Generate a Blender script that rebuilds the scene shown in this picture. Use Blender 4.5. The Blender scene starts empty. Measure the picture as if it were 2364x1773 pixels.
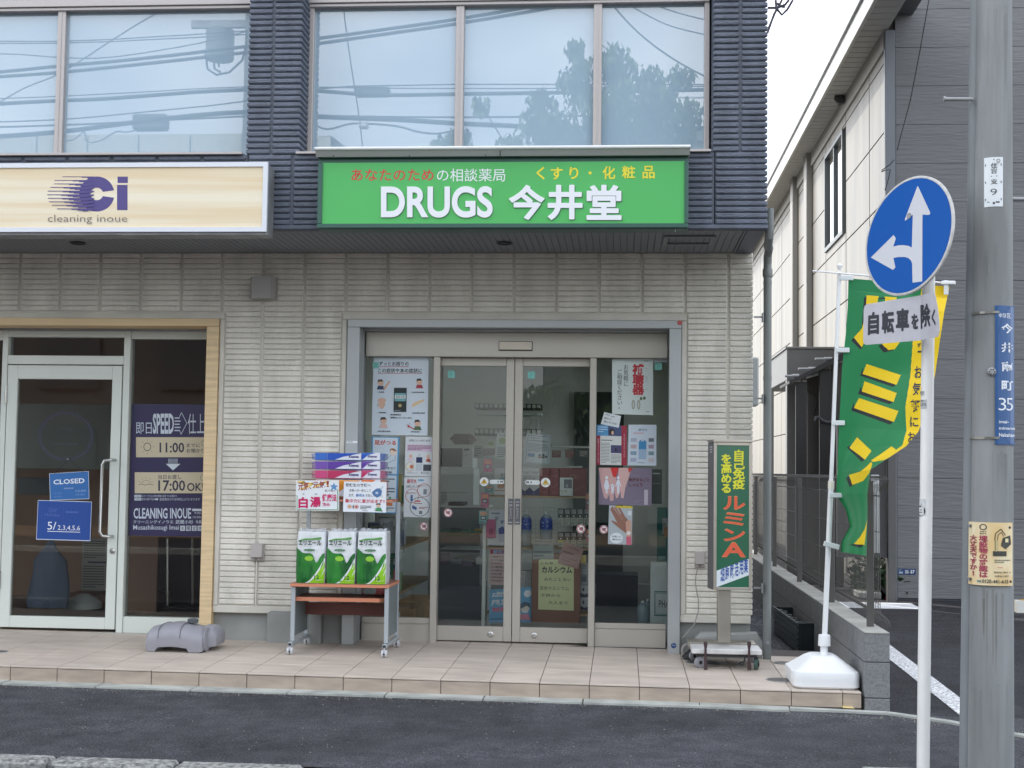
import bpy, math, random
from mathutils import Vector, Matrix
random.seed(7)
SC = bpy.context.scene
COL = SC.collection

# ------------------------------------------------------------------ camera
FPX, YAW, PITCH, ROLL = 3175.74, .08069, .0617, .01285
CAM = Vector((3.8257, -8.47188, 1.27347))
PW, PH = 2364.0, 1773.0
def _axes():
    f = Vector((-math.sin(YAW), math.cos(YAW), 0)); r = Vector((math.cos(YAW), math.sin(YAW), 0)); u = Vector((0, 0, 1))
    f2 = f*math.cos(PITCH)+u*math.sin(PITCH); u2 = u*math.cos(PITCH)-f*math.sin(PITCH)
    return r*math.cos(ROLL)+u2*math.sin(ROLL), u2*math.cos(ROLL)-r*math.sin(ROLL), f2
AR, AU, AF = _axes()
cd = bpy.data.cameras.new('camera'); cam = bpy.data.objects.new('camera', cd); COL.objects.link(cam)
cd.sensor_fit = 'HORIZONTAL'; cd.sensor_width = 36; cd.lens = 36*FPX/PW
cd.clip_start = .05; cd.clip_end = 900
cam.matrix_world = Matrix(((AR.x, AU.x, -AF.x, CAM.x), (AR.y, AU.y, -AF.y, CAM.y), (AR.z, AU.z, -AF.z, CAM.z), (0, 0, 0, 1)))
SC.camera = cam

# ------------------------------------------------------------------ light
SUN_DIR = Vector((-.50, .50, .70)).normalized()      # towards the sun
SUN_EL = math.asin(SUN_DIR.z)
SUN_ROT = math.atan2(SUN_DIR.x, SUN_DIR.y)
w = bpy.data.worlds.new('World'); SC.world = w; w.use_nodes = True
nt = w.node_tree; N = nt.nodes; L = nt.links; N.clear()
out = N.new('ShaderNodeOutputWorld'); bg = N.new('ShaderNodeBackground'); bg.inputs['Strength'].default_value = .15
sky = N.new('ShaderNodeTexSky'); sky.sky_type = 'NISHITA'; sky.sun_disc = False
sky.sun_elevation = SUN_EL; sky.sun_rotation = SUN_ROT; sky.dust_density = 2.0; sky.air_density = 1.0
tc = N.new('ShaderNodeTexCoord'); mp = N.new('ShaderNodeMapping'); mp.inputs['Scale'].default_value = (1.0, 1.0, 1.6)
nz = N.new('ShaderNodeTexNoise'); nz.inputs['Scale'].default_value = 2.6; nz.inputs['Detail'].default_value = 5; nz.inputs['Roughness'].default_value = .5
rp = N.new('ShaderNodeValToRGB'); rp.color_ramp.elements[0].position = .36; rp.color_ramp.elements[1].position = .62
rp.color_ramp.elements[0].color = (.2, .2, .2, 1); rp.color_ramp.elements[1].color = (1, 1, 1, 1)
mx = N.new('ShaderNodeMixRGB'); mx.inputs['Color2'].default_value = (8.0, 8.2, 8.5, 1)
L.new(tc.outputs['Generated'], mp.inputs['Vector']); L.new(mp.outputs[0], nz.inputs['Vector']); L.new(nz.outputs['Fac'], rp.inputs['Fac'])
L.new(rp.outputs['Color'], mx.inputs['Fac']); L.new(sky.outputs[0], mx.inputs['Color1']); L.new(mx.outputs[0], bg.inputs['Color']); L.new(bg.outputs[0], out.inputs['Surface'])
sl = bpy.data.lights.new('sun', 'SUN'); sl.energy = 2.0; sl.angle = math.radians(.6); sl.color = (1, .95, .88)
so = bpy.data.objects.new('sun', sl); COL.objects.link(so); so.location = (-10, 10, 20)
so.rotation_euler = (-SUN_DIR).to_track_quat('-Z', 'Y').to_euler()
vs = SC.view_settings; vs.view_transform = 'Standard'; vs.look = 'None'; vs.exposure = 1.18; vs.gamma = 1; vs.use_curve_mapping = False
SC.render.film_transparent = False
SC.cycles.max_bounces = 8; SC.cycles.transparent_max_bounces = 12; SC.cycles.glossy_bounces = 4; SC.cycles.diffuse_bounces = 4
SC.cycles.use_denoising = True; SC.cycles.caustics_reflective = False; SC.cycles.caustics_refractive = False

# ------------------------------------------------------------------ survey: a photograph pixel seen on a known real plane
def at(x, y, X=None, Y=None, Z=None):
    v = AF*FPX+AR*(x-PW/2)+AU*(PH/2-y)
    if X is not None: t = (X-CAM.x)/v.x
    elif Y is not None: t = (Y-CAM.y)/v.y
    else: t = (Z-CAM.z)/v.z
    return CAM+v*t
def gz(x, y): return -.00627*x+.01326*y                  # the porch drains to the street
def gs(x, y): return -.102-.0063*x+(.01*y if y < 0 else 0)   # pavement, lot
ZR = {'a': (1000, 740, .27726), 'b': (840, 1080, .34358), 'c': (560, 560, .36173), 'd': (600, 1000, .33761), 'e': (0, 560, .36173),
      'f': (0, 1080, .41779), 'g': (1740, 560, .36173), 'h': (1740, 1100, .40572), 'i': (1730, 1060, .24113), 'j': (1730, 760, .20489),
      'k': (840, 780, .217), 'l': (840, 1120, .22905), 'm': (1180, 980, .13261), 'n': (1180, 1160, .18082), 'o': (1370, 980, .31346),
      'p': (1560, 960, .38585), 'q': (1500, 1440, .22604), 'r': (1960, 380, .28937), 's': (0, 0, .36173), 't': (560, 0, .36173), 'u': (1160, 0, .36173),
      'v': (2160, 680, .43405), 'x': (1990, 1280, .16908), 'y': (1740, 1300, .205), 'z': (460, 1360, .18083), 'w': (1740, 0, .36173)}
def zp(k, x, y):
    a, b, s = ZR[k]; return (a+x*s, b+y*s)

# ------------------------------------------------------------------ materials
def S(r, g, b):
    f = lambda c: (c/12.92 if c <= .04045 else ((c+.055)/1.055)**2.4)
    return (f(r/255), f(g/255), f(b/255))
MATS = {}
def pm(name, col, rough=.6, metal=0., spec=.5, var=0., vscale=3., bump=0., bscale=40., stretch=(1, 1, 1), dark=None, coat=0., vstretch=None, alpha=None, objvar=0., detail=4, trans=0.):
    if name in MATS: return MATS[name]
    m = bpy.data.materials.new(name); m.use_nodes = True; n = m.node_tree.nodes; l = m.node_tree.links
    p = n['Principled BSDF']; p.inputs['Base Color'].default_value = (*col, 1); p.inputs['Roughness'].default_value = rough
    p.inputs['Metallic'].default_value = metal; p.inputs['Specular IOR Level'].default_value = spec
    if coat: p.inputs['Coat Weight'].default_value = coat; p.inputs['Coat Roughness'].default_value = .08
    if trans: p.inputs['Transmission Weight'].default_value = trans
    if alpha is not None: p.inputs['Alpha'].default_value = alpha
    if var or bump:
        t = n.new('ShaderNodeNewGeometry'); mm = n.new('ShaderNodeMapping'); mm.inputs['Scale'].default_value = stretch; l.new(t.outputs['Position'], mm.inputs['Vector'])
    src = None
    if var:
        z = n.new('ShaderNodeTexNoise'); z.inputs['Scale'].default_value = vscale; z.inputs['Detail'].default_value = detail
        if vstretch:
            m2 = n.new('ShaderNodeMapping'); m2.inputs['Scale'].default_value = vstretch; l.new(t.outputs['Position'], m2.inputs['Vector']); l.new(m2.outputs[0], z.inputs['Vector'])
        else: l.new(mm.outputs[0], z.inputs['Vector'])
        r = n.new('ShaderNodeValToRGB'); r.color_ramp.elements[0].position = .35; r.color_ramp.elements[1].position = .65
        d = dark if dark else tuple(c*(1-var) for c in col)
        r.color_ramp.elements[0].color = (*d, 1); r.color_ramp.elements[1].color = (*[min(1, c*(1+var*.5)) for c in col], 1)
        l.new(z.outputs['Fac'], r.inputs['Fac']); src = r.outputs['Color']
        rr = n.new('ShaderNodeMapRange'); rr.inputs['To Min'].default_value = max(0, rough-.08); rr.inputs['To Max'].default_value = min(1, rough+.08)
        l.new(z.outputs['Fac'], rr.inputs['Value']); l.new(rr.outputs[0], p.inputs['Roughness'])
    if objvar:
        oi = n.new('ShaderNodeObjectInfo'); hv = n.new('ShaderNodeHueSaturation'); ma = n.new('ShaderNodeMapRange')
        ma.inputs['To Min'].default_value = 1-objvar; ma.inputs['To Max'].default_value = 1+objvar
        l.new(oi.outputs['Random'], ma.inputs['Value']); l.new(ma.outputs[0], hv.inputs['Value'])
        if src: l.new(src, hv.inputs['Color'])
        else: hv.inputs['Color'].default_value = (*col, 1)
        src = hv.outputs[0]
    if src: l.new(src, p.inputs['Base Color'])
    if bump:
        z = n.new('ShaderNodeTexNoise'); z.inputs['Scale'].default_value = bscale; z.inputs['Detail'].default_value = 5; l.new(mm.outputs[0], z.inputs['Vector'])
        b = n.new('ShaderNodeBump'); b.inputs['Strength'].default_value = 1; b.inputs['Distance'].default_value = bump
        l.new(z.outputs['Fac'], b.inputs['Height']); l.new(b.outputs[0], p.inputs['Normal'])
    MATS[name] = m; return m
def ink(col, rough=.55):
    k = 'ink_%02x%02x%02x' % tuple(int(c) for c in col)
    return pm(k, S(*col), rough)
def glass(name, tint=(.93, .96, .95), refl=1.4, film=None, fw=0., haze=0.):
    if name in MATS: return MATS[name]
    m = bpy.data.materials.new(name); m.use_nodes = True; n = m.node_tree.nodes; l = m.node_tree.links; n.clear()
    o = n.new('ShaderNodeOutputMaterial'); tr = n.new('ShaderNodeBsdfTransparent'); tr.inputs[0].default_value = (*tint, 1)
    gl = n.new('ShaderNodeBsdfGlossy'); gl.inputs['Roughness'].default_value = 0; fr = n.new('ShaderNodeFresnel'); fr.inputs['IOR'].default_value = 1.5
    mu = n.new('ShaderNodeMath'); mu.operation = 'MULTIPLY'; mu.use_clamp = True; mu.inputs[1].default_value = refl; l.new(fr.outputs[0], mu.inputs[0])
    base = tr.outputs[0]
    if film:
        df = n.new('ShaderNodeBsdfDiffuse'); df.inputs[0].default_value = (*film, 1); m1 = n.new('ShaderNodeMixShader'); m1.inputs[0].default_value = fw
        l.new(tr.outputs[0], m1.inputs[1]); l.new(df.outputs[0], m1.inputs[2]); base = m1.outputs[0]
        # faint waviness of real float glass
    nz = n.new('ShaderNodeTexNoise'); nz.inputs['Scale'].default_value = .8; b = n.new('ShaderNodeBump'); b.inputs['Distance'].default_value = .00025; b.inputs['Strength'].default_value = 1
    t = n.new('ShaderNodeTexCoord'); l.new(t.outputs['Object'], nz.inputs['Vector']); l.new(nz.outputs['Fac'], b.inputs['Height']); l.new(b.outputs[0], gl.inputs['Normal'])
    mi = n.new('ShaderNodeMixShader'); l.new(mu.outputs[0], mi.inputs[0]); l.new(base, mi.inputs[1]); l.new(gl.outputs[0], mi.inputs[2]); l.new(mi.outputs[0], o.inputs['Surface'])
    MATS[name] = m; return m

M_SIDE = pm('grey_rock_siding', S(226, 222, 212), .8, var=.13, vscale=5, vstretch=(1.6, 1, .45), bump=.006, bscale=70, objvar=.04)
M_SIDEB = pm('grey_siding_backing', S(216, 212, 202), .85, var=.1, vscale=4, bump=.002, bscale=120)
M_DARK = pm('charcoal_blue_siding', S(100, 107, 121), .6, var=.18, vscale=5, vstretch=(2, 1, .4), bump=.007, bscale=55, stretch=(.6, 1, 1.6), objvar=.05)
M_DARKB = pm('charcoal_blue_backing', S(88, 94, 106), .6, var=.1, bump=.002, bscale=90)
M_SOFFIT = pm('soffit_board_paint', S(126, 130, 134), .6, var=.06, vscale=2)
M_TRIM = pm('dark_metal_trim', S(60, 68, 88), .4)
M_FOUND = pm('mortar_grey', S(150, 152, 150), .85, var=.14, vscale=3, bump=.001, bscale=60)
M_ALU = pm('grey_blue_aluminium', S(176, 180, 182), .38, .35, var=.04, vscale=2)
M_ALU2 = pm('satin_beige_aluminium', S(186, 181, 173), .36, .45, var=.05, vscale=2)
M_ALU3 = pm('upper_frame_aluminium', S(186, 180, 178), .4, .3)
M_WHITE = pm('white_door_paint', S(216, 222, 216), .4, var=.03, vscale=2)
M_WOODT = pm('pale_wood_trim', S(226, 200, 158), .55, var=.09, vscale=2.2, stretch=(.6, 1, 14), bump=.0006, bscale=20)
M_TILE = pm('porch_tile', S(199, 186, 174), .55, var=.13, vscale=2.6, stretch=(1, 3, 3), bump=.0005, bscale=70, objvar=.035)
M_RISER = pm('riser_tile_shade', S(176, 161, 147), .6, var=.16, vscale=5, stretch=(1, 3, 4), bump=.0006, bscale=60, objvar=.04)  # shade on the riser put into a darker, browner tile colour
M_GROUT = pm('dark_grout', S(96, 90, 88), .9)
M_CONC = pm('weathered_concrete', S(172, 175, 170), .85, var=.25, vscale=6, bump=.002, bscale=90)
M_KERB = pm('rough_kerb_concrete', S(150, 151, 148), .9, var=.45, vscale=38, dark=S(92, 93, 92), bump=.006, bscale=60)
M_CONCD = pm('dark_rough_block', S(132, 134, 136), .9, var=.22, vscale=60, bump=.004, bscale=130)
M_CONCT = pm('block_top_mortar', S(172, 171, 165), .85, var=.2, vscale=5, bump=.001, bscale=60)
M_BLACK = pm('black_rubber', S(28, 28, 30), .6)
M_CHROME = pm('brushed_steel', S(190, 190, 188), .25, .95)
M_SSTEEL = pm('stainless_box', S(176, 170, 160), .3, .85, var=.06)
M_DKSTEEL = pm('dark_steel', S(70, 70, 74), .45, .6)
M_GALV = pm('galvanised_steel', S(160, 162, 164), .5, .5, var=.2, vscale=8)
M_PIPE = pm('grey_drainpipe', S(126, 131, 130), .45, var=.05)
M_PLAST = pm('white_plastic', S(232, 234, 236), .42, var=.04, vscale=3)
M_GPLAST = pm('grey_plastic', S(150, 150, 158), .55, var=.05, vscale=4, bump=.0008, bscale=260)
M_GLASS = glass('storefront_glass', (.95, .97, .96), .8)
M_GLASSU = glass('upper_window_glass', (.9, .95, 1), 4.0, film=S(162, 186, 204), fw=.98)
M_GLASSC = glass('clear_window_glass', (.8, .85, .88), 3)

def asphalt(name, base, light, sc=260, bump=.005):
    m = bpy.data.materials.new(name); m.use_nodes = True; n = m.node_tree.nodes; l = m.node_tree.links; p = n['Principled BSDF']
    p.inputs['Roughness'].default_value = .85; p.inputs['Specular IOR Level'].default_value = .35
    t = n.new('ShaderNodeTexCoord')
    v = n.new('ShaderNodeTexVoronoi'); v.inputs['Scale'].default_value = sc*.55; l.new(t.outputs['Object'], v.inputs['Vector'])
    z = n.new('ShaderNodeTexNoise'); z.inputs['Scale'].default_value = 1.3; z.inputs['Detail'].default_value = 6; l.new(t.outputs['Object'], z.inputs['Vector'])
    z2 = n.new('ShaderNodeTexNoise'); z2.inputs['Scale'].default_value = sc; z2.inputs['Detail'].default_value = 3; l.new(t.outputs['Object'], z2.inputs['Vector'])
    r1 = n.new('ShaderNodeValToRGB'); r1.color_ramp.elements[0].color = (*[c*.75 for c in base], 1); r1.color_ramp.elements[1].color = (*[c*1.35 for c in base], 1)
    r1.color_ramp.elements[0].position = .3; r1.color_ramp.elements[1].position = .72; l.new(z.outputs['Fac'], r1.inputs['Fac'])
    r2 = n.new('ShaderNodeValToRGB'); r2.color_ramp.elements[0].position = .40; r2.color_ramp.elements[1].position = .74; l.new(z2.outputs['Fac'], r2.inputs['Fac'])
    r2.color_ramp.elements[0].color = (.52, .52, .52, 1); r2.color_ramp.elements[1].color = (1.95, 1.95, 1.95, 1)
    mu = n.new('ShaderNodeMixRGB'); mu.blend_type = 'MULTIPLY'; mu.inputs[0].default_value = 1; l.new(r1.outputs[0], mu.inputs[1]); l.new(r2.outputs[0], mu.inputs[2])
    pz = n.new('ShaderNodeTexNoise'); pz.inputs['Scale'].default_value = 5.5; pz.inputs['Detail'].default_value = 8; pz.inputs['Roughness'].default_value = .65; l.new(t.outputs['Object'], pz.inputs['Vector'])
    r4 = n.new('ShaderNodeValToRGB'); r4.color_ramp.elements[0].position = .38; r4.color_ramp.elements[1].position = .62; r4.color_ramp.elements[0].color = (.72, .72, .72, 1); r4.color_ramp.elements[1].color = (1.18, 1.17, 1.15, 1); l.new(pz.outputs['Fac'], r4.inputs['Fac'])
    m4 = n.new('ShaderNodeMixRGB'); m4.blend_type = 'MULTIPLY'; m4.inputs[0].default_value = 1; l.new(mu.outputs[0], m4.inputs[1]); l.new(r4.outputs[0], m4.inputs[2]); mu = m4
    wn = n.new('ShaderNodeTexVoronoi'); wn.inputs['Scale'].default_value = 34; l.new(t.outputs['Object'], wn.inputs['Vector'])
    r3 = n.new('ShaderNodeValToRGB'); r3.color_ramp.elements[0].position = .0; r3.color_ramp.elements[0].color = (1, 1, 1, 1); r3.color_ramp.elements[1].position = .085; r3.color_ramp.elements[1].color = (0, 0, 0, 1)
    l.new(wn.outputs['Distance'], r3.inputs['Fac'])
    m3 = n.new('ShaderNodeMixRGB'); l.new(r3.outputs[0], m3.inputs[0]); l.new(mu.outputs[0], m3.inputs[1]); m3.inputs[2].default_value = (*light, 1)
    l.new(m3.outputs[0], p.inputs['Base Color'])
    b = n.new('ShaderNodeBump'); b.inputs['Distance'].default_value = bump; b.inputs['Strength'].default_value = 1; l.new(v.outputs['Distance'], b.inputs['Height']); l.new(b.outputs[0], p.inputs['Normal'])
    MATS[name] = m; return m
M_ASPH = asphalt('pavement_asphalt', S(70, 71, 77), S(140, 140, 140), 120, .012)
M_LOT = asphalt('parking_asphalt', S(52, 52, 57), S(120, 120, 122), 110, .010)

# ------------------------------------------------------------------ mesh helpers
ORG = {}
class MB:
    def __init__(s): s.v = []; s.f = []; s.m = []
    def vert(s, p): s.v.append(tuple(p)); return len(s.v)-1
    def face(s, pts, m=0):
        i = [s.vert(p) for p in pts]; s.f.append(i); s.m.append(m)
    def box(s, x0, x1, y0, y1, z0, z1, m=0, b=0., rot=None, c=None):
        if x0 > x1: x0, x1 = x1, x0
        if y0 > y1: y0, y1 = y1, y0
        if z0 > z1: z0, z1 = z1, z0
        b = min(b, (x1-x0)*.45, (y1-y0)*.45, (z1-z0)*.45)
        st = len(s.v)
        if b <= 0:
            P = [(x, y, z) for x in (x0, x1) for y in (y0, y1) for z in (z0, z1)]
            F = [(0, 1, 3, 2), (4, 6, 7, 5), (0, 4, 5, 1), (2, 3, 7, 6), (0, 2, 6, 4), (1, 5, 7, 3)]
        else:
            P = []; idx = {}
            cx, cy, cz = (x0+x1)/2, (y0+y1)/2, (z0+z1)/2; hx, hy, hz = (x1-x0)/2, (y1-y0)/2, (z1-z0)/2
            for sx in (-1, 1):
                for sy in (-1, 1):
                    for sz in (-1, 1):
                        for a in range(3):
                            h = [hx-b, hy-b, hz-b]; h[a] += b
                            idx[(sx, sy, sz, a)] = len(P); P.append((cx+sx*h[0], cy+sy*h[1], cz+sz*h[2]))
            F = []
            for a in range(3):
                o = [k for k in range(3) if k != a]
                for sg in (-1, 1):
                    q = []
                    for s1, s2 in ((-1, -1), (1, -1), (1, 1), (-1, 1)):
                        t = [0, 0, 0]; t[a] = sg; t[o[0]] = s1; t[o[1]] = s2; q.append(idx[(*t, a)])
                    F.append(q)
            for a in range(3):      # edges along axis a
                o = [k for k in range(3) if k != a]
                for s1 in (-1, 1):
                    for s2 in (-1, 1):
                        t0 = [0, 0, 0]; t1 = [0, 0, 0]; t0[a] = -1; t1[a] = 1
                        for t in (t0, t1): t[o[0]] = s1; t[o[1]] = s2
                        F.append([idx[(*t0, o[0])], idx[(*t1, o[0])], idx[(*t1, o[1])], idx[(*t0, o[1])]])
            for sx in (-1, 1):
                for sy in (-1, 1):
                    for sz in (-1, 1): F.append([idx[(sx, sy, sz, a)] for a in range(3)])
        if rot is not None:
            c = Vector(c) if c is not None else Vector(((x0+x1)/2, (y0+y1)/2, (z0+z1)/2))
            P = [tuple(rot @ (Vector(p)-c)+c) for p in P]
        s.v += P; s.f += [[i+st for i in f] for f in F]; s.m += [m]*len(F)
        return s
    def hexa(s, A, B, m=0):      # two quads (4 pts each) joined
        st = len(s.v); s.v += [tuple(p) for p in A]+[tuple(p) for p in B]
        n = len(A)
        s.f.append([st+i for i in range(n)]); s.m.append(m); s.f.append([st+n+i for i in reversed(range(n))]); s.m.append(m)
        for i in range(n):
            j = (i+1) % n; s.f.append([st+i, st+n+i, st+n+j, st+j]); s.m.append(m)
        return s
    def tube(s, pts, r, n=8, m=0, cap=True):
        pts = [Vector(p) for p in pts]; rings = []
        rr = r if isinstance(r, (list, tuple)) else [r]*len(pts)
        up = None
        for i, p in enumerate(pts):
            d = (pts[min(i+1, len(pts)-1)]-pts[max(i-1, 0)]).normalized()
            if up is None: up = Vector((0, 0, 1)) if abs(d.z) < .9 else Vector((1, 0, 0))
            a = d.cross(up).normalized(); b = a.cross(d).normalized(); up = b
            st = len(s.v)
            for k in range(n):
                t = 2*math.pi*k/n; s.v.append(tuple(p+(a*math.cos(t)+b*math.sin(t))*rr[i]))
            rings.append(st)
        for i in range(len(rings)-1):
            for k in range(n):
                j = (k+1) % n; s.f.append([rings[i]+k, rings[i]+j, rings[i+1]+j, rings[i+1]+k]); s.m.append(m)
        if cap:
            s.f.append([rings[0]+k for k in reversed(range(n))]); s.m.append(m); s.f.append([rings[-1]+k for k in range(n)]); s.m.append(m)
        return s
    def lathe(s, prof, c, ax='Z', n=20, m=0):     # prof [(r, h)]
        c = Vector(c); A = {'Z': ((1, 0, 0), (0, 1, 0), (0, 0, 1)), 'Y': ((1, 0, 0), (0, 0, 1), (0, 1, 0)), 'X': ((0, 1, 0), (0, 0, 1), (1, 0, 0))}[ax] if isinstance(ax, str) else ax
        a, b, h = [Vector(q) for q in A]; st = len(s.v)
        for r, z in prof:
            for k in range(n):
                t = 2*math.pi*k/n; s.v.append(tuple(c+a*r*math.cos(t)+b*r*math.sin(t)+h*z))
        for i in range(len(prof)-1):
            for k in range(n):
                j = (k+1) % n; s.f.append([st+i*n+k, st+i*n+j, st+(i+1)*n+j, st+(i+1)*n+k]); s.m.append(m)
        s.f.append([st+k for k in reversed(range(n))]); s.m.append(m); e = st+(len(prof)-1)*n; s.f.append([e+k for k in range(n)]); s.m.append(m)
        return s
    def sheet(s, fn, nu, nv, m=0):
        st = len(s.v)
        for j in range(nv+1):
            for i in range(nu+1): s.v.append(tuple(fn(i/nu, j/nv)))
        for j in range(nv):
            for i in range(nu):
                a = st+j*(nu+1)+i; s.f.append([a, a+1, a+nu+2, a+nu+1]); s.m.append(m)
        return s
    def mesh(s, name, mats, smooth=False, org=None):
        me = bpy.data.meshes.new(name); o = Vector(org) if org is not None else Vector((0, 0, 0))
        me.from_pydata([(v[0]-o.x, v[1]-o.y, v[2]-o.z) for v in s.v], [], s.f)
        if not isinstance(mats, (list, tuple)): mats = [mats]
        for m in mats: me.materials.append(m)
        if len(mats) > 1: me.polygons.foreach_set('material_index', s.m)
        if smooth:
            me.polygons.foreach_set('use_smooth', [True]*len(me.polygons))
            try: me.set_sharp_from_angle(angle=math.radians(35))
            except Exception: pass
        me.update(); return me
    def build(s, name, mats, parent=None, smooth=False, loc=None):
        if parent is not None: o0 = ORG[parent.name]
        else: o0 = Vector(loc) if loc is not None else (Vector((sum(v[0] for v in s.v)/len(s.v), sum(v[1] for v in s.v)/len(s.v), min(v[2] for v in s.v))) if s.v else Vector())
        me = s.mesh(name, mats, smooth, o0); o = bpy.data.objects.new(name, me); COL.objects.link(o)
        if parent is not None: o.parent = parent
        else: o.location = o0
        ORG[o.name] = o0; return o
def thing(name, label, cat, loc, group=None):
    o = bpy.data.objects.new(name, None); COL.objects.link(o); o.location = loc; o.empty_display_size = .1; ORG[o.name] = Vector(loc)
    return tag(o, label, cat, group)
def tag(o, label=None, cat=None, group=None, kind=None):
    if label: o['label'] = label
    if cat: o['category'] = cat
    if group: o['group'] = group
    if kind: o['kind'] = kind
    return o
def inst(name, me, parent, loc, scale=None, rotz=0):     # shared-mesh piece; loc in world
    o = bpy.data.objects.new(name, me); COL.objects.link(o)
    if parent is not None: o.parent = parent; o.location = Vector(loc)-ORG[parent.name]; ORG[o.name] = Vector(loc)
    else: o.location = loc
    if scale: o.scale = scale
    if rotz: o.rotation_euler.z = rotz
    return o
def cube(name, x0, x1, y0, y1, z0, z1, mat, parent=None, b=.002, **k):
    return MB().box(x0, x1, y0, y1, z0, z1, 0, b).build(name, mat, parent, **k)

# ------------------------------------------------------------------ print: flat shapes and lettering mapped on a surface f(u, v, n)
def quad4(TL, TR, BR, BL):
    TL, TR, BR, BL = map(Vector, (TL, TR, BR, BL)); nrm = (BL-TL).cross(TR-TL).normalized()
    def f(u, v, n=0.):
        return (TL*(1-u)+TR*u)*(1-v)+(BL*(1-u)+BR*u)*v+nrm*n
    f.nrm = nrm; return f
GC = {}
def glyph(s, bold=0., ext=0.):
    k = (s, bold, ext)
    if k not in GC:
        c = bpy.data.curves.new('t', 'FONT'); c.body = s; c.offset = bold; c.resolution_u = 8 if s == 'DRUGS' else (2 if len(s) > 3 else 4); c.extrude = ext
        o = bpy.data.objects.new('t', c); me = bpy.data.meshes.new_from_object(o)
        V = [tuple(v.co) for v in me.vertices]; F = [list(p.vertices) for p in me.polygons]
        bpy.data.objects.remove(o); bpy.data.curves.remove(c); bpy.data.meshes.remove(me)
        bb = (min(v[0] for v in V), min(v[1] for v in V), max(v[0] for v in V), max(v[1] for v in V)) if V else (0, 0, 1, 1)
        GC[k] = (V, F, bb)
    return GC[k]
_b = glyph('国')[2]; _w = (_b[2]-_b[0])*1.14; EM = (_b[0]-(_b[2]-_b[0])*.07, (_b[1]+_b[3])/2-_w/2, _b[0]-(_b[2]-_b[0])*.07+_w, (_b[1]+_b[3])/2+_w/2)
SMALL = set('っゃゅょ、。')
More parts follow.
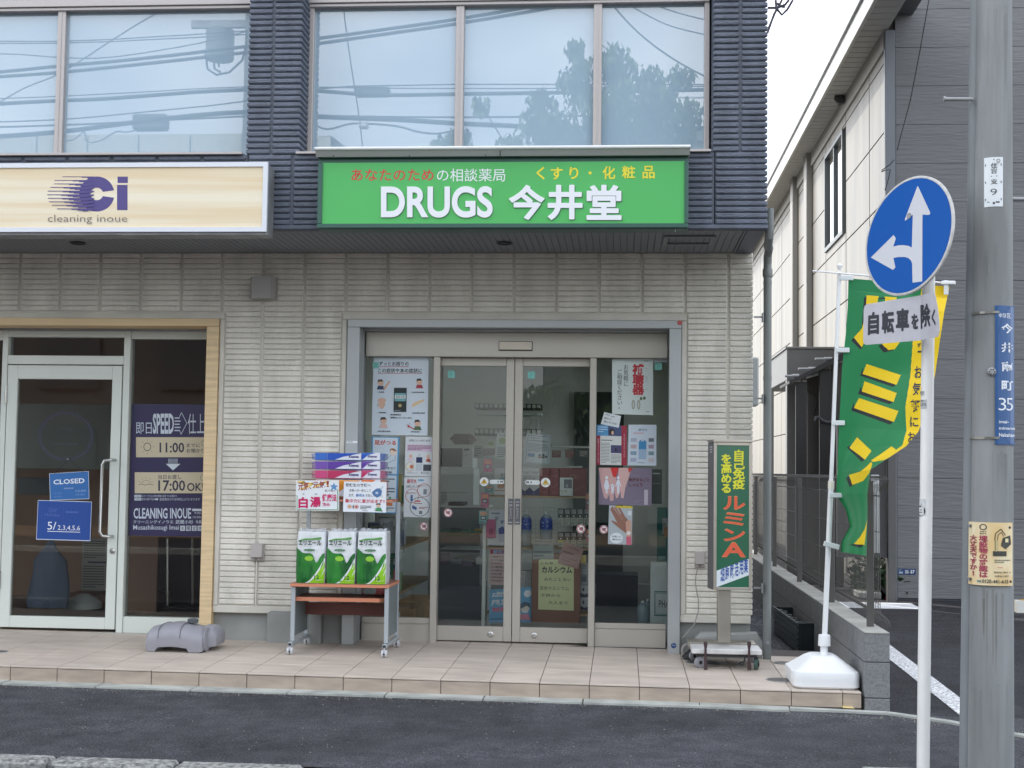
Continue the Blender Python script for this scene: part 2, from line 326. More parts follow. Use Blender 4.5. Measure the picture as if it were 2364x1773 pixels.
def printed(name, f, items, parent, base=.0006, step=.00012):
    mb = MB(); mats = []; mi = {}
    def M(col):
        k = col if isinstance(col, str) else tuple(col)
        if k not in mi:
            mi[k] = len(mats); mats.append(MATS[col] if isinstance(col, str) else ink(col))
        return mi[k]
    n = base
    def put(V, F, fn, m):
        st = len(mb.v); mb.v += [tuple(fn(v)) for v in V]; mb.f += [[i+st for i in q] for q in F]; mb.m += [m]*len(F)
    for it in items:
        k = it[0]
        if k == 'R':
            _, a, b, c, d, col = it; nu = max(1, int(abs(c-a)*12)) if getattr(f, 'curved', 0) else 1; nv = max(1, int(abs(d-b)*16)) if getattr(f, 'curved', 0) == 2 else 1
            mb.sheet(lambda u, v: f(a+(c-a)*u, b+(d-b)*v, n), nu, nv, M(col))
        elif k == 'T':
            a, b, c, d, s, col = it[1:7]; bold = it[7] if len(it) > 7 else 0; ext = it[8] if len(it) > 8 else 0
            b0 = bold if s.isascii() else min(bold, .016); ex = bold-b0
            V, F, bb = glyph(s, b0, ext); bb = (bb[0]-ex, bb[1]-ex, bb[2]+ex, bb[3]+ex); sx = (c-a)/max(1e-6, bb[2]-bb[0]); sy = (d-b)/max(1e-6, bb[3]-bb[1])
            for q_, (ax, ay) in enumerate([(0, 0)]+[(ex*math.cos(k_*math.pi/4), ex*math.sin(k_*math.pi/4)) for k_ in range(8)] if ex > 0 else ((0, 0),)):
                if V: put(V, F, lambda p: f(a+(p[0]+ax-bb[0])*sx, d-(p[1]+ay-bb[1])*sy, n+q_*.00002+(p[2]+ext)), M(col))
        elif k == 'V':
            a, b, c, d, s, col = it[1:7]; bold = it[7] if len(it) > 7 else 0
            h = (d-b)/len(s)
            for i, ch in enumerate(s):
                if ch in ' 　': continue
                if ch == 'ー':
                    y0 = b+i*h; printed_m = M(col); mb.sheet(lambda u, v: f(a+(c-a)*(.44+.12*u), y0+h*(.1+.8*v), n), 1, 1, printed_m); continue
                b0 = min(bold, .016); ex = bold-b0
                V, F, bb = glyph(ch, b0); y1 = b+(i+1)*h
                ox = .22 if ch in SMALL else 0
                if ord(ch) < 256: e = ((bb[0]+bb[2])/2-_w*.42, bb[1]-_w*.08, (bb[0]+bb[2])/2+_w*.42, bb[1]+_w*.92)
                else: e = EM
                for q_, (ax, ay) in enumerate(((0, 0), (ex, ex), (-ex, -ex), (ex, -ex), (-ex, ex)) if ex > 0 else ((0, 0),)):
                    put(V, F, lambda p: f(a+(c-a)*((p[0]+ax-e[0])/(e[2]-e[0])+ox), y1-h*((p[1]+ay-e[1])/(e[3]-e[1])+ox), n+q_*.00002), M(col))
        elif k in 'OG':
            cu, cv, ru, rv = it[1:5]; K = 28
            if k == 'O':
                col = it[5]; mb.face([f(cu+ru*math.cos(2*math.pi*i/K), cv+rv*math.sin(2*math.pi*i/K), n) for i in range(K)], M(col))
            else:
                wd, col = it[5:7]; m_ = M(col)
                mb.sheet(lambda u, v: f(cu+ru*(1-wd*v)*math.cos(2*math.pi*u), cv+rv*(1-wd*v)*math.sin(2*math.pi*u), n), K, 1, m_)
        elif k == 'P':
            mb.face([f(u, v, n) for u, v in it[1]], M(it[2]))
        elif k == 'L':
            pts = [f(u, v, n) for u, v in it[1]]; wd = it[2]/2; m_ = M(it[3])
            for p, q in zip(pts, pts[1:]):
                dd = (q-p)
                if dd.length < 1e-6: continue
                nn = getattr(f, 'nrm', Vector((0, -1, 0))); sd = dd.cross(nn).normalized()*wd
                mb.face([p-sd, q-sd, q+sd, p+sd], m_)
        elif k == 'W':       # rows of small print too fine to read
            a, b, c, d, nl, col = it[1:7]; m_ = M(col); h = (d-b)/nl
            for i in range(nl):
                x = a; y = b+i*h
                e = c if i < nl-1 else a+(c-a)*.6
                while x < e-.01:
                    w_ = min(e-x, (c-a)*random.uniform(.05, .16)); x2 = x+w_*.88
                    mb.sheet(lambda u, v: f(x+(x2-x)*u, y+h*(.2+.42*v), n), 1, 1, m_); x += w_
        n += step
    return mb.build(name, mats, parent)
def poster(label, px, Y, items, paper=(226, 232, 236), th=.0012, cat='poster', name='poster', group=None, mat=None, side=-1):
    """px: [TL, TR, BR, BL] photograph pixels of a sheet standing in the plane y = Y"""
    if len(px) == 4 and not isinstance(px[0], (tuple, list)): x0, y0, x1, y1 = px; px = [(x0, y0), (x1, y0), (x1, y1), (x0, y1)]
    q = [at(x, y, Y=Y) for x, y in px]; b = [p+Vector((0, th, 0)) for p in q]
    t = thing(name, label, cat, (sum(p.x for p in q)/4, Y, min(p.z for p in q)), group)
    mb = MB(); mb.hexa([q[0], q[3], q[2], q[1]], [b[0], b[3], b[2], b[1]]); mb.build('sheet', mat or ink(paper, .35), t)
    if items: printed('print', quad4(*q), items, t)
    return t
# ================================================================== setting
def ground_sheet(name, xs, ys, zf, mat, kind='structure'):
    mb = MB(); st = {}
    for i, x in enumerate(xs):
        for j, y in enumerate(ys): st[i, j] = mb.vert((x, y, zf(x, y)))
    for i in range(len(xs)-1):
        for j in range(len(ys)-1): mb.f.append([st[i, j], st[i+1, j], st[i+1, j+1], st[i, j+1]]); mb.m.append(0)
    return tag(mb.build(name, mat, loc=(xs[0], ys[0], 0)), kind=kind)
ground_sheet('ground', [-400, 400], [-400, 400], lambda x, y: -.62, pm('far_ground', S(90, 88, 82), .9))
rz = lambda x, y: gs(x, -2.1)-.10+.012*(y+2.1 if y > -6 else -3.9+(-6-y)*.8)
ground_sheet('road', [-40, 0, 4, 8, 50], [-10.6, -6, -2.06], rz, M_ASPH)
ground_sheet('pavement', [-40, 0, 4.2, 5.6, 8, 50], [-2.0, -1, -.13], gs, M_ASPH)
def lotz(x, y): return gs(x, 0)-.006
ground_sheet('parking_lot', [5.30, 7, 50], [-.14, 3, 30], lotz, M_LOT)
ground_sheet('side_passage', [4.6, 5.31], [-.1, 1, 30], lambda x, y: gs(x, 0)-.03, M_CONC)
# kerb stones along the road (with the dropped gap for the driveway)
kerb = thing('kerb', 'weathered pale concrete kerb stones', None, (0, -2.05, -.2)); kerb['kind'] = 'structure'
m_ = MB().box(-.295, .295, -.075, .075, -.12, .0, 0, .015).mesh('kerb_stone', M_KERB)
for i in range(-8, 5):
    x = 2.05-.6*(4-i)+.0; inst('kerb_stone', m_, kerb, (x, -2.068+random.uniform(-.004, .004), gs(x, -2)+.010+random.uniform(-.002, .002)))
kp = at(2070, 1772, Z=-.13)
inst('kerb_stone', m_, kerb, (kp.x+.12, kp.y-.07, -.128))
for i in range(1, 9): inst('kerb_stone', m_, kerb, (kp.x+.12+.6*i, kp.y-.07-.05*i*i*.3, -.135-.004*i))
# edging strip below the porch, bending to the right
edge = thing('gutter_edging', 'narrow concrete edging stones', None, (2, -.07, -.11)); edge['kind'] = 'structure'
path = [(-4.2, 0), (3.9, 0), (4.3, -.004), (4.83, -.04), (5.4, -.10), (5.70, -.30), (6.0, -.62), (6.6, -1.15), (7.4, -1.6)]
def strip(a, b, wd, name='edging_stone', dz=0.):
    a = Vector((*a, 0)); b = Vector((*b, 0)); d = (b-a).normalized(); nn = Vector((d.y, -d.x, 0))*wd
    a2, b2 = a+d*.004, b-d*.004; T = [a2, b2, b2+nn, a2+nn]
    up = [Vector((p.x, p.y, gs(p.x, min(p.y, 0))+.012+dz)) for p in T]; dn = [p-Vector((0, 0, .08)) for p in up]
    MB().hexa(up, dn).build(name, M_CONC, edge)
x = -4.2
while x < 3.9: strip((x, -.002), (x+.6, -.002), .13, dz=random.uniform(-.002, .002)); x += .6
for a, b in zip(path[1:], path[2:]): strip(a, b, .13 if a[0] < 4.8 else .06)
mb = MB(); rg = random.Random(21)      # grit swept against the edging and kerb
for i in range(1500):
    x = rg.uniform(-2, 7.2); y = -.13-abs(rg.gauss(0, .06)) if rg.random() < .75 else rg.uniform(-1.9, -.2); 
    if x > 4.3: y -= (x-4.3)*.09+(max(0, x-5.4)*.32)
    r = rg.uniform(.0015, .005); c = Vector((x, y, gs(x, y)+.001)); t_ = mb.vert(c+Vector((0, 0, r)))
    q = [mb.vert(c+Vector((math.cos(a)*r*rg.uniform(.6, 1.2), math.sin(a)*r*rg.uniform(.6, 1.2), 0))) for a in (0, 1.6, 3.1, 4.6)]
    for a in range(4): mb.f.append([q[a], q[(a+1) % 4], t_]); mb.m.append(0)
tag(mb.build('grit', pm('grit_stone', S(150, 146, 138), .9, var=.4, vscale=80)), kind='stuff')
# painted parking line
def onlot(x, y, dz=.004):
    p = at(x, y, Z=-.14)
    for _ in range(3): p = at(x, y, Z=lotz(p.x, p.y)+dz)
    return p
m_paint = pm('worn_white_paint', S(226, 228, 232), .8, var=.55, vscale=55, dark=S(150, 150, 155), bump=.003, bscale=160)
A_, B_ = onlot(2070, 1500), onlot(2217, 1611); C_, D_ = onlot(2054, 1522), onlot(2217, 1651)
d1 = (B_-A_).normalized(); d2 = (D_-C_).normalized()
tag(MB().hexa([A_-d1*3.2, B_+d1*.28, D_+d2*.1, C_-d2*3.2], [p-Vector((0, 0, .003)) for p in (A_-d1*3.2, B_+d1*.28, D_+d2*.1, C_-d2*3.2)]).build('parking_line', m_paint), kind='structure')
# porch with its tiles
XE = 5.262
porch = thing('porch', 'tiled porch step', None, (2, .8, 0)); porch['kind'] = 'structure'
mb = MB()
A = [(-4.2, .004, gz(-4.2, 0)-.006), (XE-.004, .004, gz(XE, 0)-.006), (XE-.004, 1.75, gz(XE, 1.7)-.006), (-4.2, 1.75, gz(-4.2, 1.7)-.006)]
mb.hexa(A, [(p[0], p[1], -.25) for p in A]); mb.build('porch_base', M_GROUT, porch)
rows = [(-.009, .372), (.375, .483), (.486, .788), (.790, 1.093), (1.095, 1.398), (1.40, 1.70)]
slope = math.atan(.01326)
for k in range(-14, 18):
    x0, x1 = k*.303+.0022, (k+1)*.303-.0022
    if k == 17: x1 = XE-.002
    for r_, (y0, y1) in enumerate(rows):
        if x1 > 4.79 and y0 > 1.3: continue
        mb = MB(); j = [random.uniform(-.0006, .0006) for _ in range(4)]
        T = [(x0, y0+.0004, gz(x0, y0)+j[0]), (x1, y0+.0004, gz(x1, y0)+j[1]), (x1, y1-.0004, gz(x1, y1)+j[2]), (x0, y1-.0004, gz(x0, y1)+j[3])]
        e = .002; T2 = [(x0+e, y0+e, T[0][2]), (x1-e, y0+e, T[1][2]), (x1-e, y1-e, T[2][2]), (x0+e, y1-e, T[3][2])]
        T1 = [(p[0], p[1], p[2]-.0015) for p in T]; mb.hexa(T1, [(p[0], p[1], p[2]-.009) for p in T])
        for i in range(4): i2 = (i+1) % 4; mb.face([T1[i], T1[i2], T2[i2], T2[i]])
        mb.face(T2); mb.build('tile', M_TILE, porch)
    z1 = min(gz(x0, 0), gz(x1, 0))
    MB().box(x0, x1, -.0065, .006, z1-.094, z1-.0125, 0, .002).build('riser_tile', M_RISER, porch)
# gravel beside the shop
m_gr = pm('grey_gravel', S(120, 122, 128), .9, var=.4, vscale=90, bump=.02, bscale=110)
mb = MB(); random.seed(3)
for i in range(5200):
    x = random.uniform(4.74, 5.28); y = 1.42+random.random()**1.6*8; r = random.uniform(.006, .016); z = gs(x, 0)+.035+random.uniform(0, .008)
    P = [Vector((random.uniform(.6, 1)*math.cos(a)*r, random.uniform(.6, 1)*math.sin(a)*r, 0)) for a in (0, 1.3, 2.6, 4.0, 5.1)]
    c = Vector((x, y, z)); t = mb.vert(c+Vector((0, 0, r*.7))); q = [mb.vert(c+p) for p in P]
    for a in range(5): mb.f.append([q[a], q[(a+1) % 5], t]); mb.m.append(0)
mb.sheet(lambda u, v: (4.73+.57*u, 1.40+v*14, gs(5, 0)+.034), 1, 1)
tag(mb.build('gravel', m_gr), kind='stuff')

# ================================================================== the shop building
XR = 4.73; YP = 1.349; YU = .3485; HS = 2.83
bld = thing('shop_building', 'two storey shop building with grey ribbed ground floor and charcoal upper floor', 'building', (1.5, 1.35, 0))
L0, L1, R0, R1, HT = -2.6, .88, 1.832, 4.237, 2.343
# ground floor wall
mb = MB()
for a, b in ((-4.2, L0), (L1, R0), (R1, XR)): mb.box(a, b, YP+.014, 1.50, .212, HT)
mb.box(-4.2, XR, YP+.014, 1.50, HT, 2.95)
for q in ((1.50, 2.4, .212, 2.95), (6.9, 8.5, .212, 2.95), (2.4, 6.9, .212, .7), (2.4, 6.9, 2.5, 2.95)): mb.box(XR-.12, XR, *q)  # right wall, with an opening for the added window
mb.build('ground_floor_wall', M_SIDEB, bld)
MB().box(XR-.10, XR-.094, 2.38, 6.92, .68, 2.52).build('added_side_window', M_GLASS, bld)  # unseen window, added to let more daylight into the pharmacy
for q in ((-4.2, L0, 1.395, 1.49), (L1, R0, 1.395, 1.49), (R1, XR, 1.395, 1.49), (XR-.1, XR-.01, 1.4905, 8.5)): MB().box(*q, -.2, .21).build('foundation', M_FOUND, bld)
a = at(619, 1400, Y=1.33).x; b = at(743, 1400, Y=1.33).x
mb = MB().box(a, b, 1.31, 1.394, -.02, .225, 0, .006); mb.box(a+.02, b-.03, 1.315, 1.36, .225, .232); mb.build('foundation_block', M_FOUND, bld)
a = at(1612, 1400, Y=1.25).x
A = [(a-.02, 1.24, -.04), (4.80, 1.24, -.04), (4.80, 1.24, .10), (4.77, 1.27, .155), (a+.02, 1.27, .155), (a-.02, 1.24, .12)]
MB().hexa(A, [(p[0], 1.392, p[2]) for p in A]).build('foundation_block', M_FOUND, bld)
# siding bricks
SX0, SP, RZ = -.642, .30646, .0394
def bricks():
    out = []
    top = HS
    k = 0
    while True:
        z1 = top-k*RZ; z0 = z1-.0353; k += 1
        if z0 < .268: break
        allowed = [(-4.2, XR+.012)] if z0 > HT+.055 else [(-4.2, L0-.04), (L1+.045, R0-.05), (R1+.045, XR+.012)]
        if HT-.02 < z0 <= HT+.055 and z1 > HT: allowed = [(-4.2, L0-.04), (L1+.045, R0-.05), (R1+.045, XR+.012)]
        for j in range(-12, 18):
            a, b = SX0+j*SP+.010, SX0+(j+1)*SP-.010
            if j == 17: b = XR+.012
            for p, q in allowed:
                c, d = max(a, p), min(b, q)
                if d-c > .03: out.append((c, d, z0, z1))
    return out
BR = bricks()
vis = lambda c, d, z0, z1: d > -1.05
BR.sort(key=lambda t: (not vis(*t), t[2] > HT+.05 and t[0] < 0, t[2] > HT+.05, abs((t[0]+t[1])/2-2.8)))
bm_unit = MB().box(-.5, .5, 0, .02, 0, .0325, 0, .0045)
ub = bm_unit.mesh('siding_brick', M_SIDE)
# chamfer must not stretch: build one mesh for each width
BW = {}
def brick_mesh(w_, h, d, mat, nm, b=.005):
    k = (round(w_, 3), h, d, nm)
    if k not in BW: BW[k] = MB().box(-w_/2, w_/2, 0, d, 0, h, 0, b).mesh(nm, mat)
    return BW[k]
rest = MB()
for n_, (c, d, z0, z1) in enumerate(BR):
    y = YP+random.uniform(-.0015, .0015)
    if n_ < 300: inst('siding_brick', brick_mesh(d-c, .0353, .02, M_SIDE, 'siding_brick'), bld, ((c+d)/2, y, z0))
    else: rest.box(c, d, y, y+.02, z0, z1, 0, .005)
tag(rest.build('siding_brick_courses', M_SIDE, bld), kind='stuff')
mb = MB()      # smooth bands around the openings and at the foot
for a, b in ((-4.2, L0), (L1, R0), (R1, XR)): mb.box(a, b, YP, YP+.02, .212, .262, 0, .004)
mb.box(L0-.035, L1+.035, YP, YP+.02, HT, HT+.045, 0, .004); mb.box(R0-.04, R1+.035, YP, YP+.02, HT, HT+.045, 0, .004)
for a in (L0-.035, L1, R0-.044, R1): mb.box(a+.002, a+.036, YP, YP+.02, .264, HT-.002, 0, .004)
mb.build('siding_margin', M_SIDEB, bld)
# soffit
MB().box(-4.2, XR-.1, YU+.03, YP+.02, HS+.012, HS+.06).build('soffit_backing', M_BLACK, bld)
me = MB().box(-.0222, .0222, YU+.075, YP+.004, 0, .012, 0, .002).mesh('soffit_board', M_SOFFIT)
x = -4.18
while x < XR-.135: inst('soffit_board', me, bld, (x, 0, HS)); x += .0468
mb = MB().box(-4.2, XR, YU+.012, YU+.05, HS-.004, HS+.03, 0, .003); mb.box(XR-.115, XR, YU+.052, YP+.02, HS-.006, HS+.03, 0, .003)
mb.build('soffit_edge_trim', M_TRIM, bld)
mb = MB().box(-4.2, XR-.13, YU+.054, YU+.072, HS-.006, HS+.012, 0, .002); mb.box(XR-.132, XR-.118, YU+.054, YP, HS-.006, HS+.012, 0, .002); mb.build('soffit_bead', M_SOFFIT, bld)
for px in (1165, 180):
    c = at(px, 561, Z=HS-.004)
    mb = MB().lathe([(.052, 0), (.060, -.004), (.052, -.008), (.045, -.004), (.044, .002)], (c.x, c.y, c.z), n=24); mb.build('downlight', pm('downlight_black', S(48, 50, 54), .4), bld)
a, b = at(1533, 545, Z=HS-.006), at(1646, 562, Z=HS-.006)
vt = MB(); X0, X1, Y0, Y1 = a.x, b.x, .60, .93
for q in ((X0, X1, Y0, Y0+.03), (X0, X1, Y1-.03, Y1), (X0, X0+.03, Y0+.031, Y1-.031), (X1-.03, X1, Y0+.031, Y1-.031)): vt.box(*q, HS-.014, HS-.002, 0, .002)
vf = vt.build('soffit_vent', M_PIPE, bld)
# upper floor
B1L, B1R, B2L, B2R, ZW0, ZW1 = -2.4, 1.335, 1.677, 4.401, 3.36, 5.9
mb = MB()
for a, b in ((-4.2, B1L), (B1R+.006, B2L-.006), (B2R+.006, XR-.006)): mb.box(a, b, YU+.014, .66, HS+.002, 7.6)
mb.box(B1L, B1R, YU+.014, .66, HS+.002, ZW0-.03); mb.box(B2L, B2R, YU+.014, .66, HS+.002, ZW0-.03); mb.box(B1L, B1R, YU+.014, .66, ZW1, 7.6); mb.box(B2L, B2R, YU+.014, .66, ZW1, 7.6)
mb.box(XR-.14, XR-.006, .661, 8.5, HS+.032, 7.6); mb.box(-4.2, -4.06, .661, 8.5, -.1, 7.6); mb.box(-4.2, XR, 8.51, 8.62, -.1, 7.6)
mb.build('upper_wall', M_DARKB, bld)
MB().box(-4.3, XR+.1, YU-.1, 8.7, 7.601, 7.75, 0, .01).build('roof', M_TRIM, bld)
DB = []
k = 0
while True:
    z0 = HS+.028+k*RZ; z1 = z0+.0325; k += 1
    if z1 > 7.55: break
    if z1 < ZW0-.03 or z0 > ZW1+.02:
        js = [(-4.2+.3065*i, -4.2+.3065*(i+1)-.018) for i in range(30)]
        js = [(a, min(b, XR+.010)) for a, b in js if a < XR-.02]
        if True: js = [(SX0+.30646*j+.34*0+.009+.137, SX0+.30646*(j+1)-.009+.137) for j in range(-12, 17)]; js = [(a, min(b, XR+.010)) for a, b in js if a < XR-.02]; js[-1] = (js[-1][0], XR+.010)
        for a, b in js: DB.append((a, b, z0, z1, .03))
    else:
        m1 = 1.492
        DB += [(B1R-.010, m1-.008, z0, z1, .25), (m1+.008, B2L+.010, z0, z1, .25), (B2R-.010, 4.557, z0, z1, .25), (4.573, XR+.010, z0, z1, .03)]
DB.sort(key=lambda t: (t[3] > 4.5, t[1] < -1.1))
rest = MB()
for n_, (c, d, z0, z1, dp) in enumerate(DB):
    y = YU+random.uniform(-.002, .002)
    if n_ < 290: inst('dark_siding_brick', brick_mesh(d-c, .0335, dp, M_DARK, 'dark_siding_brick', .008), bld, ((c+d)/2, y, z0))
    else: rest.box(c, d, y, y+dp, z0, z1, 0, .008)
tag(rest.build('dark_siding_courses', M_DARK, bld), kind='stuff')
MB().box(-4.2, XR+.012, YU-.006, YU+.02, HS-.002, HS+.024, 0, .004).build('wall_foot_trim', M_DARK, bld)
# upper windows
YWN = .60
def upper_window(x0, x1, muls, led):
    w_ = MB()
    Z0, ZT, Z2 = ZW0, 4.388, 5.6
    for x in [x0, *muls, x1]:
        lo, hi = (x, x+.036) if x == x0 else ((x-.034, x) if x == x1 else (x-.028, x+.028))
        w_.box(lo, hi, YWN-.03, YWN+.05, Z0+.012, Z2, 0, .003)
        if x not in (x0, x1): w_.box(x-.003, x+.003, YWN-.034, YWN-.029, Z0+.014, Z2)
    w_.box(x0+.001, x1-.001, YWN-.036, YWN+.05, Z0-.03, Z0+.012, 0, .003); w_.box(x0+.001, x1-.001, YWN-.045, YWN+.05, ZT, ZT+.022, 0, .003)
    w_.box(x0+.001, x1-.001, YWN-.06, YWN+.05, ZT+.023, ZT+.075, 0, .003); w_.box(x0, x1, YWN-.04, YWN+.05, Z2, ZW1, 0, .003)
    f = w_.build('window_frame', M_ALU3, bld)
    MB().box(led[0], led[1], .325, YWN-.037, ZW0-.034, ZW0-.018, 0, .002).build('sill', M_ALU3, f)
    xs = [x0, *muls, x1]
    for a, b in zip(xs, xs[1:]):
        MB().box(a+.02, b-.02, YWN+.012, YWN+.018, Z0+.01, ZT+.01).build('pane', M_GLASSU, f)
        MB().box(a+.02, b-.02, YWN+.012, YWN+.018, ZT+.07, Z2+.02).build('pane', M_GLASSC, f)
    MB().box(x0, x1, YWN+.12, YWN+.14, Z0, ZW1).build('roller_blind', pm('pale_blind', S(190, 196, 200), .8), f)
    # strip curtain edge seen softly through the film is left to the glass
    return f
upper_window(B1L, B1R-.012, [-1.28, -.056], (-2.41, B1R-.03))
upper_window(B2L+.0, B2R-.02, [2.712, 3.640], (1.665, 4.378))
MB().box(1.645, 1.668, .50, .58, 4.44, 4.50, 0, .003).build('frame_bracket', M_ALU3, bld)
# drainpipe at the right corner
dp = MB()
x_, y_ = 4.832, 1.24
dp.tube([(x_, y_, -.16), (x_, y_, at(1759, 590, Y=1.24).z)], .0285, 16)
for z in (1.02, 1.93, 2.60): dp.lathe([(.030, -.012), (.0305, .012)], (x_, y_, z), n=16)
dp.lathe([(.032, 0), (.035, .01), (.035, .05), (.032, .06)], (x_, y_, at(1759, 640, Y=1.24).z), n=16)
dp.build('drainpipe', M_PIPE, bld, smooth=True)
dp = MB(); q0 = at(1772, 590, Y=.62); q1 = at(1756, 600, Y=1.1)
ta, tb = at(1776.5, 482, Y=.46), at(1776.5, 556, Y=.46); zc_ = at(1759, 596, Y=1.24).z
pts = [(4.832, 1.24, zc_-.04), (4.832, 1.22, zc_+.02), (4.834, 1.15, zc_+.06), (ta.x, .56, tb.z-.02), (ta.x, .475, tb.z+.03), (ta.x, .46, tb.z+.08), (ta.x, .46, ta.z)]
dp.tube(pts, .0285, 14); dp.tube([(ta.x-.10, .44, ta.z-.07), (ta.x-.03, .46, ta.z-.09), (ta.x, .46, ta.z-.09)], [.05, .025, .02], 12); dp.build('drainpipe_bend', M_PIPE, bld, smooth=True)
for z in (.47, 1.78, 2.35):
    mb = MB().box(4.735, 4.80, 1.20, 1.215, z, z+.012); mb.box(4.79, 4.80, 1.18, 1.24, z-.03, z+.035, 0, .003); mb.build('pipe_bracket', M_GALV, bld)
MB().lathe([(.0, 0), (.011, .0), (.013, -.005), (.009, -.008), (0, -.008)], (4.832, 1.207, .10), 'Y', 14).build('pipe_cap', M_GPLAST, bld)
# gas meter pipes and boxes at the side, far behind the drainpipe
MB().box(4.745, 4.80, 1.52, 1.72, 1.75, 2.10, 0, .01).build('meter_box', pm('meter_grey', S(170, 174, 176), .5), bld)
# wall lamp, boxes
a, b = at(576, 638, Y=1.24), at(632, 688, Y=1.24)
mb = MB(); X0, X1, Z1, Z0 = a.x, b.x, a.z, b.z
sh = [(X0, 1.346), (X0, 1.27), (X0+.02, 1.235), (X1-.02, 1.235), (X1, 1.27), (X1, 1.346)]
mb.hexa([(p[0], p[1], Z0) for p in sh], [(p[0], p[1], Z1) for p in sh]); mb.build('wall_lamp', pm('lamp_grey', S(168, 166, 164), .45, .3), bld)
def outlet(x0, y0, x1, y1):
    a, b = at(x0, y0, Y=1.30), at(x1, y1, Y=1.30); mb = MB()
    mb.box(a.x, b.x, 1.325, 1.35, b.z, a.z, 0, .004)
    A = [(a.x+.004, 1.324, b.z+.03), (b.x-.004, 1.324, b.z+.03), (b.x-.004, 1.324, a.z-.004), (a.x+.004, 1.324, a.z-.004)]
    Bq = [(a.x+.008, 1.285, b.z+.03), (b.x-.008, 1.285, b.z+.03), (b.x-.008, 1.300, a.z-.006), (a.x+.008, 1.300, a.z-.006)]
    mb.hexa(A, Bq); o = mb.build('outlet_box', pm('outlet_grey', S(176, 170, 166), .5), bld)
    for dx in (.3, .7): MB().lathe([(.008, 0), (.008, -.012), (.003, -.014)], (a.x+(b.x-a.x)*dx, 1.32, b.z+.014), 'Y', 10).build('outlet_plug', pm('outlet_grey', S(176, 170, 166), .5), o)
outlet(577, 1255, 607, 1296); outlet(1604, 1273, 1628, 1312)
cube('conduit', at(591, 1290, Y=1.34).x, at(594.5, 1290, Y=1.34).x, 1.335, 1.348, .27, at(591, 1296, Y=1.34).z, M_SIDEB, bld)

# ---------------- left shop front
YF = 1.60
T0, T1 = .790, .878
mb = MB()
wd = M_WOODT
MB().box(L0, T1, YP-.020, YF-.03, 2.288, HT-.001, 0, .002).build('entrance_trim', wd, bld)
MB().box(T0, T1, YP-.0205, YF-.03, .03, 2.286, 0, .002).build('entrance_trim', pm('pale_wood_post', S(226, 200, 158), .55, var=.16, vscale=3, stretch=(.8, 1, 12), bump=.0006, bscale=20), bld)
MB().box(.86, .8785, 1.375, 1.40, .03, .21).build('entrance_trim', wd, bld)
mb = MB(); Z_T = 2.245
xd0, xd1 = -.816, .071      # door leaf
mb.box(xd0-.05, xd0-.008, YF-.02, YF+.08, .02, Z_T+.03, 0, .003); mb.box(xd1+.008, xd1+.058, YF-.02, YF+.08, .02, Z_T+.03, 0, .003)
mb.box(xd0-.007, xd1+.007, YF-.02, YF+.08, Z_T-.02, Z_T+.03, 0, .003); mb.box(xd0-.007, xd1+.007, YF-.02, YF+.08, 2.018, 2.085, 0, .003)
mb.box(xd1+.059, T0-.002, YF-.01, YF+.07, 2.215, Z_T+.03, 0, .003); mb.box(xd1+.059, T0-.002, YF-.01, YF+.07, .02, .14, 0, .003)
mb.box(L0, xd0-.051, YF-.02, YF+.07, .02, .14, 0, .003); mb.box(L0, xd0-.051, YF-.02, YF+.07, 2.2, Z_T+.03, 0, .003)
sf = mb.build('shopfront_frame', M_WHITE, bld)
MB().box(xd1+.05, T0, YF+.03, YF+.036, .13, 2.22).build('pane', M_GLASS, sf); MB().box(xd0-.01, xd1+.01, YF+.03, YF+.036, 2.08, 2.23).build('pane', M_GLASS, sf); MB().box(L0, xd0-.04, YF+.03, YF+.036, .13, 2.22).build('pane', M_GLASS, sf)
MB().box(xd0-.05, T0, YF-.06, YF+.09, Z_T+.031, 2.287).build('shopfront_head', M_GALV, bld)
MB().box(L0, T0, YF-.03, YF+.10, .0, .022, 0, .003).build('threshold', M_CONC, bld)
dz0, dz1 = .045, 2.010
ga = at(44, 875, Y=YF); gb = at(262, 875, Y=YF); gbz = at(150, 1423, Y=YF).z
mb = MB(); mb.box(xd0, ga.x, YF-.025, YF+.02, dz0, dz1, 0, .003); mb.box(gb.x, xd1, YF-.025, YF+.02, dz0, dz1, 0, .003); mb.box(ga.x+.0005, gb.x-.0005, YF-.025, YF+.02, ga.z, dz1, 0, .003); mb.box(ga.x+.0005, gb.x-.0005, YF-.025, YF+.02, dz0, gbz, 0, .003)
dr = mb.build('glazed_door', M_WHITE, bld)
MB().box(ga.x-.01, gb.x+.01, YF-.003, YF+.003, gbz-.01, ga.z+.01).build('pane', M_GLASS, dr)
h0 = at(266, 1062, Y=YF-.03); h1 = at(260, 1238, Y=YF-.03); hx = at(235, 1090, Y=YF-.09)
MB().tube([(h0.x, YF-.026, h0.z), (h0.x-.01, YF-.085, h0.z), (h0.x-.055, YF-.105, h0.z-.006), (hx.x+.008, YF-.105, h0.z-.035), (hx.x+.004, YF-.105, h1.z+.035), (h1.x-.05, YF-.105, h1.z+.004), (h1.x-.01, YF-.085, h1.z), (h1.x, YF-.026, h1.z)], .0115, 12).build('door_handle', M_CHROME, dr, smooth=True)
k_ = at(259, 1272, Y=YF-.03); MB().lathe([(.02, .0), (.02, -.008), (.014, -.012), (.006, -.013)], (k_.x, YF-.026, k_.z), 'Y', 18).build('door_lock', M_CHROME, dr)
for zz in (1.72, .33): MB().tube([(xd0-.004, YF-.03, zz), (xd0-.004, YF-.03, zz+.13)], .008, 10).build('hinge', M_CHROME, dr)
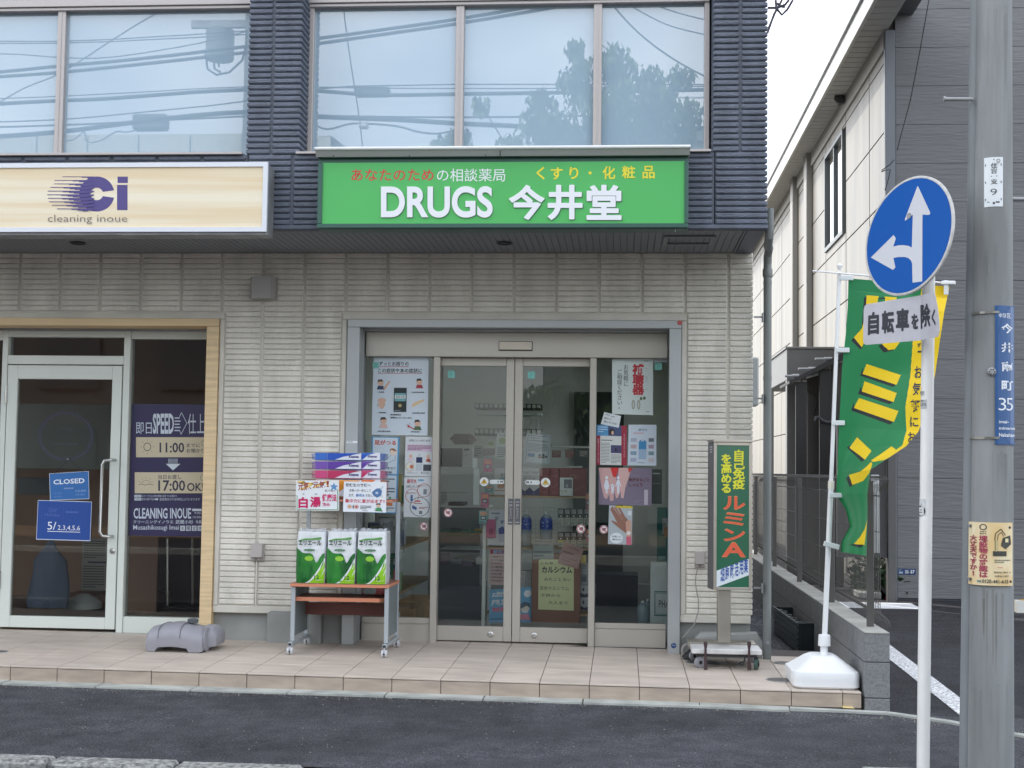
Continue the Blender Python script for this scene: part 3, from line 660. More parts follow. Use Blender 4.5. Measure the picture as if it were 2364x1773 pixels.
MB().lathe([(.006, 0), (.007, -.01), (.003, -.014)], (at(158, 1060, Y=YF).x, YF-.003, at(158, 1060, Y=YF).z), 'Y', 12).build('suction_hook', M_CHROME, dr)

# ---------------- pharmacy shop front
YM, YD = 1.606, 1.652
fl0, fl1, fr0, fr1 = R0, 1.921, 4.152, R1-.001
fz = 2.286
mb = MB(); mb.box(fl0, fl1, YP-.02, YP+.06, gz(1.8, 1.3), fz-.001, 0, .003); mb.box(fr0, fr1, YP-.02, YP+.06, gz(4.2, 1.3), fz-.001, 0, .003); mb.box(fl0, fr1, YP-.022, YP+.06, fz, HT-.001, 0, .003)
en = mb.build('entrance_frame', M_ALU, bld)
mb = MB(); mb.box(fl0+.004, fl1-.006, YP+.061, YM+.06, gz(1.8, 1.3), fz+.02, 0, .002); mb.box(fr0+.006, fr1-.004, YP+.061, YM+.06, gz(4.2, 1.5), fz+.02, 0, .002); mb.box(fl1-.005, fr0+.005, YP+.061, YM+.06, fz+.003, fz+.04, 0, .002)
mb.box(fl1-.006, fl1+.004, YP+.14, YP+.16, .01, fz); mb.box(fl1+.004, fr0-.004, YP+.14, YP+.16, fz-.012, fz)
mb.build('frame_reveal', M_ALU, bld)
MB().lathe([(.0, 0), (.0165, 0), (.0165, -.003), (.012, -.005), (0, -.005)], (at(1569, 745, Y=YP-.02).x, YP-.022, at(1569, 745, Y=YP-.02).z), 'Y', 16).build('red_cap', ink((190, 90, 90)), bld)
zh0 = at(1200, 824.5, Y=YM-.05).z
hx0, hx1 = 1.925, 4.146
hd = MB().box(hx0, hx1, YM-.05, YM+.12, zh0, fz-.012, 0, .003).build('door_header', M_ALU2, bld)
a, b = at(1153, 789, Y=YM-.055), at(1228, 808, Y=YM-.055)
sn = MB().box(a.x-.004, b.x+.004, YM-.064, YM-.051, b.z-.006, a.z+.004, 0, .003).build('door_sensor', M_DKSTEEL, hd)
MB().box(a.x, b.x, YM-.074, YM-.0645, b.z, a.z, 0, .003).build('sensor_cover', ink((214, 206, 190)), hd) if False else MB().box(a.x, b.x, YM-.074, YM-.0645, b.z, a.z, 0, .003).build('sensor_cover', ink((214, 206, 190)), hd)
ml0, ml1, mr0, mr1 = 2.432, 2.481, 3.585, 3.633
zb = gz(3, 1.6)
for p, q in ((ml0, ml1), (mr0, mr1)): MB().box(p, q, YM-.04, YM+.06, zb-.004, zh0-.001, 0, .003).build('mullion', M_ALU2, bld)
def side_light(x0, x1, zr):
    mb = MB(); z1 = at(1450, 1420, Y=YM).z
    mb.box(x0, x1, YM-.012, YM+.04, zb-.004, zr[0], 0, .002); mb.box(x0, x1, YM-.006, YM+.04, zr[0]+.005, zr[1], 0, .002); mb.box(x0, x1, YM+.0, YM+.04, zr[0], zr[0]+.005)
    f = mb.build('side_window_rail', M_ALU2, bld)
    MB().box(x0-.01, x1+.01, YM+.012, YM+.018, zr[1]-.01, zh0+.01).build('pane', M_GLASS, f)
side_light(hx0, ml0-.001, (.130, .178)); side_light(mr1+.001, hx1, (.126, .170))
def slider(x0, x1, side):
    mb = MB(); y0, y1 = YD-.015, YD+.03; st = .042; sc_ = .06
    lw, rw = (.010, sc_) if side < 0 else (sc_, .022)
    zt = zh0-.002; z0 = zb+.012
    mb.box(x0, x0+lw, y0, y1, z0, zt, 0, .003); mb.box(x1-rw, x1, y0, y1, z0, zt, 0, .003)
    mb.box(x0+lw+.0005, x1-rw-.0005, y0+.002, y1-.002, at(1100, 845, Y=YD).z, zt, 0, .002); mb.box(x0+lw+.0005, x1-rw-.0005, y0+.002, y1-.002, z0, at(1100, 1445, Y=YD).z, 0, .002)
    d = mb.build('sliding_door', M_ALU2, bld)
    MB().box(x0+lw-.005, x1-rw+.005, YD+.005, YD+.011, at(1100, 1445, Y=YD).z-.01, at(1100, 845, Y=YD).z+.01).build('pane', M_GLASS, d)
    return d
xm = at(1183, 1300, Y=YD).x
d1_ = slider(ml1-.02, xm-.002, -1); d2_ = slider(xm+.002, mr0+.02, 1)
for d_, (x0, x1), (lx, ly) in ((d1_, (1173.5, 1184.5), (1132.5, 1464.5)), (d2_, (1188.5, 1200.5), (1233.5, 1467))):
    a, b = at(x0, 1151, Y=YD-.016), at(x1, 1211, Y=YD-.016)
    pl = MB().box(a.x, b.x, YD-.020, YD-.0155, b.z, a.z, 0, .001).build('push_plate', pm('push_plate_grey', S(92, 94, 98), .4), d_)
    printed('print', quad4((a.x, YD-.021, a.z), (b.x, YD-.021, a.z), (b.x, YD-.021, b.z), (a.x, YD-.021, b.z)), [('T', .15, .10, .85, .16, '自動', (205, 205, 205)), ('V', .2, .22, .8, .78, '押して下さい', (205, 205, 205)), ('R', .15, .9, .85, .93, (190, 190, 190))], d_)
    c = at(lx, ly, Y=YD-.016); MB().lathe([(.021, .0), (.021, -.006), (.013, -.009), (.012, -.005), (.004, -.005)], (c.x, YD-.014, c.z), 'Y', 20).build('door_lock', M_CHROME, d_)
MB().box(hx0, hx1, YM-.03, YD+.05, zb-.03, zb-.003).build('threshold', M_DKSTEEL, bld)

# ---------------- interiors
fy0, fy1 = 1.67, 7.2
m_wallin = pm('interior_paint', S(226, 228, 222), .8, var=.03, vscale=1)
MB().box(1.32, XR-.121, fy0+.03, fy1, zb-.03, zb-.004).build('interior_floor', pm('interior_vinyl', S(150, 152, 152), .45, var=.08, vscale=2), bld)
mb = MB(); mb.box(1.32, XR-.121, fy1, fy1+.1, 0, 2.66); mb.box(1.26, 1.32, fy0, fy1, 0, 2.66)
for q in ((fy0, 2.4, 0, 2.66), (6.9, fy1, 0, 2.66), (2.4, 6.9, 0, .7), (2.4, 6.9, 2.5, 2.66)): mb.box(XR-.16, XR-.1205, *q)  # inner lining, open at the added window
mb.build('interior_wall', m_wallin, bld)
MB().box(1.32, XR-.16, 1.68, fy1, 2.60, 2.64).build('ceiling', pm('ceiling_paint', S(238, 238, 234), .8), bld)
p, q = at(1325, 1000, Y=fy1-.01), at(1440, 1000, Y=fy1-.01)
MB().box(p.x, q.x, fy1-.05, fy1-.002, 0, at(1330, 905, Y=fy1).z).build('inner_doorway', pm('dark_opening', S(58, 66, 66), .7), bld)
m_br = pm('brown_wall_paint', S(170, 132, 110), .8, var=.05)
MB().box(-4.0, 1.2, 1.7, 5.2, -.02, .02).build('left_shop_floor', pm('left_floor', S(110, 92, 80), .5), bld)
mb = MB(); mb.box(-4.0, 1.2, 4.2, 4.3, 0, 2.66); mb.box(1.18, 1.255, 1.62, 4.2, 0, 2.66); mb.build('left_shop_wall', m_br, bld)
MB().box(-4.05, 1.2, 1.68, 4.3, 2.6, 2.64).build('left_shop_ceiling', m_br, bld)
MB().box(-4.05, XR-.15, .67, 8.5, 2.96, 3.06).build('upper_floor_slab', m_wallin, bld)
# ================================================================== signs and things in front of the shop
def fpx(Y):
    def f(u, v, n=0.): return at(u, v, Y=Y-n)
    f.nrm = Vector((0, -1, 0)); return f
def fz(k, Y):
    a, b, s = ZR[k]
    def f(u, v, n=0.): return at(a+u*s, b+v*s, Y=Y-n)
    f.nrm = Vector((0, -1, 0)); return f
def zq(k, *pts): return [zp(k, *p) for p in pts]

# cleaning shop sign
t = thing('shop_sign', 'long cream wood-look fascia sign with purple Ci logo above the cleaning shop', 'sign', (.3, .25, 2.78))
z0, z1, x0, x1 = 2.782, 3.237, -1.12, 1.524
MB().box(x0, x1, .19, YU-.002, z0-.018, z1-.012, 0, .003).build('sign_box', M_GALV, t)
mb = MB(); fw = .030; m_fr = pm('white_sign_frame', S(226, 230, 238), .35, .1)
for q in ([(x0, z1), (x1, z1), (x1-fw, z1-fw), (x0+fw, z1-fw)], [(x1, z1), (x1, z0), (x1-fw, z0+fw), (x1-fw, z1-fw)], [(x1, z0), (x0, z0), (x0+fw, z0+fw), (x1-fw, z0+fw)], [(x0, z0), (x0, z1), (x0+fw, z1-fw), (x0+fw, z0+fw)]):
    mm = MB().hexa([(a, .168, b) for a, b in q], [(a, .19, b) for a, b in q]); mm.build('frame_rail', m_fr, t)
m_cream = pm('cream_wood_print', S(240, 231, 208), .45, var=.04, vscale=2.4, stretch=(.22, 1, 7), dark=S(232, 212, 176))
MB().box(x0+fw-.004, x1-fw+.004, .178, .189, z0+fw-.004, z1-fw+.004).build('sign_face', m_cream, t)
pur = (86, 76, 136); it = []
cx, cy, ro, ri = 618, 1238, 112, 40
P = [(cx+ro*math.cos(math.radians(a)), cy+ro*math.sin(math.radians(a))) for a in range(12, 349, 6)]
P += [(cx+ro*math.cos(math.radians(348)), cy+ro*math.sin(math.radians(348)))]
Q = [(cx+ri*math.cos(math.radians(a)), cy+ri*math.sin(math.radians(a))) for a in range(340, 19, -10)]
it.append(('P', P+Q, pur)); it += [('R', 750, 1127, 816, 1168, pur), ('R', 747, 1180, 814, 1341, pur)]
for y, xx, x2 in ((1129, 398, 520), (1152, 348, 465), (1174, 346, 440), (1196, 322, 405), (1220, 304, 400), (1243, 300, 392), (1266, 306, 398), (1288, 313, 410), (1310, 330, 425), (1333, 365, 455)):
    it.append(('R', xx, y-3, 600, y+1, pur)); it.append(('R', x2, y-1, 600, y+5, pur)); it.append(('R', x2+40, y-1, 590, y+10, pur)); it.append(('R', x2+72, y-2, 560, y+15, pur))
it.append(('T', 305, 1371, 812, 1430, 'cleaning inoue', (120, 112, 110), -.008))
printed('lettering', fz('s', .178), it, t)

# pharmacy sign
t = thing('shop_sign', 'green DRUGS fascia sign with white and yellow lettering above the sliding doors', 'sign', (3, .25, 2.81))
x0, x1, z0, z1 = 1.852, 4.227, 2.806, 3.262
m_gf = pm('dark_green_frame', S(62, 98, 88), .4, .2); m_gp = pm('green_sign_panel', S(84, 186, 100), .4, var=.03, vscale=1)
mb = MB().box(x0, x1, .20, YU-.002, z0-.004, z1, 0, .003); mb.build('sign_box', m_gf, t)
a, b = at(745, 377.5, Y=.175), at(1580, 515, Y=.175)
for q in ((x0, x1, b.z+.034+.397, z1-.001), (x0, x1, z0, z0+.028), (x0, a.x, z0+.029, z1-.034), (b.x+.0, x1, z0+.029, z1-.034)): MB().box(q[0], q[1], .175, .199, q[2], q[3], 0, .003).build('frame_rail', m_gf, t)
MB().box(a.x-.003, b.x+.003, .186, .199, z0+.026, z1-.030).build('sign_face', m_gp, t)
lip = MB(); lz = z1+.004
lip.hexa([(x0-.012, .13, lz+.045), (x0-.012, .19, lz+.06), (x0-.012, .30, lz+.06), (x0-.012, .30, lz), (x0-.012, .165, lz)], [(x1+.008, .13, lz+.045), (x1+.008, .19, lz+.06), (x1+.008, .30, lz+.06), (x1+.008, .30, lz), (x1+.008, .165, lz)])
lo = lip.build('light_cover', pm('sign_light_cover', S(196, 200, 196), .4, .3), t)
MB().tube([(x0-.014, .133, lz+.047), (x1+.010, .133, lz+.047)], .011, 10).build('cover_rail', M_PLAST, lo)
for px in (1064,): c = at(px+91, 352, Y=.13); MB().box(c.x-.004, c.x+.004, .115, .124, c.z-.03, c.z+.01).build('cover_clip', M_DKSTEEL, lo)
for zx, zy in ((580, 995), (1065, 995), (1552, 990)): c = at(*zp('t', zx, zy), Y=.15); MB().lathe([(.004, 0), (.004, -.004)], (c.x, .152, c.z), 'Y', 8).build('screw', M_DKSTEEL, lo)
c = at(*zp('u', 1102, 1460), Y=.22); MB().tube([(c.x, .23, c.z+.02), (c.x, .22, c.z-.012), (c.x+.002, .21, c.z-.018)], .0035, 8).build('pull_hook', M_PLAST, t)
fw_ = (238, 240, 245)
it = [('T', 888, 1192, 1600, 1393, 'DRUGS', (66, 120, 84), .03, 0), ('T', 883, 1188, 1596, 1389, 'DRUGS', fw_, .03, .004)]  # dark green copy paints the shadow edge of the raised letters
printed('lettering', fz('t', .186), [('T', 694, 1079, 1220, 1154, 'あなたのため', (206, 72, 66), .012), ('T', 1240, 1076, 1676, 1158, 'の相談薬局', fw_, .0)]+it, t)
it = []
for ch, x0_, x1_ in (('今', 40, 270), ('井', 288, 512), ('堂', 536, 760)):
    it.append(('T', x0_+5, 1184, x1_+5, 1409, ch, (60, 110, 80), .034))  # offset dark copy, the painted shadow of each raised character
for ch, x0_, x1_ in (('今', 40, 270), ('井', 288, 512), ('堂', 536, 760)): it.append(('T', x0_, 1179, x1_, 1404, ch, fw_, .034, .004))
for ch, x0_, x1_, y0_, y1_ in (('く', 217, 270, 1064, 1146), ('す', 308, 385, 1068, 1146), ('り', 427, 484, 1066, 1143), ('・', 549, 570, 1094, 1114), ('化', 638, 720, 1060, 1144), ('粧', 762, 848, 1058, 1140), ('品', 893, 972, 1058, 1140)):
    it.append(('T', x0_, y0_, x1_, y1_, ch, (238, 226, 66), .02))
printed('lettering', fz('u', .186), it, t)

# ---------------- left shop notices
Yc = YF-.006
def skin(u, v, r, c=(236, 200, 178)): return ('O', u, v, r, r*1.0, c)
m_blue = pm('blue_notice', S(58, 112, 178), .3)
t = poster('blue CLOSED notice hanging from a hook on the white glazed door', zq('f', (272, 32), (490, 18), (494, 172), (277, 180)), Yc, [
    ('R', 0, 0, 1, .012, (220, 228, 240)), ('R', 0, .985, 1, 1, (220, 228, 240)), ('R', 0, 0, .01, 1, (220, 228, 240)), ('R', .99, 0, 1, 1, (220, 228, 240)),
    ('T', .10, .24, .89, .42, 'CLOSED', (236, 242, 250), .02), ('T', .36, .56, .60, .61, '営業時間', (190, 210, 235)), ('T', .12, .72, .30, .77, '8:00', (110, 150, 205)), ('T', .66, .66, .92, .73, '12:00', (160, 190, 225)),
    ('T', .12, .84, .30, .89, '8:00', (110, 150, 205)), ('T', .66, .80, .88, .86, '19:00', (130, 170, 215))], (58, 112, 178), .003, 'notice', 'notice_board')
hk = at(*zp('e', 440, 1383), Y=YF-.006)
a, b = at(*zp('f', 300, 34), Y=Yc-.002), at(*zp('f', 462, 24), Y=Yc-.002)
MB().tube([a, hk, b], .0018, 6).build('string', M_BLACK, t)
t = poster('larger dark blue holiday notice below the CLOSED notice on the white door', zq('f', (210, 178), (508, 187), (499, 405), (200, 396)), Yc-.004, [
    ('R', 0, 0, 1, .014, (210, 220, 240)), ('R', 0, .982, 1, 1, (210, 220, 240)), ('R', 0, 0, .008, 1, (210, 220, 240)), ('R', .992, 0, 1, 1, (210, 220, 240)),
    ('L', [(.08, .18), (.48, .18), (.48, .46), (.08, .46), (.08, .18)], .0015, (74, 100, 178)), ('T', .21, .20, .36, .30, 'GW', (90, 116, 190)), ('T', .14, .32, .42, .43, 'Holiday', (90, 116, 190)),
    ('W', .52, .24, .92, .34, 1, (80, 106, 182)), ('T', .20, .54, .36, .74, '5/', (236, 240, 250)), ('T', .39, .62, .80, .76, '2,3,4,5,6', (236, 240, 250)), ('R', .20, .775, .81, .79, (236, 240, 250))],
    (44, 80, 156), .003, 'notice', 'notice_board')
# window film
Yfm = YF+.0285
t = thing('window_film', 'dark purple printed film with opening times on the window beside the white door', 'window film', (.45, Yfm, .75))
TLx = at(*zp('e', 845, 1030), Y=Yfm); BRx = at(*zp('f', 1116, 381), Y=Yfm)
MB().box(TLx.x, T0-.003, Yfm, Yfm+.001, BRx.z, TLx.z).build('sheet', pm('purple_film', S(52, 48, 84), .35), t)
lg = (196, 206, 218); bg = (196, 186, 160); dk = (52, 50, 72)
it = [('T', 868, 1148, 968, 1222, '即日', lg, .0), ('T', 975, 1090, 1110, 1222, 'SPEED', lg, .03), ('T', 1198, 1092, 1306, 1222, '仕上', lg, .0)]
it += [('R', 1114, 1116+i*20, 1146+(i % 2)*6, 1123+i*20, lg) for i in range(5)]
it += [('L', [(1146, 1112), (1158, 1084), (1192, 1152), (1156, 1224), (1146, 1198)], .004, lg)]
it += [('R', 868, 1242, 1306, 1370, bg), ('G', 940, 1304, 24, 27, .16, dk), ('T', 1018, 1276, 1176, 1341, '11:00', dk, .02), ('T', 1190, 1282, 1276, 1306, 'までに', dk, .01), ('T', 1190, 1316, 1304, 1342, 'お預かり', dk, .01), ('G', 1306, 1280, 20, 22, .1, dk)]
for k in range(8):
    a = k*math.pi/4; it.append(('L', [(940+34*math.cos(a), 1304+38*math.sin(a)), (940+46*math.cos(a), 1304+50*math.sin(a))], .002, dk))
for j in range(8):
    for i in range(9):
        if j < 4 or abs(i-4) <= 8-j-2: it.append(('R', 1074+i*7, 1380+j*8, 1078+i*7, 1385+j*8, lg))
it += [('P', [(1058, 1412), (1152, 1412), (1104, 1454)], lg)]
it += [('R', 860, 1466, 1300, 1600, bg), ('T', 1008, 1482, 1158, 1510, '当日お渡し', dk, .01), ('T', 1010, 1516, 1182, 1586, '17:00', dk, .02), ('T', 1194, 1534, 1298, 1586, 'OK!', dk, .02), ('G', 1298, 1500, 20, 22, .1, dk),
       ('L', [(884, 1546), (904, 1540), (925, 1548), (950, 1541), (980, 1547)], .003, dk), ('L', [(906, 1538), (912, 1524), (932, 1516), (952, 1524), (958, 1538)], .002, dk)]
for k in range(5):
    a = math.pi+math.pi*(k+.5)/5; it.append(('L', [(932+34*math.cos(a), 1538+30*math.sin(a)), (932+48*math.cos(a), 1538+42*math.sin(a))], .002, dk))
it += [('R', 858, 1610, 902, 1626, lg), ('T', 862, 1612, 898, 1624, '土曜日', dk), ('T', 906, 1610, 1128, 1625, 'スピード仕上げ受付時間11時までのお預かり', lg), ('R', 858, 1630, 902, 1646, lg), ('T', 862, 1632, 898, 1644, '日曜日', dk), ('T', 906, 1630, 980, 1645, '前日の預かり品', lg),
       ('P', [(986, 1634), (1000, 1634), (1000, 1629), (1012, 1638), (1000, 1647), (1000, 1642), (986, 1642)], lg), ('T', 1018, 1630, 1276, 1647, '翌営業日の夕方5時仕上げとなります', lg)]
printed('print', fz('e', Yfm), it, t)
it = [('T', 738, 222, 1056, 281, 'CLEANING INOUE', lg, .02), ('T', 736, 289, 958, 308, 'クリーニングイノウエ', lg, .01), ('T', 970, 288, 1068, 310, '武蔵小杉', lg, .01), ('T', 1080, 288, 1114, 310, '今井', lg, .01), ('T', 736, 316, 988, 350, 'Musashikosugi Imai', lg, .005),
      ('R', 1062, 226, 1114, 239, lg), ('T', 1074, 243, 1114, 256, '9:00-', lg), ('T', 1066, 266, 1114, 279, '15:00-', lg)]
for i, ch in enumerate('水曜定休'): it += [('R', 996+i*32, 320, 1022+i*32, 348, lg), ('T', 1000+i*32, 323, 1018+i*32, 345, ch, dk, .01)]
printed('print', fz('f', Yfm), [q for q in it if q[1] < 1110], t)
Yr = YF-.004
t = thing('door_emblem', 'faint purple ring emblem printed on the white door glass', 'emblem', (-.3, Yr, 1.3))
e_ = pm('faint_purple_print', S(66, 64, 98), .5, alpha=.3)
printed('print', fz('e', Yr), [('G', 420, 1236, 178, 160, .13, 'faint_purple_print'), ('T', 372, 1176, 500, 1206, 'Clean', 'faint_purple_print'), ('T', 350, 1270, 500, 1296, 'inoue', 'faint_purple_print')], t)

# ---------------- posters on the pharmacy glass
YL = YM+.0105; YS = YD+.003; YR_ = YL
blk = (44, 48, 60); red = (190, 56, 60); tealc = (60, 130, 140); skn = (226, 186, 162)
def man(u, v, s, hair, shirt, arm=True):
    o = [('O', u, v, .055*s, .040*s, skn), ('P', [(u-.06*s, v-.004), (u-.05*s, v-.045*s), (u+.02*s, v-.05*s), (u+.055*s, v-.02*s), (u-.03*s, v-.018*s)], hair), ('P', [(u-.07*s, v+.09*s), (u-.05*s, v+.04*s), (u+.05*s, v+.04*s), (u+.08*s, v+.09*s)], shirt)]
    if arm: o.append(('P', [(u+.05*s, v+.075*s), (u+.16*s, v-.03*s), (u+.19*s, v-.02*s), (u+.09*s, v+.09*s)], skn))
    return o
it = [('T', .10, .055, .64, .108, 'ずっとお困りの', blk, .02), ('R', .09, .116, .64, .122, red), ('T', .085, .142, .885, .198, 'この症状やあの症状に', blk, .02), ('R', .085, .204, .885, .210, red)]
it += man(.14, .33, .95, (92, 74, 64), (60, 78, 110)); it += man(.84, .315, .9, (48, 44, 50), (176, 66, 78), False)
it += [('O', .17, .60, .06, .065, skn), ('O', .17, .555, .075, .03, skn), ('L', [(.10, .60), (.09, .64)], .002, blk), ('P', [(.75, .58), (.92, .535), (.93, .56), (.80, .61), (.72, .64), (.71, .61)], (232, 204, 160))]
it += man(.21, .82, 1.0, (70, 52, 52), (226, 190, 178), False); it += man(.82, .845, .95, (60, 56, 60), (92, 118, 84), False); it += [('O', .66, .885, .022, .016, (196, 84, 90)), ('L', [(.68, .89), (.76, .92)], .008, (196, 84, 90)), ('L', [(.62, .86), (.66, .87)], .002, blk), ('L', [(.67, .84), (.69, .86)], .002, blk)]
for q in ((.08, .44, .21, .457), (.70, .44, .93, .457), (.08, .705, .25, .722), (.72, .705, .95, .722), (.11, .945, .34, .962), (.70, .945, .86, .962)): it.append(('T', *q, {0.08: '一般鎮痛', .70: '末梢神経性疾患'}.get(q[0], '急性慢性湿疹'), blk, .02))
it += [('R', .385, .392, .615, .702, (44, 54, 56)), ('R', .40, .46, .60, .565, (120, 176, 180)), ('R', .40, .486, .60, .53, (214, 226, 226)), ('T', .42, .492, .58, .522, 'ルミンＡ', blk, .02), ('O', .5, .62, .03, .022, (190, 170, 110)), ('W', .40, .675, .60, .695, 1, (150, 160, 160)),
       ('T', .33, .728, .52, .748, '第3類医薬品', blk, .02), ('T', .33, .765, .72, .79, '錠剤ルミンA-100γ', blk, .02)]
poster('white medicine poster with cartoon patients at top of the left pharmacy window', zq('k', (103, 208), (690, 208), (677, 1040), (83, 1030)), YL, it, (214, 226, 236))
bl = (96, 158, 204)
it = [('R', 0, 0, 1, .012, bl), ('R', 0, .985, 1, 1, bl), ('R', 0, 0, .05, 1, bl), ('R', .94, 0, 1, 1, bl), ('R', 0, .485, 1, .505, bl), ('T', .10, .045, .88, .11, '足がつる', (206, 74, 62), .03),
      ('O', .78, .20, .11, .045, (240, 220, 205)), ('P', [(.66, .20), (.68, .155), (.80, .148), (.90, .175), (.88, .19), (.72, .17)], (170, 110, 70)), ('L', [(.72, .235), (.58, .29), (.44, .33), (.62, .34), (.86, .30), (.88, .24)], .002, blk),
      ('T', .46, .395, .88, .43, 'ですか？', blk, .01), ('T', .42, .45, .76, .48, 'と対策', blk, .01)]
it += [('L', [(.1+.1*i, .15+.02*(i % 2)), (.16+.1*i, .14)], .0015, (150, 160, 170)) for i in range(4)]
it += [('W', .40, .54, .88, .60, 2, blk), ('W', .40, .66, .9, .78, 3, (90, 100, 120)), ('O', .72, .80, .05, .02, (110, 170, 140)), ('R', .45, .86, .82, .90, (214, 130, 90)), ('W', .3, .92, .9, .97, 2, blk)]
poster('blue bordered leg cramp poster behind the tissue boxes', zq('d', (765, 22), (956, 27), (937, 550), (757, 545)), YL, it, (214, 228, 238))
it = [('T', .12, .07, .88, .13, '女性にいい水にも中', (50, 60, 80), .01), ('R', .06, .20, .95, .37, (214, 190, 214)), ('W', .09, .22, .92, .35, 4, (110, 60, 80)), ('G', .18, .76, .15, .12, .1, (190, 160, 60)), ('O', .14, .76, .06, .05, (236, 226, 200)), ('O', .24, .76, .06, .05, (200, 110, 80)),
      ('R', .40, .52, .62, .66, (40, 56, 96)), ('R', .40, .68, .62, .86, (196, 206, 214)), ('R', .47, .44, .55, .51, (200, 206, 214)), ('O', .20, .50, .06, .05, skn), ('O', .20, .58, .11, .05, (220, 205, 215)), ('O', .82, .50, .06, .05, skn), ('P', [(.74, .62), (.80, .55), (.9, .56), (.92, .64)], (176, 84, 70)),
      ('R', .66, .70, .94, .86, (70, 76, 84)), ('T', .10, .90, .48, .93, 'からだにいいこと', blk), ('T', .58, .88, .88, .95, 'すごいい', blk, .01)]
poster('white water poster with bottle drawing, upper of two beside the left door', zq('d', (997, 22), (1187, 25), (1180, 297), (990, 293)), YL, it, (218, 224, 228))
it = [('T', .10, .05, .45, .16, '銀河水', (186, 60, 66), .02), ('O', .60, .08, .12, .03, (130, 180, 210)), ('T', .08, .20, .55, .27, 'お試しのしつ力', blk, .01), ('G', .30, .47, .25, .18, .08, (190, 110, 90)), ('G', .72, .33, .25, .17, .08, (170, 96, 90)), ('G', .58, .74, .36, .24, .06, (70, 96, 90)),
      ('R', .24, .45, .32, .60, (80, 110, 160)), ('R', .70, .30, .82, .43, (130, 140, 146)), ('P', [(.32, .70), (.48, .76), (.46, .83), (.30, .78)], (70, 100, 150)), ('R', .56, .84, .68, .92, (120, 130, 134)), ('T', .10, .38, .46, .42, '体温の特性水分', (150, 50, 60)), ('T', .50, .20, .82, .24, '健康な水をたて', (150, 50, 60)),
      ('R', .40, .585, .60, .615, (196, 60, 60)), ('W', .38, .64, .86, .68, 1, (150, 50, 60)), ('W', .56, .74, .9, .80, 2, (150, 50, 60))]
poster('white water poster with three overlapping circles, lower of two beside the left door', zq('d', (988, 300), (1178, 300), (1170, 577), (982, 572)), YL, it, (218, 224, 228))
it = [('V', .51, .10, .77, .645, '補聴器', (186, 52, 62), .045), ('V', .28, .10, .40, .50, 'お気軽に', blk, .0), ('V', .12, .19, .25, .93, 'ご相談ください。', blk, .0), ('O', .71, .71, .035, .03, (92, 116, 84)), ('O', .79, .70, .035, .03, (92, 116, 84)),
      ('O', .52, .82, .04, .085, (150, 156, 140)), ('O', .65, .82, .04, .085, (150, 156, 140)), ('O', .52, .82, .02, .06, (205, 210, 200)), ('O', .65, .82, .02, .06, (205, 210, 200)), ('W', .78, .03, .95, .05, 1, blk), ('T', .82, .16, .85, .18, 'ほ', (110, 110, 120)), ('V', .82, .30, .86, .42, 'ちょう', (110, 110, 120)), ('T', .82, .53, .85, .55, 'き', (110, 110, 120)), ('W', .84, .93, .95, .95, 1, blk)]
poster('white hearing aid poster with bold red characters in the right pharmacy window', zq('a', (1490, 320), (1830, 320), (1830, 788), (1490, 778)), YR_, it, (210, 222, 220))
poster('pale tape strip at the top corner of the right pharmacy window', zq('a', (1832, 320), (1948, 320), (1948, 345), (1832, 350)), YR_, [], (176, 188, 192), cat='tape', name='tape_strip')
it = [('T', .10, .10, .35, .20, 'サエコ', blk, .03), ('W', .45, .16, .8, .26, 1, blk), ('T', .10, .38, .50, .52, '銀河水しも', blk, .01), ('T', .14, .64, .85, .82, '飲んでいる水', blk, .01)]
poster('small tilted handwritten note below the hearing aid poster', zq('a', (1425, 762), (1565, 795), (1545, 893), (1395, 862)), YR_-.0012, it, (220, 228, 232), cat='note', name='note')
crim = (160, 44, 66)
it = [('R', 0, 0, .38, .27, (84, 152, 200)), ('W', .05, .03, .36, .2, 3, (190, 216, 236)), ('R', .38, 0, .82, .27, (70, 86, 126)), ('O', .5, .17, .10, .08, (46, 44, 54)), ('O', .53, .19, .04, .05, skn), ('R', 0, .27, .12, 1, crim), ('R', .82, 0, 1, 1, crim), ('V', .03, .34, .09, .95, '健康を守ろう水いのち', (216, 180, 190)), ('V', .89, .2, .95, .8, '大切なからだ', (216, 180, 190)),
      ('R', .12, .27, .82, .99, (214, 218, 216)), ('W', .16, .36, .78, .41, 1, (60, 66, 80)), ('W', .15, .44, .44, .96, 14, (120, 126, 130)), ('R', .47, .50, .82, .70, (72, 72, 110)), ('O', .64, .62, .04, .05, (40, 40, 60)), ('W', .47, .73, .8, .96, 7, (120, 126, 130))]
poster('magazine page with crimson margins in the right pharmacy window', zq('a', (1362, 868), (1612, 875), (1612, 1206), (1360, 1200)), YR_, it, (214, 218, 216))
it = [('T', .36, .10, .68, .16, '銀河水', (110, 136, 160), .01), ('W', .18, .19, .8, .24, 1, (206, 140, 150)), ('R', .38, .42, .64, .60, (66, 140, 190)), ('O', .51, .43, .13, .06, (66, 140, 190)), ('R', .38, .60, .64, .84, (158, 184, 210)), ('R', .46, .36, .56, .41, (190, 206, 220)), ('W', .36, .91, .72, .94, 1, (120, 130, 140))]
for k in range(4):
    it += [('R', .10, .33+k*.16, .30, .42+k*.16, [(170, 180, 196), (190, 170, 176), (130, 160, 180), (170, 176, 200)][k]), ('R', .72, .33+k*.16, .90, .42+k*.16, [(110, 120, 130), (170, 150, 170), (120, 150, 160), (196, 190, 196)][k])]
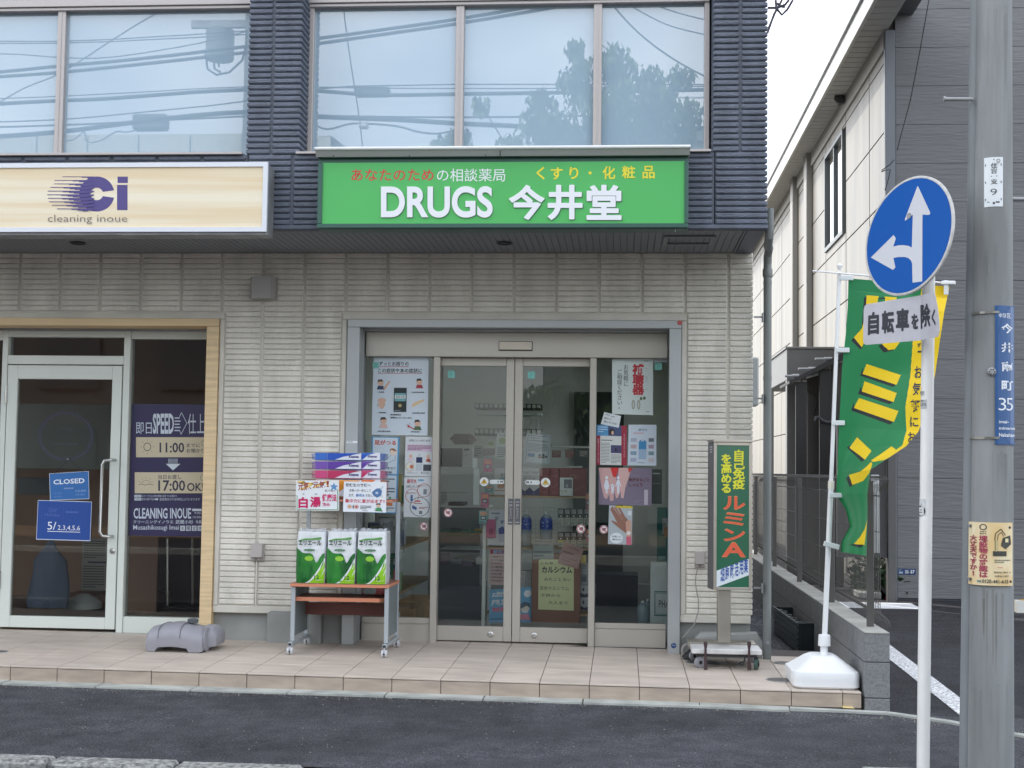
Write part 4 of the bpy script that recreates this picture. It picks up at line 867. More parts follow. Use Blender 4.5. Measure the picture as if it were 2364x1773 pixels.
poster('laminated sheet with blue water bottle in the right pharmacy window', zq('a', (1625, 865), (1862, 865), (1860, 1212), (1617, 1208)), YR_, [('R', 0, 0, 1, .012, (150, 160, 158)), ('R', 0, .988, 1, 1, (150, 160, 158)), ('R', 0, 0, .015, 1, (150, 160, 158)), ('R', .985, 0, 1, 1, (150, 160, 158))]+it, (204, 216, 228))
hs = (206, 166, 164)
it = [('P', [(0, 0), (.30, 0), (.34, .35), (.37, .80), (.33, .82), (.29, .6), (.28, .88), (.22, .9), (.20, .7), (.15, .85), (.10, .80), (.05, .5)], hs), ('P', [(.38, 0), (.62, 0), (.50, .55), (.47, .82), (.42, .8), (.42, .62), (.36, .80), (.34, .78), (.36, .3)], (214, 176, 172)),
      ('P', [(.22, 0), (.38, 0), (.32, .26), (.27, .24)], (206, 50, 48)), ('P', [(.55, 0), (.65, 0), (.57, .14)], (200, 60, 58)), ('R', .86, .58, .93, .98, (190, 184, 196)),
      ('T', .57, .27, .96, .365, '乾燥まるごと', (96, 44, 50), .035), ('T', .57, .40, .83, .50, 'しっとり', (96, 44, 50), .035), ('W', .60, .18, .9, .22, 1, (150, 130, 140)), ('W', .66, .86, .86, .93, 2, (150, 136, 150))]
wf = (222, 228, 240)
def fig(u, s, skirt):
    o = [('O', u, .27, .026*s, .048*s, wf), ('P', [(u-.02, .33), (u+.02, .33), (u+.055, .5), (u+.04, .51), (u+.018, .42), (u+.022 if not skirt else u+.05, .56), (u+.02, .58), (u+.018, .70), (u+.004, .70), (u, .58), (u-.004, .70), (u-.018, .70), (u-.02, .58), (u-.022 if not skirt else u-.05, .56), (u-.018, .42), (u-.04, .51), (u-.055, .5)], wf)]
    return o
it += fig(.15, 1, True)+fig(.37, 1, False)+[('O', .26, .46, .018, .03, wf), ('P', [(.225, .44), (.262, .52), (.30, .44), (.285, .58), (.28, .70), (.268, .70), (.262, .62), (.255, .70), (.243, .70), (.24, .58)], wf)]
poster('hand cream poster with white paper family on cupped hands', zq('a', (1378, 1225), (1822, 1228), (1818, 1542), (1378, 1533)), YR_, it, (126, 116, 136))
it = [('P', [(.05, .10), (.14, .02), (.45, .28), (.55, .18), (.80, .34), (.92, .62), (.90, .85), (.78, .72), (.45, .58), (.12, .42), (.14, .38), (.36, .44)], (150, 108, 92)), ('P', [(.2, .04), (.28, .02), (.62, .34), (.55, .38)], (164, 120, 104)), ('P', [(.34, .02), (.42, .0), (.72, .30), (.66, .36)], (156, 112, 96)),
      ('P', [(.72, .40), (.95, .35), (.98, .95), (.80, .98)], (206, 160, 140)), ('R', .28, .0, 1, .055, (222, 200, 60)), ('T', .30, .008, .97, .048, '手のハンドケア', (70, 60, 20)), ('R', .80, .13, .97, .24, (216, 222, 226)), ('O', .35, .84, .27, .14, (226, 234, 240)),
      ('T', .16, .775, .54, .825, '手が若いって', blk, .02), ('T', .18, .85, .56, .90, '褒められた！', blk, .02), ('P', [(.76, .80), (.96, .78), (.98, 1), (.78, 1)], (206, 100, 126)), ('O', .86, .70, .09, .055, (232, 224, 220))]
poster('hand care poster with speech bubble, below the family hands poster', zq('b', (1648, 252), (1805, 258), (1800, 518), (1640, 512)), YR_, it, (178, 188, 194))
def sticker(label, c, r, Y, kind, group=None):
    p = at(*c, Y=Y); R_ = r*((Vector(p)-CAM).length)/FPX
    t = thing('sticker', label, 'sticker', p, group)
    MB().lathe([(R_, 0), (R_, .0008)], p, 'Y', 28).build('disc', ink((222, 226, 226)), t)
    f = quad4(p+Vector((-R_, 0, R_)), p+Vector((R_, 0, R_)), p+Vector((R_, 0, -R_)), p+Vector((-R_, 0, -R_)))
    if kind == 'no': it = [('O', .5, .5, .45, .45, (236, 236, 236)), ('O', .5, .5, .26, .2, (176, 150, 152)), ('O', .62, .4, .12, .1, (120, 90, 96)), ('G', .5, .5, .47, .47, .17, (178, 54, 70)), ('L', [(.2, .2), (.8, .8)], R_*.16, (178, 54, 70))]
    else: it = [('P', [(.5, .14), (.87, .72), (.13, .72)], (70, 66, 40)), ('P', [(.5, .2), (.82, .695), (.18, .695)], (226, 184, 60)), ('L', [(.42, .62), (.44, .36)], R_*.12, (60, 56, 40)), ('L', [(.56, .62), (.54, .36)], R_*.12, (60, 56, 40)), ('W', .34, .78, .66, .86, 1, (110, 140, 110))]
    printed('print', f, it, t); return t
g = 'round red no-pets stickers on the pharmacy glass'
sticker('round red ringed sticker on the left pharmacy window above the shelves', zp('l', 606, 415), 43*.229, YL-.003, 'no', g)
sticker('round red ringed sticker on the left sliding door near its mullion', zp('l', 848, 278), 44*.229, YD-.004, 'no', g)
sticker('round red ringed sticker on the right sliding door in front of black and white packets', zp('n', 893, 338), 57*.1808, YD-.004, 'no', g)
sticker('round red ringed sticker on the right window beside the hand care poster', zp('n', 1183, 345), 54*.1808, YL-.003, 'no', g)
g = 'yellow triangle warning stickers on the sliding doors'
sticker('round warning sticker with yellow triangle on the left sliding door', zp('k', 1280, 1530), 47*.217, YD-.004, 'w', g)
sticker('round warning sticker with yellow triangle on the right sliding door', zp('m', 600, 1010), 82*.1326, YD-.004, 'w', g)
def pill(label, z, x0, y0, x1, y1, flip):
    a, b = at(*zp(z, x0, y0), Y=YD-.004), at(*zp(z, x1, y1), Y=YD-.004); r = (a.z-b.z)/2; zc = (a.z+b.z)/2
    pts = [(a.x+r-r*math.sin(math.pi*i/8), zc+r*math.cos(math.pi*i/8)) for i in range(9)]+[(b.x-r+r*math.sin(math.pi*i/8), zc-r*math.cos(math.pi*i/8)) for i in range(9)]
    t = thing('sticker', label, 'sticker', (a.x, YD-.004, b.z), 'white arrow stickers on the sliding doors')
    MB().hexa([(p[0], YD-.004, p[1]) for p in pts], [(p[0], YD-.0032, p[1]) for p in pts]).build('strip', ink((216, 222, 222)), t)
    F = (lambda u: 1-u) if flip else (lambda u: u)
    it = [('P', [(F(.52), .5), (F(.60), .18), (F(.62), .82)], blk), ('R', min(F(.1), F(.25)), .46, max(F(.1), F(.25)), .52, (120, 126, 126)), ('T', .72 if not flip else .08, .25, .92 if not flip else .28, .72, '自動', blk, .03)]
    printed('print', quad4((a.x, YD-.0042, a.z), (b.x, YD-.0042, a.z), (b.x, YD-.0042, b.z), (a.x, YD-.0042, b.z)), it, t)
pill('white pill shaped arrow sticker on the left sliding door', 'k', 1338, 1508, 1492, 1555, False)
pill('white pill shaped arrow sticker on the right sliding door', 'm', 240, 968, 500, 1048, True)
for nm, z, x0, y0, x1, y1, Y in (('on the left window over a poster corner', 'k', 95, 258, 160, 325, YL-.003), ('at top of the left sliding door', 'k', 893, 350, 968, 425, YD-.004), ('at top of the right sliding door', 'a', 788, 425, 847, 483, YD-.004), ('at top of the right window', 'a', 1845, 355, 1905, 412, YL-.003)):
    poster('small square teal sticker '+nm, (*zp(z, x0, y0), *zp(z, x1, y1)), Y, [('T', .30, .25, .72, .8, 'P', (96, 176, 160)), ('W', .12, .06, .88, .2, 1, (90, 160, 150))], (128, 200, 192), .0008, 'sticker', 'sticker', 'square teal stickers on the pharmacy glass')
# round blue sticker at the frame foot, paper strip on the frame
p = at(*zp('q', 244, 223), Y=YP-.021); t = thing('sticker', 'small round blue sticker at the foot of the right door frame', 'sticker', p)
MB().lathe([(.019, 0), (.019, -.0008)], p, 'Y', 20).build('disc', ink((40, 70, 120)), t); printed('print', quad4(p+Vector((-.02, -.0008, .02)), p+Vector((.02, -.0008, .02)), p+Vector((.02, -.0008, -.02)), p+Vector((-.02, -.0008, -.02))), [('T', .2, .38, .8, .62, 'step', (190, 205, 230)), ('W', .25, .15, .75, .25, 1, (190, 205, 230))], t)
poster('white paper strip stuck on the left door frame', zq('c', (664, 1266), (733, 1266), (733, 1280), (664, 1280)), YP-.0205, [('W', .1, .1, .9, .9, 1, (130, 136, 140))], (232, 234, 238), .0006, 'label', 'label')

# ---------------- computer desk used as a display
dk_t = thing('display_desk', 'grey steel computer desk on castors with orange-edged brown boards', 'desk', (1.9, 1.0, 0))
yf, yb = .80, 1.27
m_bo = pm('brown_board', S(112, 66, 60), .5, var=.15, vscale=3, stretch=(1, 1, 9)); m_edge = pm('orange_edge', S(206, 134, 104), .5); m_top = pm('brown_top', S(150, 108, 92), .5, var=.1); m_leg = pm('grey_leg_paint', S(176, 184, 190), .35, .3); m_pan = pm('desk_side_panel', S(120, 130, 132), .5, .2)
def desk_top(name, zx0, zx1, zy, Yf, Yb, th, par):
    a, b = at(*zp('d', zx0, zy), Y=Yf), at(*zp('d', zx1, zy), Y=Yf); z1 = a.z
    c = .03; A = [(a.x, Yb, z1), (a.x, Yf+.01, z1), (a.x+.01, Yf, z1), (b.x-c, Yf, z1), (b.x, Yf+c, z1), (b.x, Yb, z1)]
    o = MB().hexa(A, [(p[0], p[1], z1-th) for p in A]).build(name, m_top, par)
    mb = MB(); E = A; q = lambda p, d: (p[0]+d[0]*.003, p[1]+d[1]*.003, 0)
    nrm = [(-1, 0), (-.9, -.5), (-.4, -.9), (.5, -.9), (.9, -.4), (1, 0)]
    for i in range(5):
        p, r = E[i], E[i+1]; pa, ra = q(p, nrm[i]), q(r, nrm[i+1])
        mb.hexa([(pa[0], pa[1], z1-.0015), (ra[0], ra[1], z1-.0015), (ra[0], ra[1], z1-th+.0015), (pa[0], pa[1], z1-th+.0015)], [(p[0], p[1], z1-.0015), (r[0], r[1], z1-.0015), (r[0], r[1], z1-th+.0015), (p[0], p[1], z1-th+.0015)])
    mb.build('edge_band', m_edge, o); return o, a.x, b.x, z1
tp, dx0, dx1, dzt = desk_top('desktop', 208, 876, 1026, yf, yb, .022, dk_t)
ks, kx0, kx1, kz = desk_top('keyboard_shelf', 232, 846, 1118, .86, 1.16, .028, dk_t)
a, b = at(*zp('d', 290, 1155), Y=1.17), at(*zp('d', 848, 1250), Y=1.17)
MB().box(a.x, b.x, 1.17, 1.185, b.z, a.z, 0, .002).build('back_panel', m_bo, dk_t)
for zx, zy in ((310, 1167), (308, 1228)): c = at(*zp('d', zx, zy), Y=1.168); MB().lathe([(.005, 0), (.005, -.003)], (c.x, 1.17, c.z), 'Y', 10).build('screw', M_BLACK, dk_t)
us, ux0, ux1, uz = desk_top('upper_shelf', 262, 900, 447, 1.06, 1.30, .018, dk_t)
lx = (at(*zp('d', 219, 1200), Y=yf).x, at(*zp('d', 861, 1200), Y=yf).x)
for i, x in enumerate(lx):
    s = .014
    MB().box(x-s, x+s, yf+.02, yf+.045, .085, dzt-.023, 0, .003).build('leg', m_leg, dk_t)
    MB().box(x-s, x+s, 1.235, 1.26, .085, uz-.019, 0, .003).build('leg', m_leg, dk_t)
    MB().box(x-.008, x+.008, yf+.0455, 1.2345, .12, dzt-.023).build('side_panel', m_pan, dk_t)
    MB().box(x-s-.001, x+s+.001, yf-.035, 1.30, .060, .084, 0, .004).build('foot', m_leg, dk_t)
    MB().box(x-s+.004, x+s-.004, yf-.0365, yf-.0352, .064, .080).build('foot_cap', M_BLACK, dk_t)
    for y in (yf-.02, 1.285):
        c = MB(); zc = gz(x, y)+.026
        for d in (-.012, .012): c.lathe([(.026, -.008), (.028, 0), (.026, .008)], (x+d, y, zc), 'X', 18)
        c.box(x-.004, x+.004, y-.012, y+.012, zc, .06); o = c.build('castor', pm('castor_grey', S(190, 192, 196), .4), dk_t, smooth=True)
        MB().lathe([(.006, 0), (.006, -.002)], (x, y-.0275, zc), 'Y', 8).build('castor_hub', M_BLACK, o)
# toilet roll packs
def roll_pack(zx0, zx1, label):
    Yf_ = .835
    a, b = at(*zp('d', zx0, 1025), Y=Yf_), at(*zp('d', zx1, 676), Y=Yf_); X0, X1 = a.x, b.x; z0, z1 = dzt+.001, b.z
    t = thing('toilet_roll_pack', label, 'toilet roll pack', ((X0+X1)/2, Yf_+.1, z0), 'toilet roll packs on the display desk')
    W_, H_, D_ = X1-X0, z1-z0, .205; rnd = random.Random(zx0)
    ph = [rnd.uniform(0, 6) for _ in range(6)]
    def prof(a):       # superellipse cross-section
        c, s = math.cos(a), math.sin(a); e = .30
        return math.copysign(abs(c)**e, c)*.5, math.copysign(abs(s)**e, s)*.5
    def f(u, v):
        x, y = prof(2*math.pi*u-math.pi/4); h = v
        k = 1-.035*(2*abs(h-.5))**5-.012*math.sin(h*7*math.pi+ph[0])**2
        lobes = .002*math.sin(2*math.pi*u*8+ph[1])*math.sin(h*math.pi*6+ph[2])
        return Vector(((X0+X1)/2+x*W_*k+lobes*.4, Yf_+D_/2+y*D_*k+lobes, z0+H_*h))
    mb = MB().sheet(f, 64, 26); n = len(mb.v)
    mb.f.append(list(range(n-65, n-1))); mb.m.append(0); mb.f.append(list(reversed(range(0, 64)))); mb.m.append(0)
    body = mb.build('roll_block', pm('pack_white', S(226, 230, 234), .28, coat=.5), t, smooth=True)
    # clear film crest on top
    mb = MB(); K = 14
    pts = [(X0+.01+(W_-.02)*i/K, Yf_+D_*.45+.02*math.sin(i*1.3+ph[3]), z1+.012+.014*abs(math.sin(i*1.1+ph[4]))*(.4+.6*abs(i-K/2)/K*2)) for i in range(K+1)]
    for i in range(K):
        p, q = pts[i], pts[i+1]
        mb.face([(p[0], Yf_+.03, z1-.004), (q[0], Yf_+.03, z1-.004), q, p]); mb.face([(p[0], Yf_+D_-.03, z1-.004), (q[0], Yf_+D_-.03, z1-.004), q, p])
    mb.build('wrapping_film', pm('clear_wrap', S(225, 230, 235), .18, alpha=.45, spec=.8), t)
    # printed front, wrapped on the bulging film
    def g(u, v, n_=0.):
        h = 1-v; k = 1-.035*(2*abs(h-.5))**5-.012*math.sin(h*7*math.pi+ph[0])**2
        x = (u-.5); bow = .013*(2*abs(x))**6
        return Vector(((X0+X1)/2+x*W_*k*.985, Yf_+D_/2-D_*.5*k-.0065+bow-n_, z0+H_*h*.995+.001))
    g.nrm = Vector((0, -1, 0)); g.curved = 2
    def wave(top, col, n0):
        mb = MB(); st = 24; up = [top(i/st) for i in range(st+1)]
        for i in range(st):
            for j in range(6): mb.face([g(i/st, up[i]+(1-up[i])*(j+1)/6, n0), g((i+1)/st, up[i+1]+(1-up[i+1])*(j+1)/6, n0), g((i+1)/st, up[i+1]+(1-up[i+1])*j/6, n0), g(i/st, up[i]+(1-up[i])*j/6, n0)])
        return mb.build('print', col, t, smooth=True)
    mg = pm('pack_green', S(40, 120, 44), .28, var=.45, vscale=9, stretch=(1.6, 1, .4), dark=S(14, 84, 36), coat=.5)
    WV = ((0, .31), (.12, .36), (.22, .41), (.35, .42), (.5, .415), (.58, .44), (.64, .52), (.70, .61), (.76, .58), (.84, .49), (.92, .43), (1.001, .41))
    wave(lambda u: next(p[1]+(q[1]-p[1])*(u-p[0])/(q[0]-p[0]) for p, q in zip(WV, WV[1:]) if u <= q[0]), mg, .0006)
    wave(lambda u: 1.001 if u < .3 else 1.0-.50*((u-.3)/.7)**1.7, pm('pack_white', S(226, 230, 234), .28), .0012)
    wave(lambda u: 1.001 if u < .4 else 1.0-.44*((u-.4)/.6)**1.7, pm('pack_lime', S(142, 200, 30), .28, coat=.5), .0018)
    gr = (44, 118, 50)
    it = [('P', [(.06, .17), (.30, .13), (.55, .125), (.86, .10), (.90, .115), (.84, .145), (.5, .155), (.25, .16), (.10, .19)], (80, 150, 60)), ('T', .08, .165, .88, .265, 'エリエール', (34, 60, 50), .03), ('W', .15, .275, .85, .29, 1, (190, 198, 194)), ('O', .47, .355, .20, .022, (50, 110, 66)), ('T', .34, .345, .60, .367, 'ダブル', (220, 235, 222)),
          ('O', .46, .52, .15, .05, (142, 200, 60)), ('T', .36, .505, .56, .535, '香りつき', (240, 250, 230)), ('T', .66, .845, .82, .925, '12', (24, 84, 40), .02), ('W', .70, .93, .96, .96, 2, (226, 240, 214)), ('L', [(.5, .0), (.5, .34)], .0015, (176, 182, 186))]
    printed('print', g, it, t, base=.0024)
roll_pack(241, 449, 'white and green toilet roll pack, leftmost on the display desk')
roll_pack(450, 655, 'white and green toilet roll pack, middle one on the display desk')
roll_pack(656, 866, 'white and green toilet roll pack, rightmost on the display desk')
# tissue packs on the upper shelf
def tissue(x0, x1, y0, y1, col, col2, nm, long_):
    Yf_ = 1.075; a, b = at(*zp('d', x0, y0), Y=Yf_), at(*zp('d', x1, y1), Y=Yf_)
    t = thing('tissue_box_pack', nm, 'tissue box pack', ((a.x+b.x)/2, Yf_+.1, b.z), 'wrapped tissue packs on the desk shelf')
    MB().box(a.x+.0005, b.x-.0005, Yf_, Yf_+.22, b.z+.0005, a.z-.0005, 0, .004).build('boxes', pm('tissue_card', S(228, 230, 240), .35, coat=.3), t)
    f = quad4((a.x, Yf_-.0004, a.z), (b.x, Yf_-.0004, a.z), (b.x, Yf_-.0004, b.z), (a.x, Yf_-.0004, b.z)); s0 = .0 if not long_ else 0
    if long_: it = [('P', [(0, .02), (.95, .02), (.62, .35), (.40, .78), (.0, .95)], col), ('P', [(.25, .02), (.98, .02), (.60, .5), (.42, .9), (.25, .95)], col2), ('P', [(.0, .5), (.3, .4), (.52, .55), (.40, .92), (0, .98)], col2), ('R', 0, .02, .25, .97, col), ('R', 0, .90, 1, .985, tuple(int(c*.75) for c in col)), ('T', .73, .28, .95, .64, 'Kleenex', (60, 56, 120), .035), ('W', .80, .76, .90, .82, 1, (130, 130, 170)), ('L', [(.265, 0), (.265, 1)], .0012, (200, 205, 220))]
    else: it = [('P', [(.0, .02), (.75, .02), (.35, .3), (.10, .8), (0, .92)], col), ('P', [(0, .3), (.3, .15), (.12, .7), (0, .8)], col2), ('R', 0, .92, 1, .985, tuple(int(c*.75) for c in col)), ('T', .34, .30, .84, .62, 'Kleenex', (60, 56, 120), .035), ('W', .5, .76, .74, .82, 1, (130, 130, 170))]
    printed('print', f, it, t)
    # wrap ends
    mb = MB(); dx = -1 if long_ else 1; xe = a.x if long_ else b.x
    mb.hexa([(xe, Yf_+.002, b.z+.002), (xe+dx*.028, Yf_+.02, b.z+.006), (xe+dx*.032, Yf_+.02, a.z-.006), (xe, Yf_+.002, a.z-.002)], [(xe, Yf_+.20, b.z+.002), (xe+dx*.02, Yf_+.19, b.z+.01), (xe+dx*.024, Yf_+.19, a.z-.008), (xe, Yf_+.20, a.z-.002)])
    mb.build('wrap_end', pm('tint_wrap_%d' % col[0], S(*col), .15, alpha=.38, spec=.9), t)
for (y0, y1), c1, c2, cn in (((133, 189), (60, 112, 200), (36, 84, 186), 'blue'), ((191, 251), (120, 84, 176), (96, 60, 160), 'purple'), ((253, 314), (206, 76, 130), (190, 50, 96), 'pink'), ((316, 446), (226, 120, 60), (230, 150, 40), 'orange')):
    tissue(380, 693, y0, y1, c1, c2, cn+' patterned tissue pack, wider left one of its shelf layer', True)
    tissue(696, 822, y0, y1, c1, c2, cn+' patterned tissue pack, narrow right one of its shelf layer', False)
mag = (200, 30, 96)
it = [('L', [(.03, .06), (.2, .04), (.12, .12), (.4, .10), (.3, .2), (.1, .3)], .012, (238, 206, 110)), ('L', [(.4, .25), (.7, .04), (.75, .2)], .012, (238, 206, 110)), ('R', .02, .50, .035, .98, (70, 140, 70)), ('R', .035, .96, .98, .98, (70, 140, 70)), ('R', .965, .3, .98, .97, (70, 140, 70)),
      ('T', .05, .05, .30, .34, '元気', (150, 36, 50), .02), ('T', .31, .22, .36, .30, '、', (150, 36, 50)), ('T', .39, .03, .68, .26, '元気', (150, 36, 50), .02), ('T', .71, .02, .77, .22, '！', (150, 36, 50), .02), ('P', [(.88, .08), (.915, .17), (.98, .18), (.93, .24), (.95, .34), (.88, .28), (.81, .33), (.84, .24), (.80, .17), (.86, .16)], (100, 150, 200)),
      ('T', .67, .31, .92, .38, '肌で効く', (40, 50, 60), .01), ('T', .15, .43, .20, .48, 'さ', (40, 40, 50), .01), ('T', .44, .43, .50, .48, 'ゆ', (40, 40, 50), .01), ('T', .06, .56, .28, .93, '白', mag, .04), ('T', .33, .54, .58, .90, '湯', mag, .04), ('T', .61, .45, .95, .70, '健康法', (206, 50, 110), .03), ('T', .61, .74, .80, .86, '飲み', (206, 50, 110), .03)]
poster('handmade card with magenta lettering, left of two on the desk shelf', zq('d', (247, 323), (541, 322), (540, 530), (246, 527)), 1.045, it, (232, 236, 240), .004, 'handmade sign', 'shelf_card')
it = [('T', .04, .06, .64, .17, '受験生の皆様へ', blk, .015), ('T', .13, .24, .64, .34, '合格への一歩として', blk, .01), ('T', .13, .40, .25, .50, 'まず、', blk, .01), ('T', .29, .40, .50, .50, '銀河水', (50, 110, 180), .02), ('T', .52, .40, .93, .50, 'を飲んで下さい。', blk, .0), ('P', [(.66, .34), (.76, .22), (.86, .20), (.90, .30), (.88, .44), (.78, .52), (.70, .44)], (84, 120, 168)), ('P', [(.84, .22), (.92, .12), (.93, .16), (.88, .26)], (190, 206, 216)),
      ('O', .78, .36, .035, .04, (190, 206, 226)), ('T', .04, .57, .97, .70, '集中力に差が出ます!!', (200, 40, 60), .015), ('G', .15, .83, .055, .07, .12, (190, 120, 60)), ('O', .15, .83, .03, .04, (220, 150, 70)), ('R', .21, .82, .26, .84, blk), ('R', .23, .76, .245, .90, blk), ('G', .31, .83, .055, .07, .12, (180, 60, 40)), ('O', .31, .83, .03, .04, (206, 70, 40)), ('W', .40, .78, .66, .92, 3, (70, 70, 80)), ('W', .45, .94, .66, .97, 1, (70, 70, 80)),
      ('O', .82, .78, .045, .045, skn), ('P', [(.76, .76), (.78, .70), (.86, .70), (.88, .76), (.82, .74)], (40, 60, 50)), ('P', [(.76, .96), (.78, .84), (.88, .84), (.92, .96)], (70, 150, 90)), ('L', [(.76, .86), (.74, .94), (.92, .96)], .003, (40, 80, 60))]
poster('handmade card with red and blue lettering, right of two on the desk shelf', zq('d', (575, 330), (866, 335), (862, 543), (568, 537)), 1.045, it, (232, 236, 242), .004, 'handmade sign', 'shelf_card')
# ================================================================== street furniture and goods on the right
def rotz(p, c, a):
    x, y = p[0]-c[0], p[1]-c[1]; return Vector((c[0]+x*math.cos(a)-y*math.sin(a), c[1]+x*math.sin(a)+y*math.cos(a), p[2]))
class RMB(MB):     # builder turned about a vertical axis
    def __init__(s, c, a): super().__init__(); s.c = c; s.a = a
    def build(s, *k, **q): s.v = [tuple(rotz(p, s.c, s.a)) for p in s.v]; return super().build(*k, **q)
# illuminated stand sign on its trolley
Ysn = .80
a, b = at(*zp('p', 228, 158), Y=Ysn), at(*zp('p', 458, 1046), Y=Ysn)
cs = ((a.x+b.x)/2, Ysn); ang = math.radians(11)
t = thing('stand_sign', 'green and white pillar sign with yellow and orange lettering on a low trolley', 'sign', (cs[0], Ysn+.08, -.02))
X0, X1, Z1, Z0 = a.x-.002, b.x+.002, a.z, b.z; Dp = .165
bx = RMB(cs, ang).box(X0, X1, Ysn+.010, Ysn+Dp, Z0, Z1, 0, .004).build('sign_case', pm('sign_case_grey', S(120, 120, 122), .4, .5), t)
fr = .020
for q in ((X0, X0+fr, Z0, Z1), (X1-fr, X1, Z0, Z1), (X0+fr+.0005, X1-fr-.0005, Z1-fr, Z1), (X0+fr+.0005, X1-fr-.0005, Z0, Z0+fr)): RMB(cs, ang).box(q[0], q[1], Ysn, Ysn+.0095, q[2], q[3], 0, .002).build('frame_rail', M_SSTEEL, t)
RMB(cs, ang).box(X0-.004, X1+.004, Ysn-.002, Ysn+Dp+.004, Z1+.001, Z1+.018, 0, .003).build('top_cap', M_SSTEEL, t)
fa, fb, fc = X0+fr, X1-fr, Z1-fr
RMB(cs, ang).box(fa, fb, Ysn+.003, Ysn+.0094, Z0+fr, fc).build('sign_face', pm('deep_green_panel', S(14, 94, 66), .3, var=.02, coat=.3), t)
for k in range(3): RMB(cs, ang).box(X0-.0015, X0-.0003, Ysn+.05, Ysn+.105, Z1-.035-.017*k, Z1-.027-.017*k, 0, .0004).build('vent_slot', ink((206, 208, 208)), t)
ff = quad4(rotz((fa, Ysn+.0028, fc), cs, ang), rotz((fb, Ysn+.0028, fc), cs, ang), rotz((fb, Ysn+.0028, Z0+fr), cs, ang), rotz((fa, Ysn+.0028, Z0+fr), cs, ang))
ye = (222, 220, 50); og = (222, 98, 66)
U = lambda x, y: ((x-(238 if y < 500 else 246))/195., (y-160)/866.)
it = [('V', .50, .032, .86, .31, '自己免疫', ye, .03), ('V', .13, .062, .46, .34, 'を高める', ye, .03)]
for s_, c_, dd in ((0, (232, 190, 120), .006), (1, og, 0)):
    it += [('T', .20-dd, .36-dd*.3, .88+dd, .455+dd*.3, 'ル', c_, .03), ('T', .20-dd, .475-dd*.3, .86+dd, .565+dd*.3, 'ミ', c_, .03), ('T', .22-dd, .59-dd*.3, .88+dd, .675+dd*.3, 'ン', c_, .03), ('T', .16-dd, .685-dd*.3, .90+dd, .787+dd*.3, 'A', c_, .03)]
it += [('P', [(0, .885), (1, .80), (1, .915), (0, 1.0)], (214, 224, 230))]
def sk(ch, i): return ('T', .12+i*.145, .863-i*.0125, .245+i*.145, .962-i*.0125, ch, (52, 84, 160), .025)
it += [sk(ch, i) for i, ch in enumerate('細胞賦活用薬')]
printed('lettering', ff, it, t)
pa, pb = at(*zp('p', 258, 1060), Y=Ysn+.06), at(*zp('p', 332, 1345), Y=Ysn+.06)
RMB(cs, ang*.6).box(pa.x, pb.x, Ysn+.04, Ysn+.11, pb.z-.01, Z0-.004, 0, .003).build('post', M_SSTEEL, t)
MB().box((pa.x+pb.x)/2-.012, (pa.x+pb.x)/2+.012, Ysn+.06, Ysn+.09, Z0-.02, Z0+.002).build('swivel', M_BLACK, t)
# base plate and trolley (positions in the close view)
Yt = .70
q = [at(*zp('q', x, y), Y=Y_) for x, y, Y_ in ((430, 305, Yt), (1148, 322, Yt))]
px0, px1 = q[0].x, q[1].x; zb_ = q[0].z; zt_ = at(*zp('q', 430, 255), Y=Yt).z
MB().box(px0, px1, Yt, Yt+.26, zb_, zt_, 0, .004).build('trolley_deck', pm('worn_white_metal', S(216, 216, 216), .45, .2, var=.15, vscale=14), t)
sb = at(*zp('q', 415, 195), Y=1.0); MB().box(px0-.01, px1-.015, Yt+.265, Yt+.44, zb_+.005, zt_+.012, 0, .004).build('base_plate', M_SSTEEL, t)
MB().box(px0+.03, px1-.03, Yt+.03, Yt+.40, zb_-.02, zb_-.001).build('trolley_frame', M_DKSTEEL, t)
for (zx, zy, y_, r, col) in ((510, 380, Yt+.05, .0375, M_GPLAST), (1090, 398, Yt+.05, .036, pm('wheel_green', S(70, 96, 88), .5)), (450, 350, Yt+.36, .034, M_GPLAST), (1060, 350, Yt+.36, .034, M_GPLAST)):
    c = at(*zp('q', zx, zy), Y=y_); zc = gz(c.x, y_)+r
    w_ = RMB((c.x, y_), .5 if zx < 800 else 1.2).lathe([(r*.8, -.012), (r, -.008), (r, .008), (r*.8, .012)], (c.x, y_, zc), 'Y', 20).build('wheel', col, t, smooth=True)
    RMB((c.x, y_), .5 if zx < 800 else 1.2).lathe([(.012, -.016), (.012, .016)], (c.x, y_, zc), 'Y', 12).build('wheel_hub', M_BLACK, w_)
    MB().box(c.x-.014, c.x+.014, y_+.016, y_+.024, zc-.005, zb_-.021).build('wheel_bracket', M_DKSTEEL, t)
for zx in (570, 1015):
    c0, c1 = at(*zp('q', zx, 185), Y=Yt-.02), at(*zp('q', zx+2, 472), Y=Yt-.02)
    MB().tube([c0, (c0.x, c0.y, c0.z-.02), (c0.x, c0.y, c0.z-.045), (c0.x, c0.y, zb_-.02), (c1.x, c1.y, c1.z+.03), c1], [.012, .013, .008, .009, .012, .013], 10).build('clamp', pm('clamp_rust', S(64, 46, 50), .6), t, smooth=True)
MB().tube([at(*zp('q', x, y), Y=.66) for x, y in ((975, 330), (965, 385), (925, 395), (900, 415), (940, 420), (968, 405))], .006, 8).build('chain_hook', M_BLACK, t)
cb = thing('power_cable', 'grey electric cable hanging from the wall outlet and coiled beside the trolley', 'cable', (4.35, 1.2, 0))
P_ = [at(*zp('p', x, y), Y=1.28) for x, y in ((130, 915), (120, 960), (118, 1010), (135, 1100), (136, 1170), (110, 1250), (60, 1310), (38, 1330))]
MB().tube(P_, .004, 8).build('cable_run', pm('cable_grey', S(150, 146, 142), .6), cb, smooth=True)
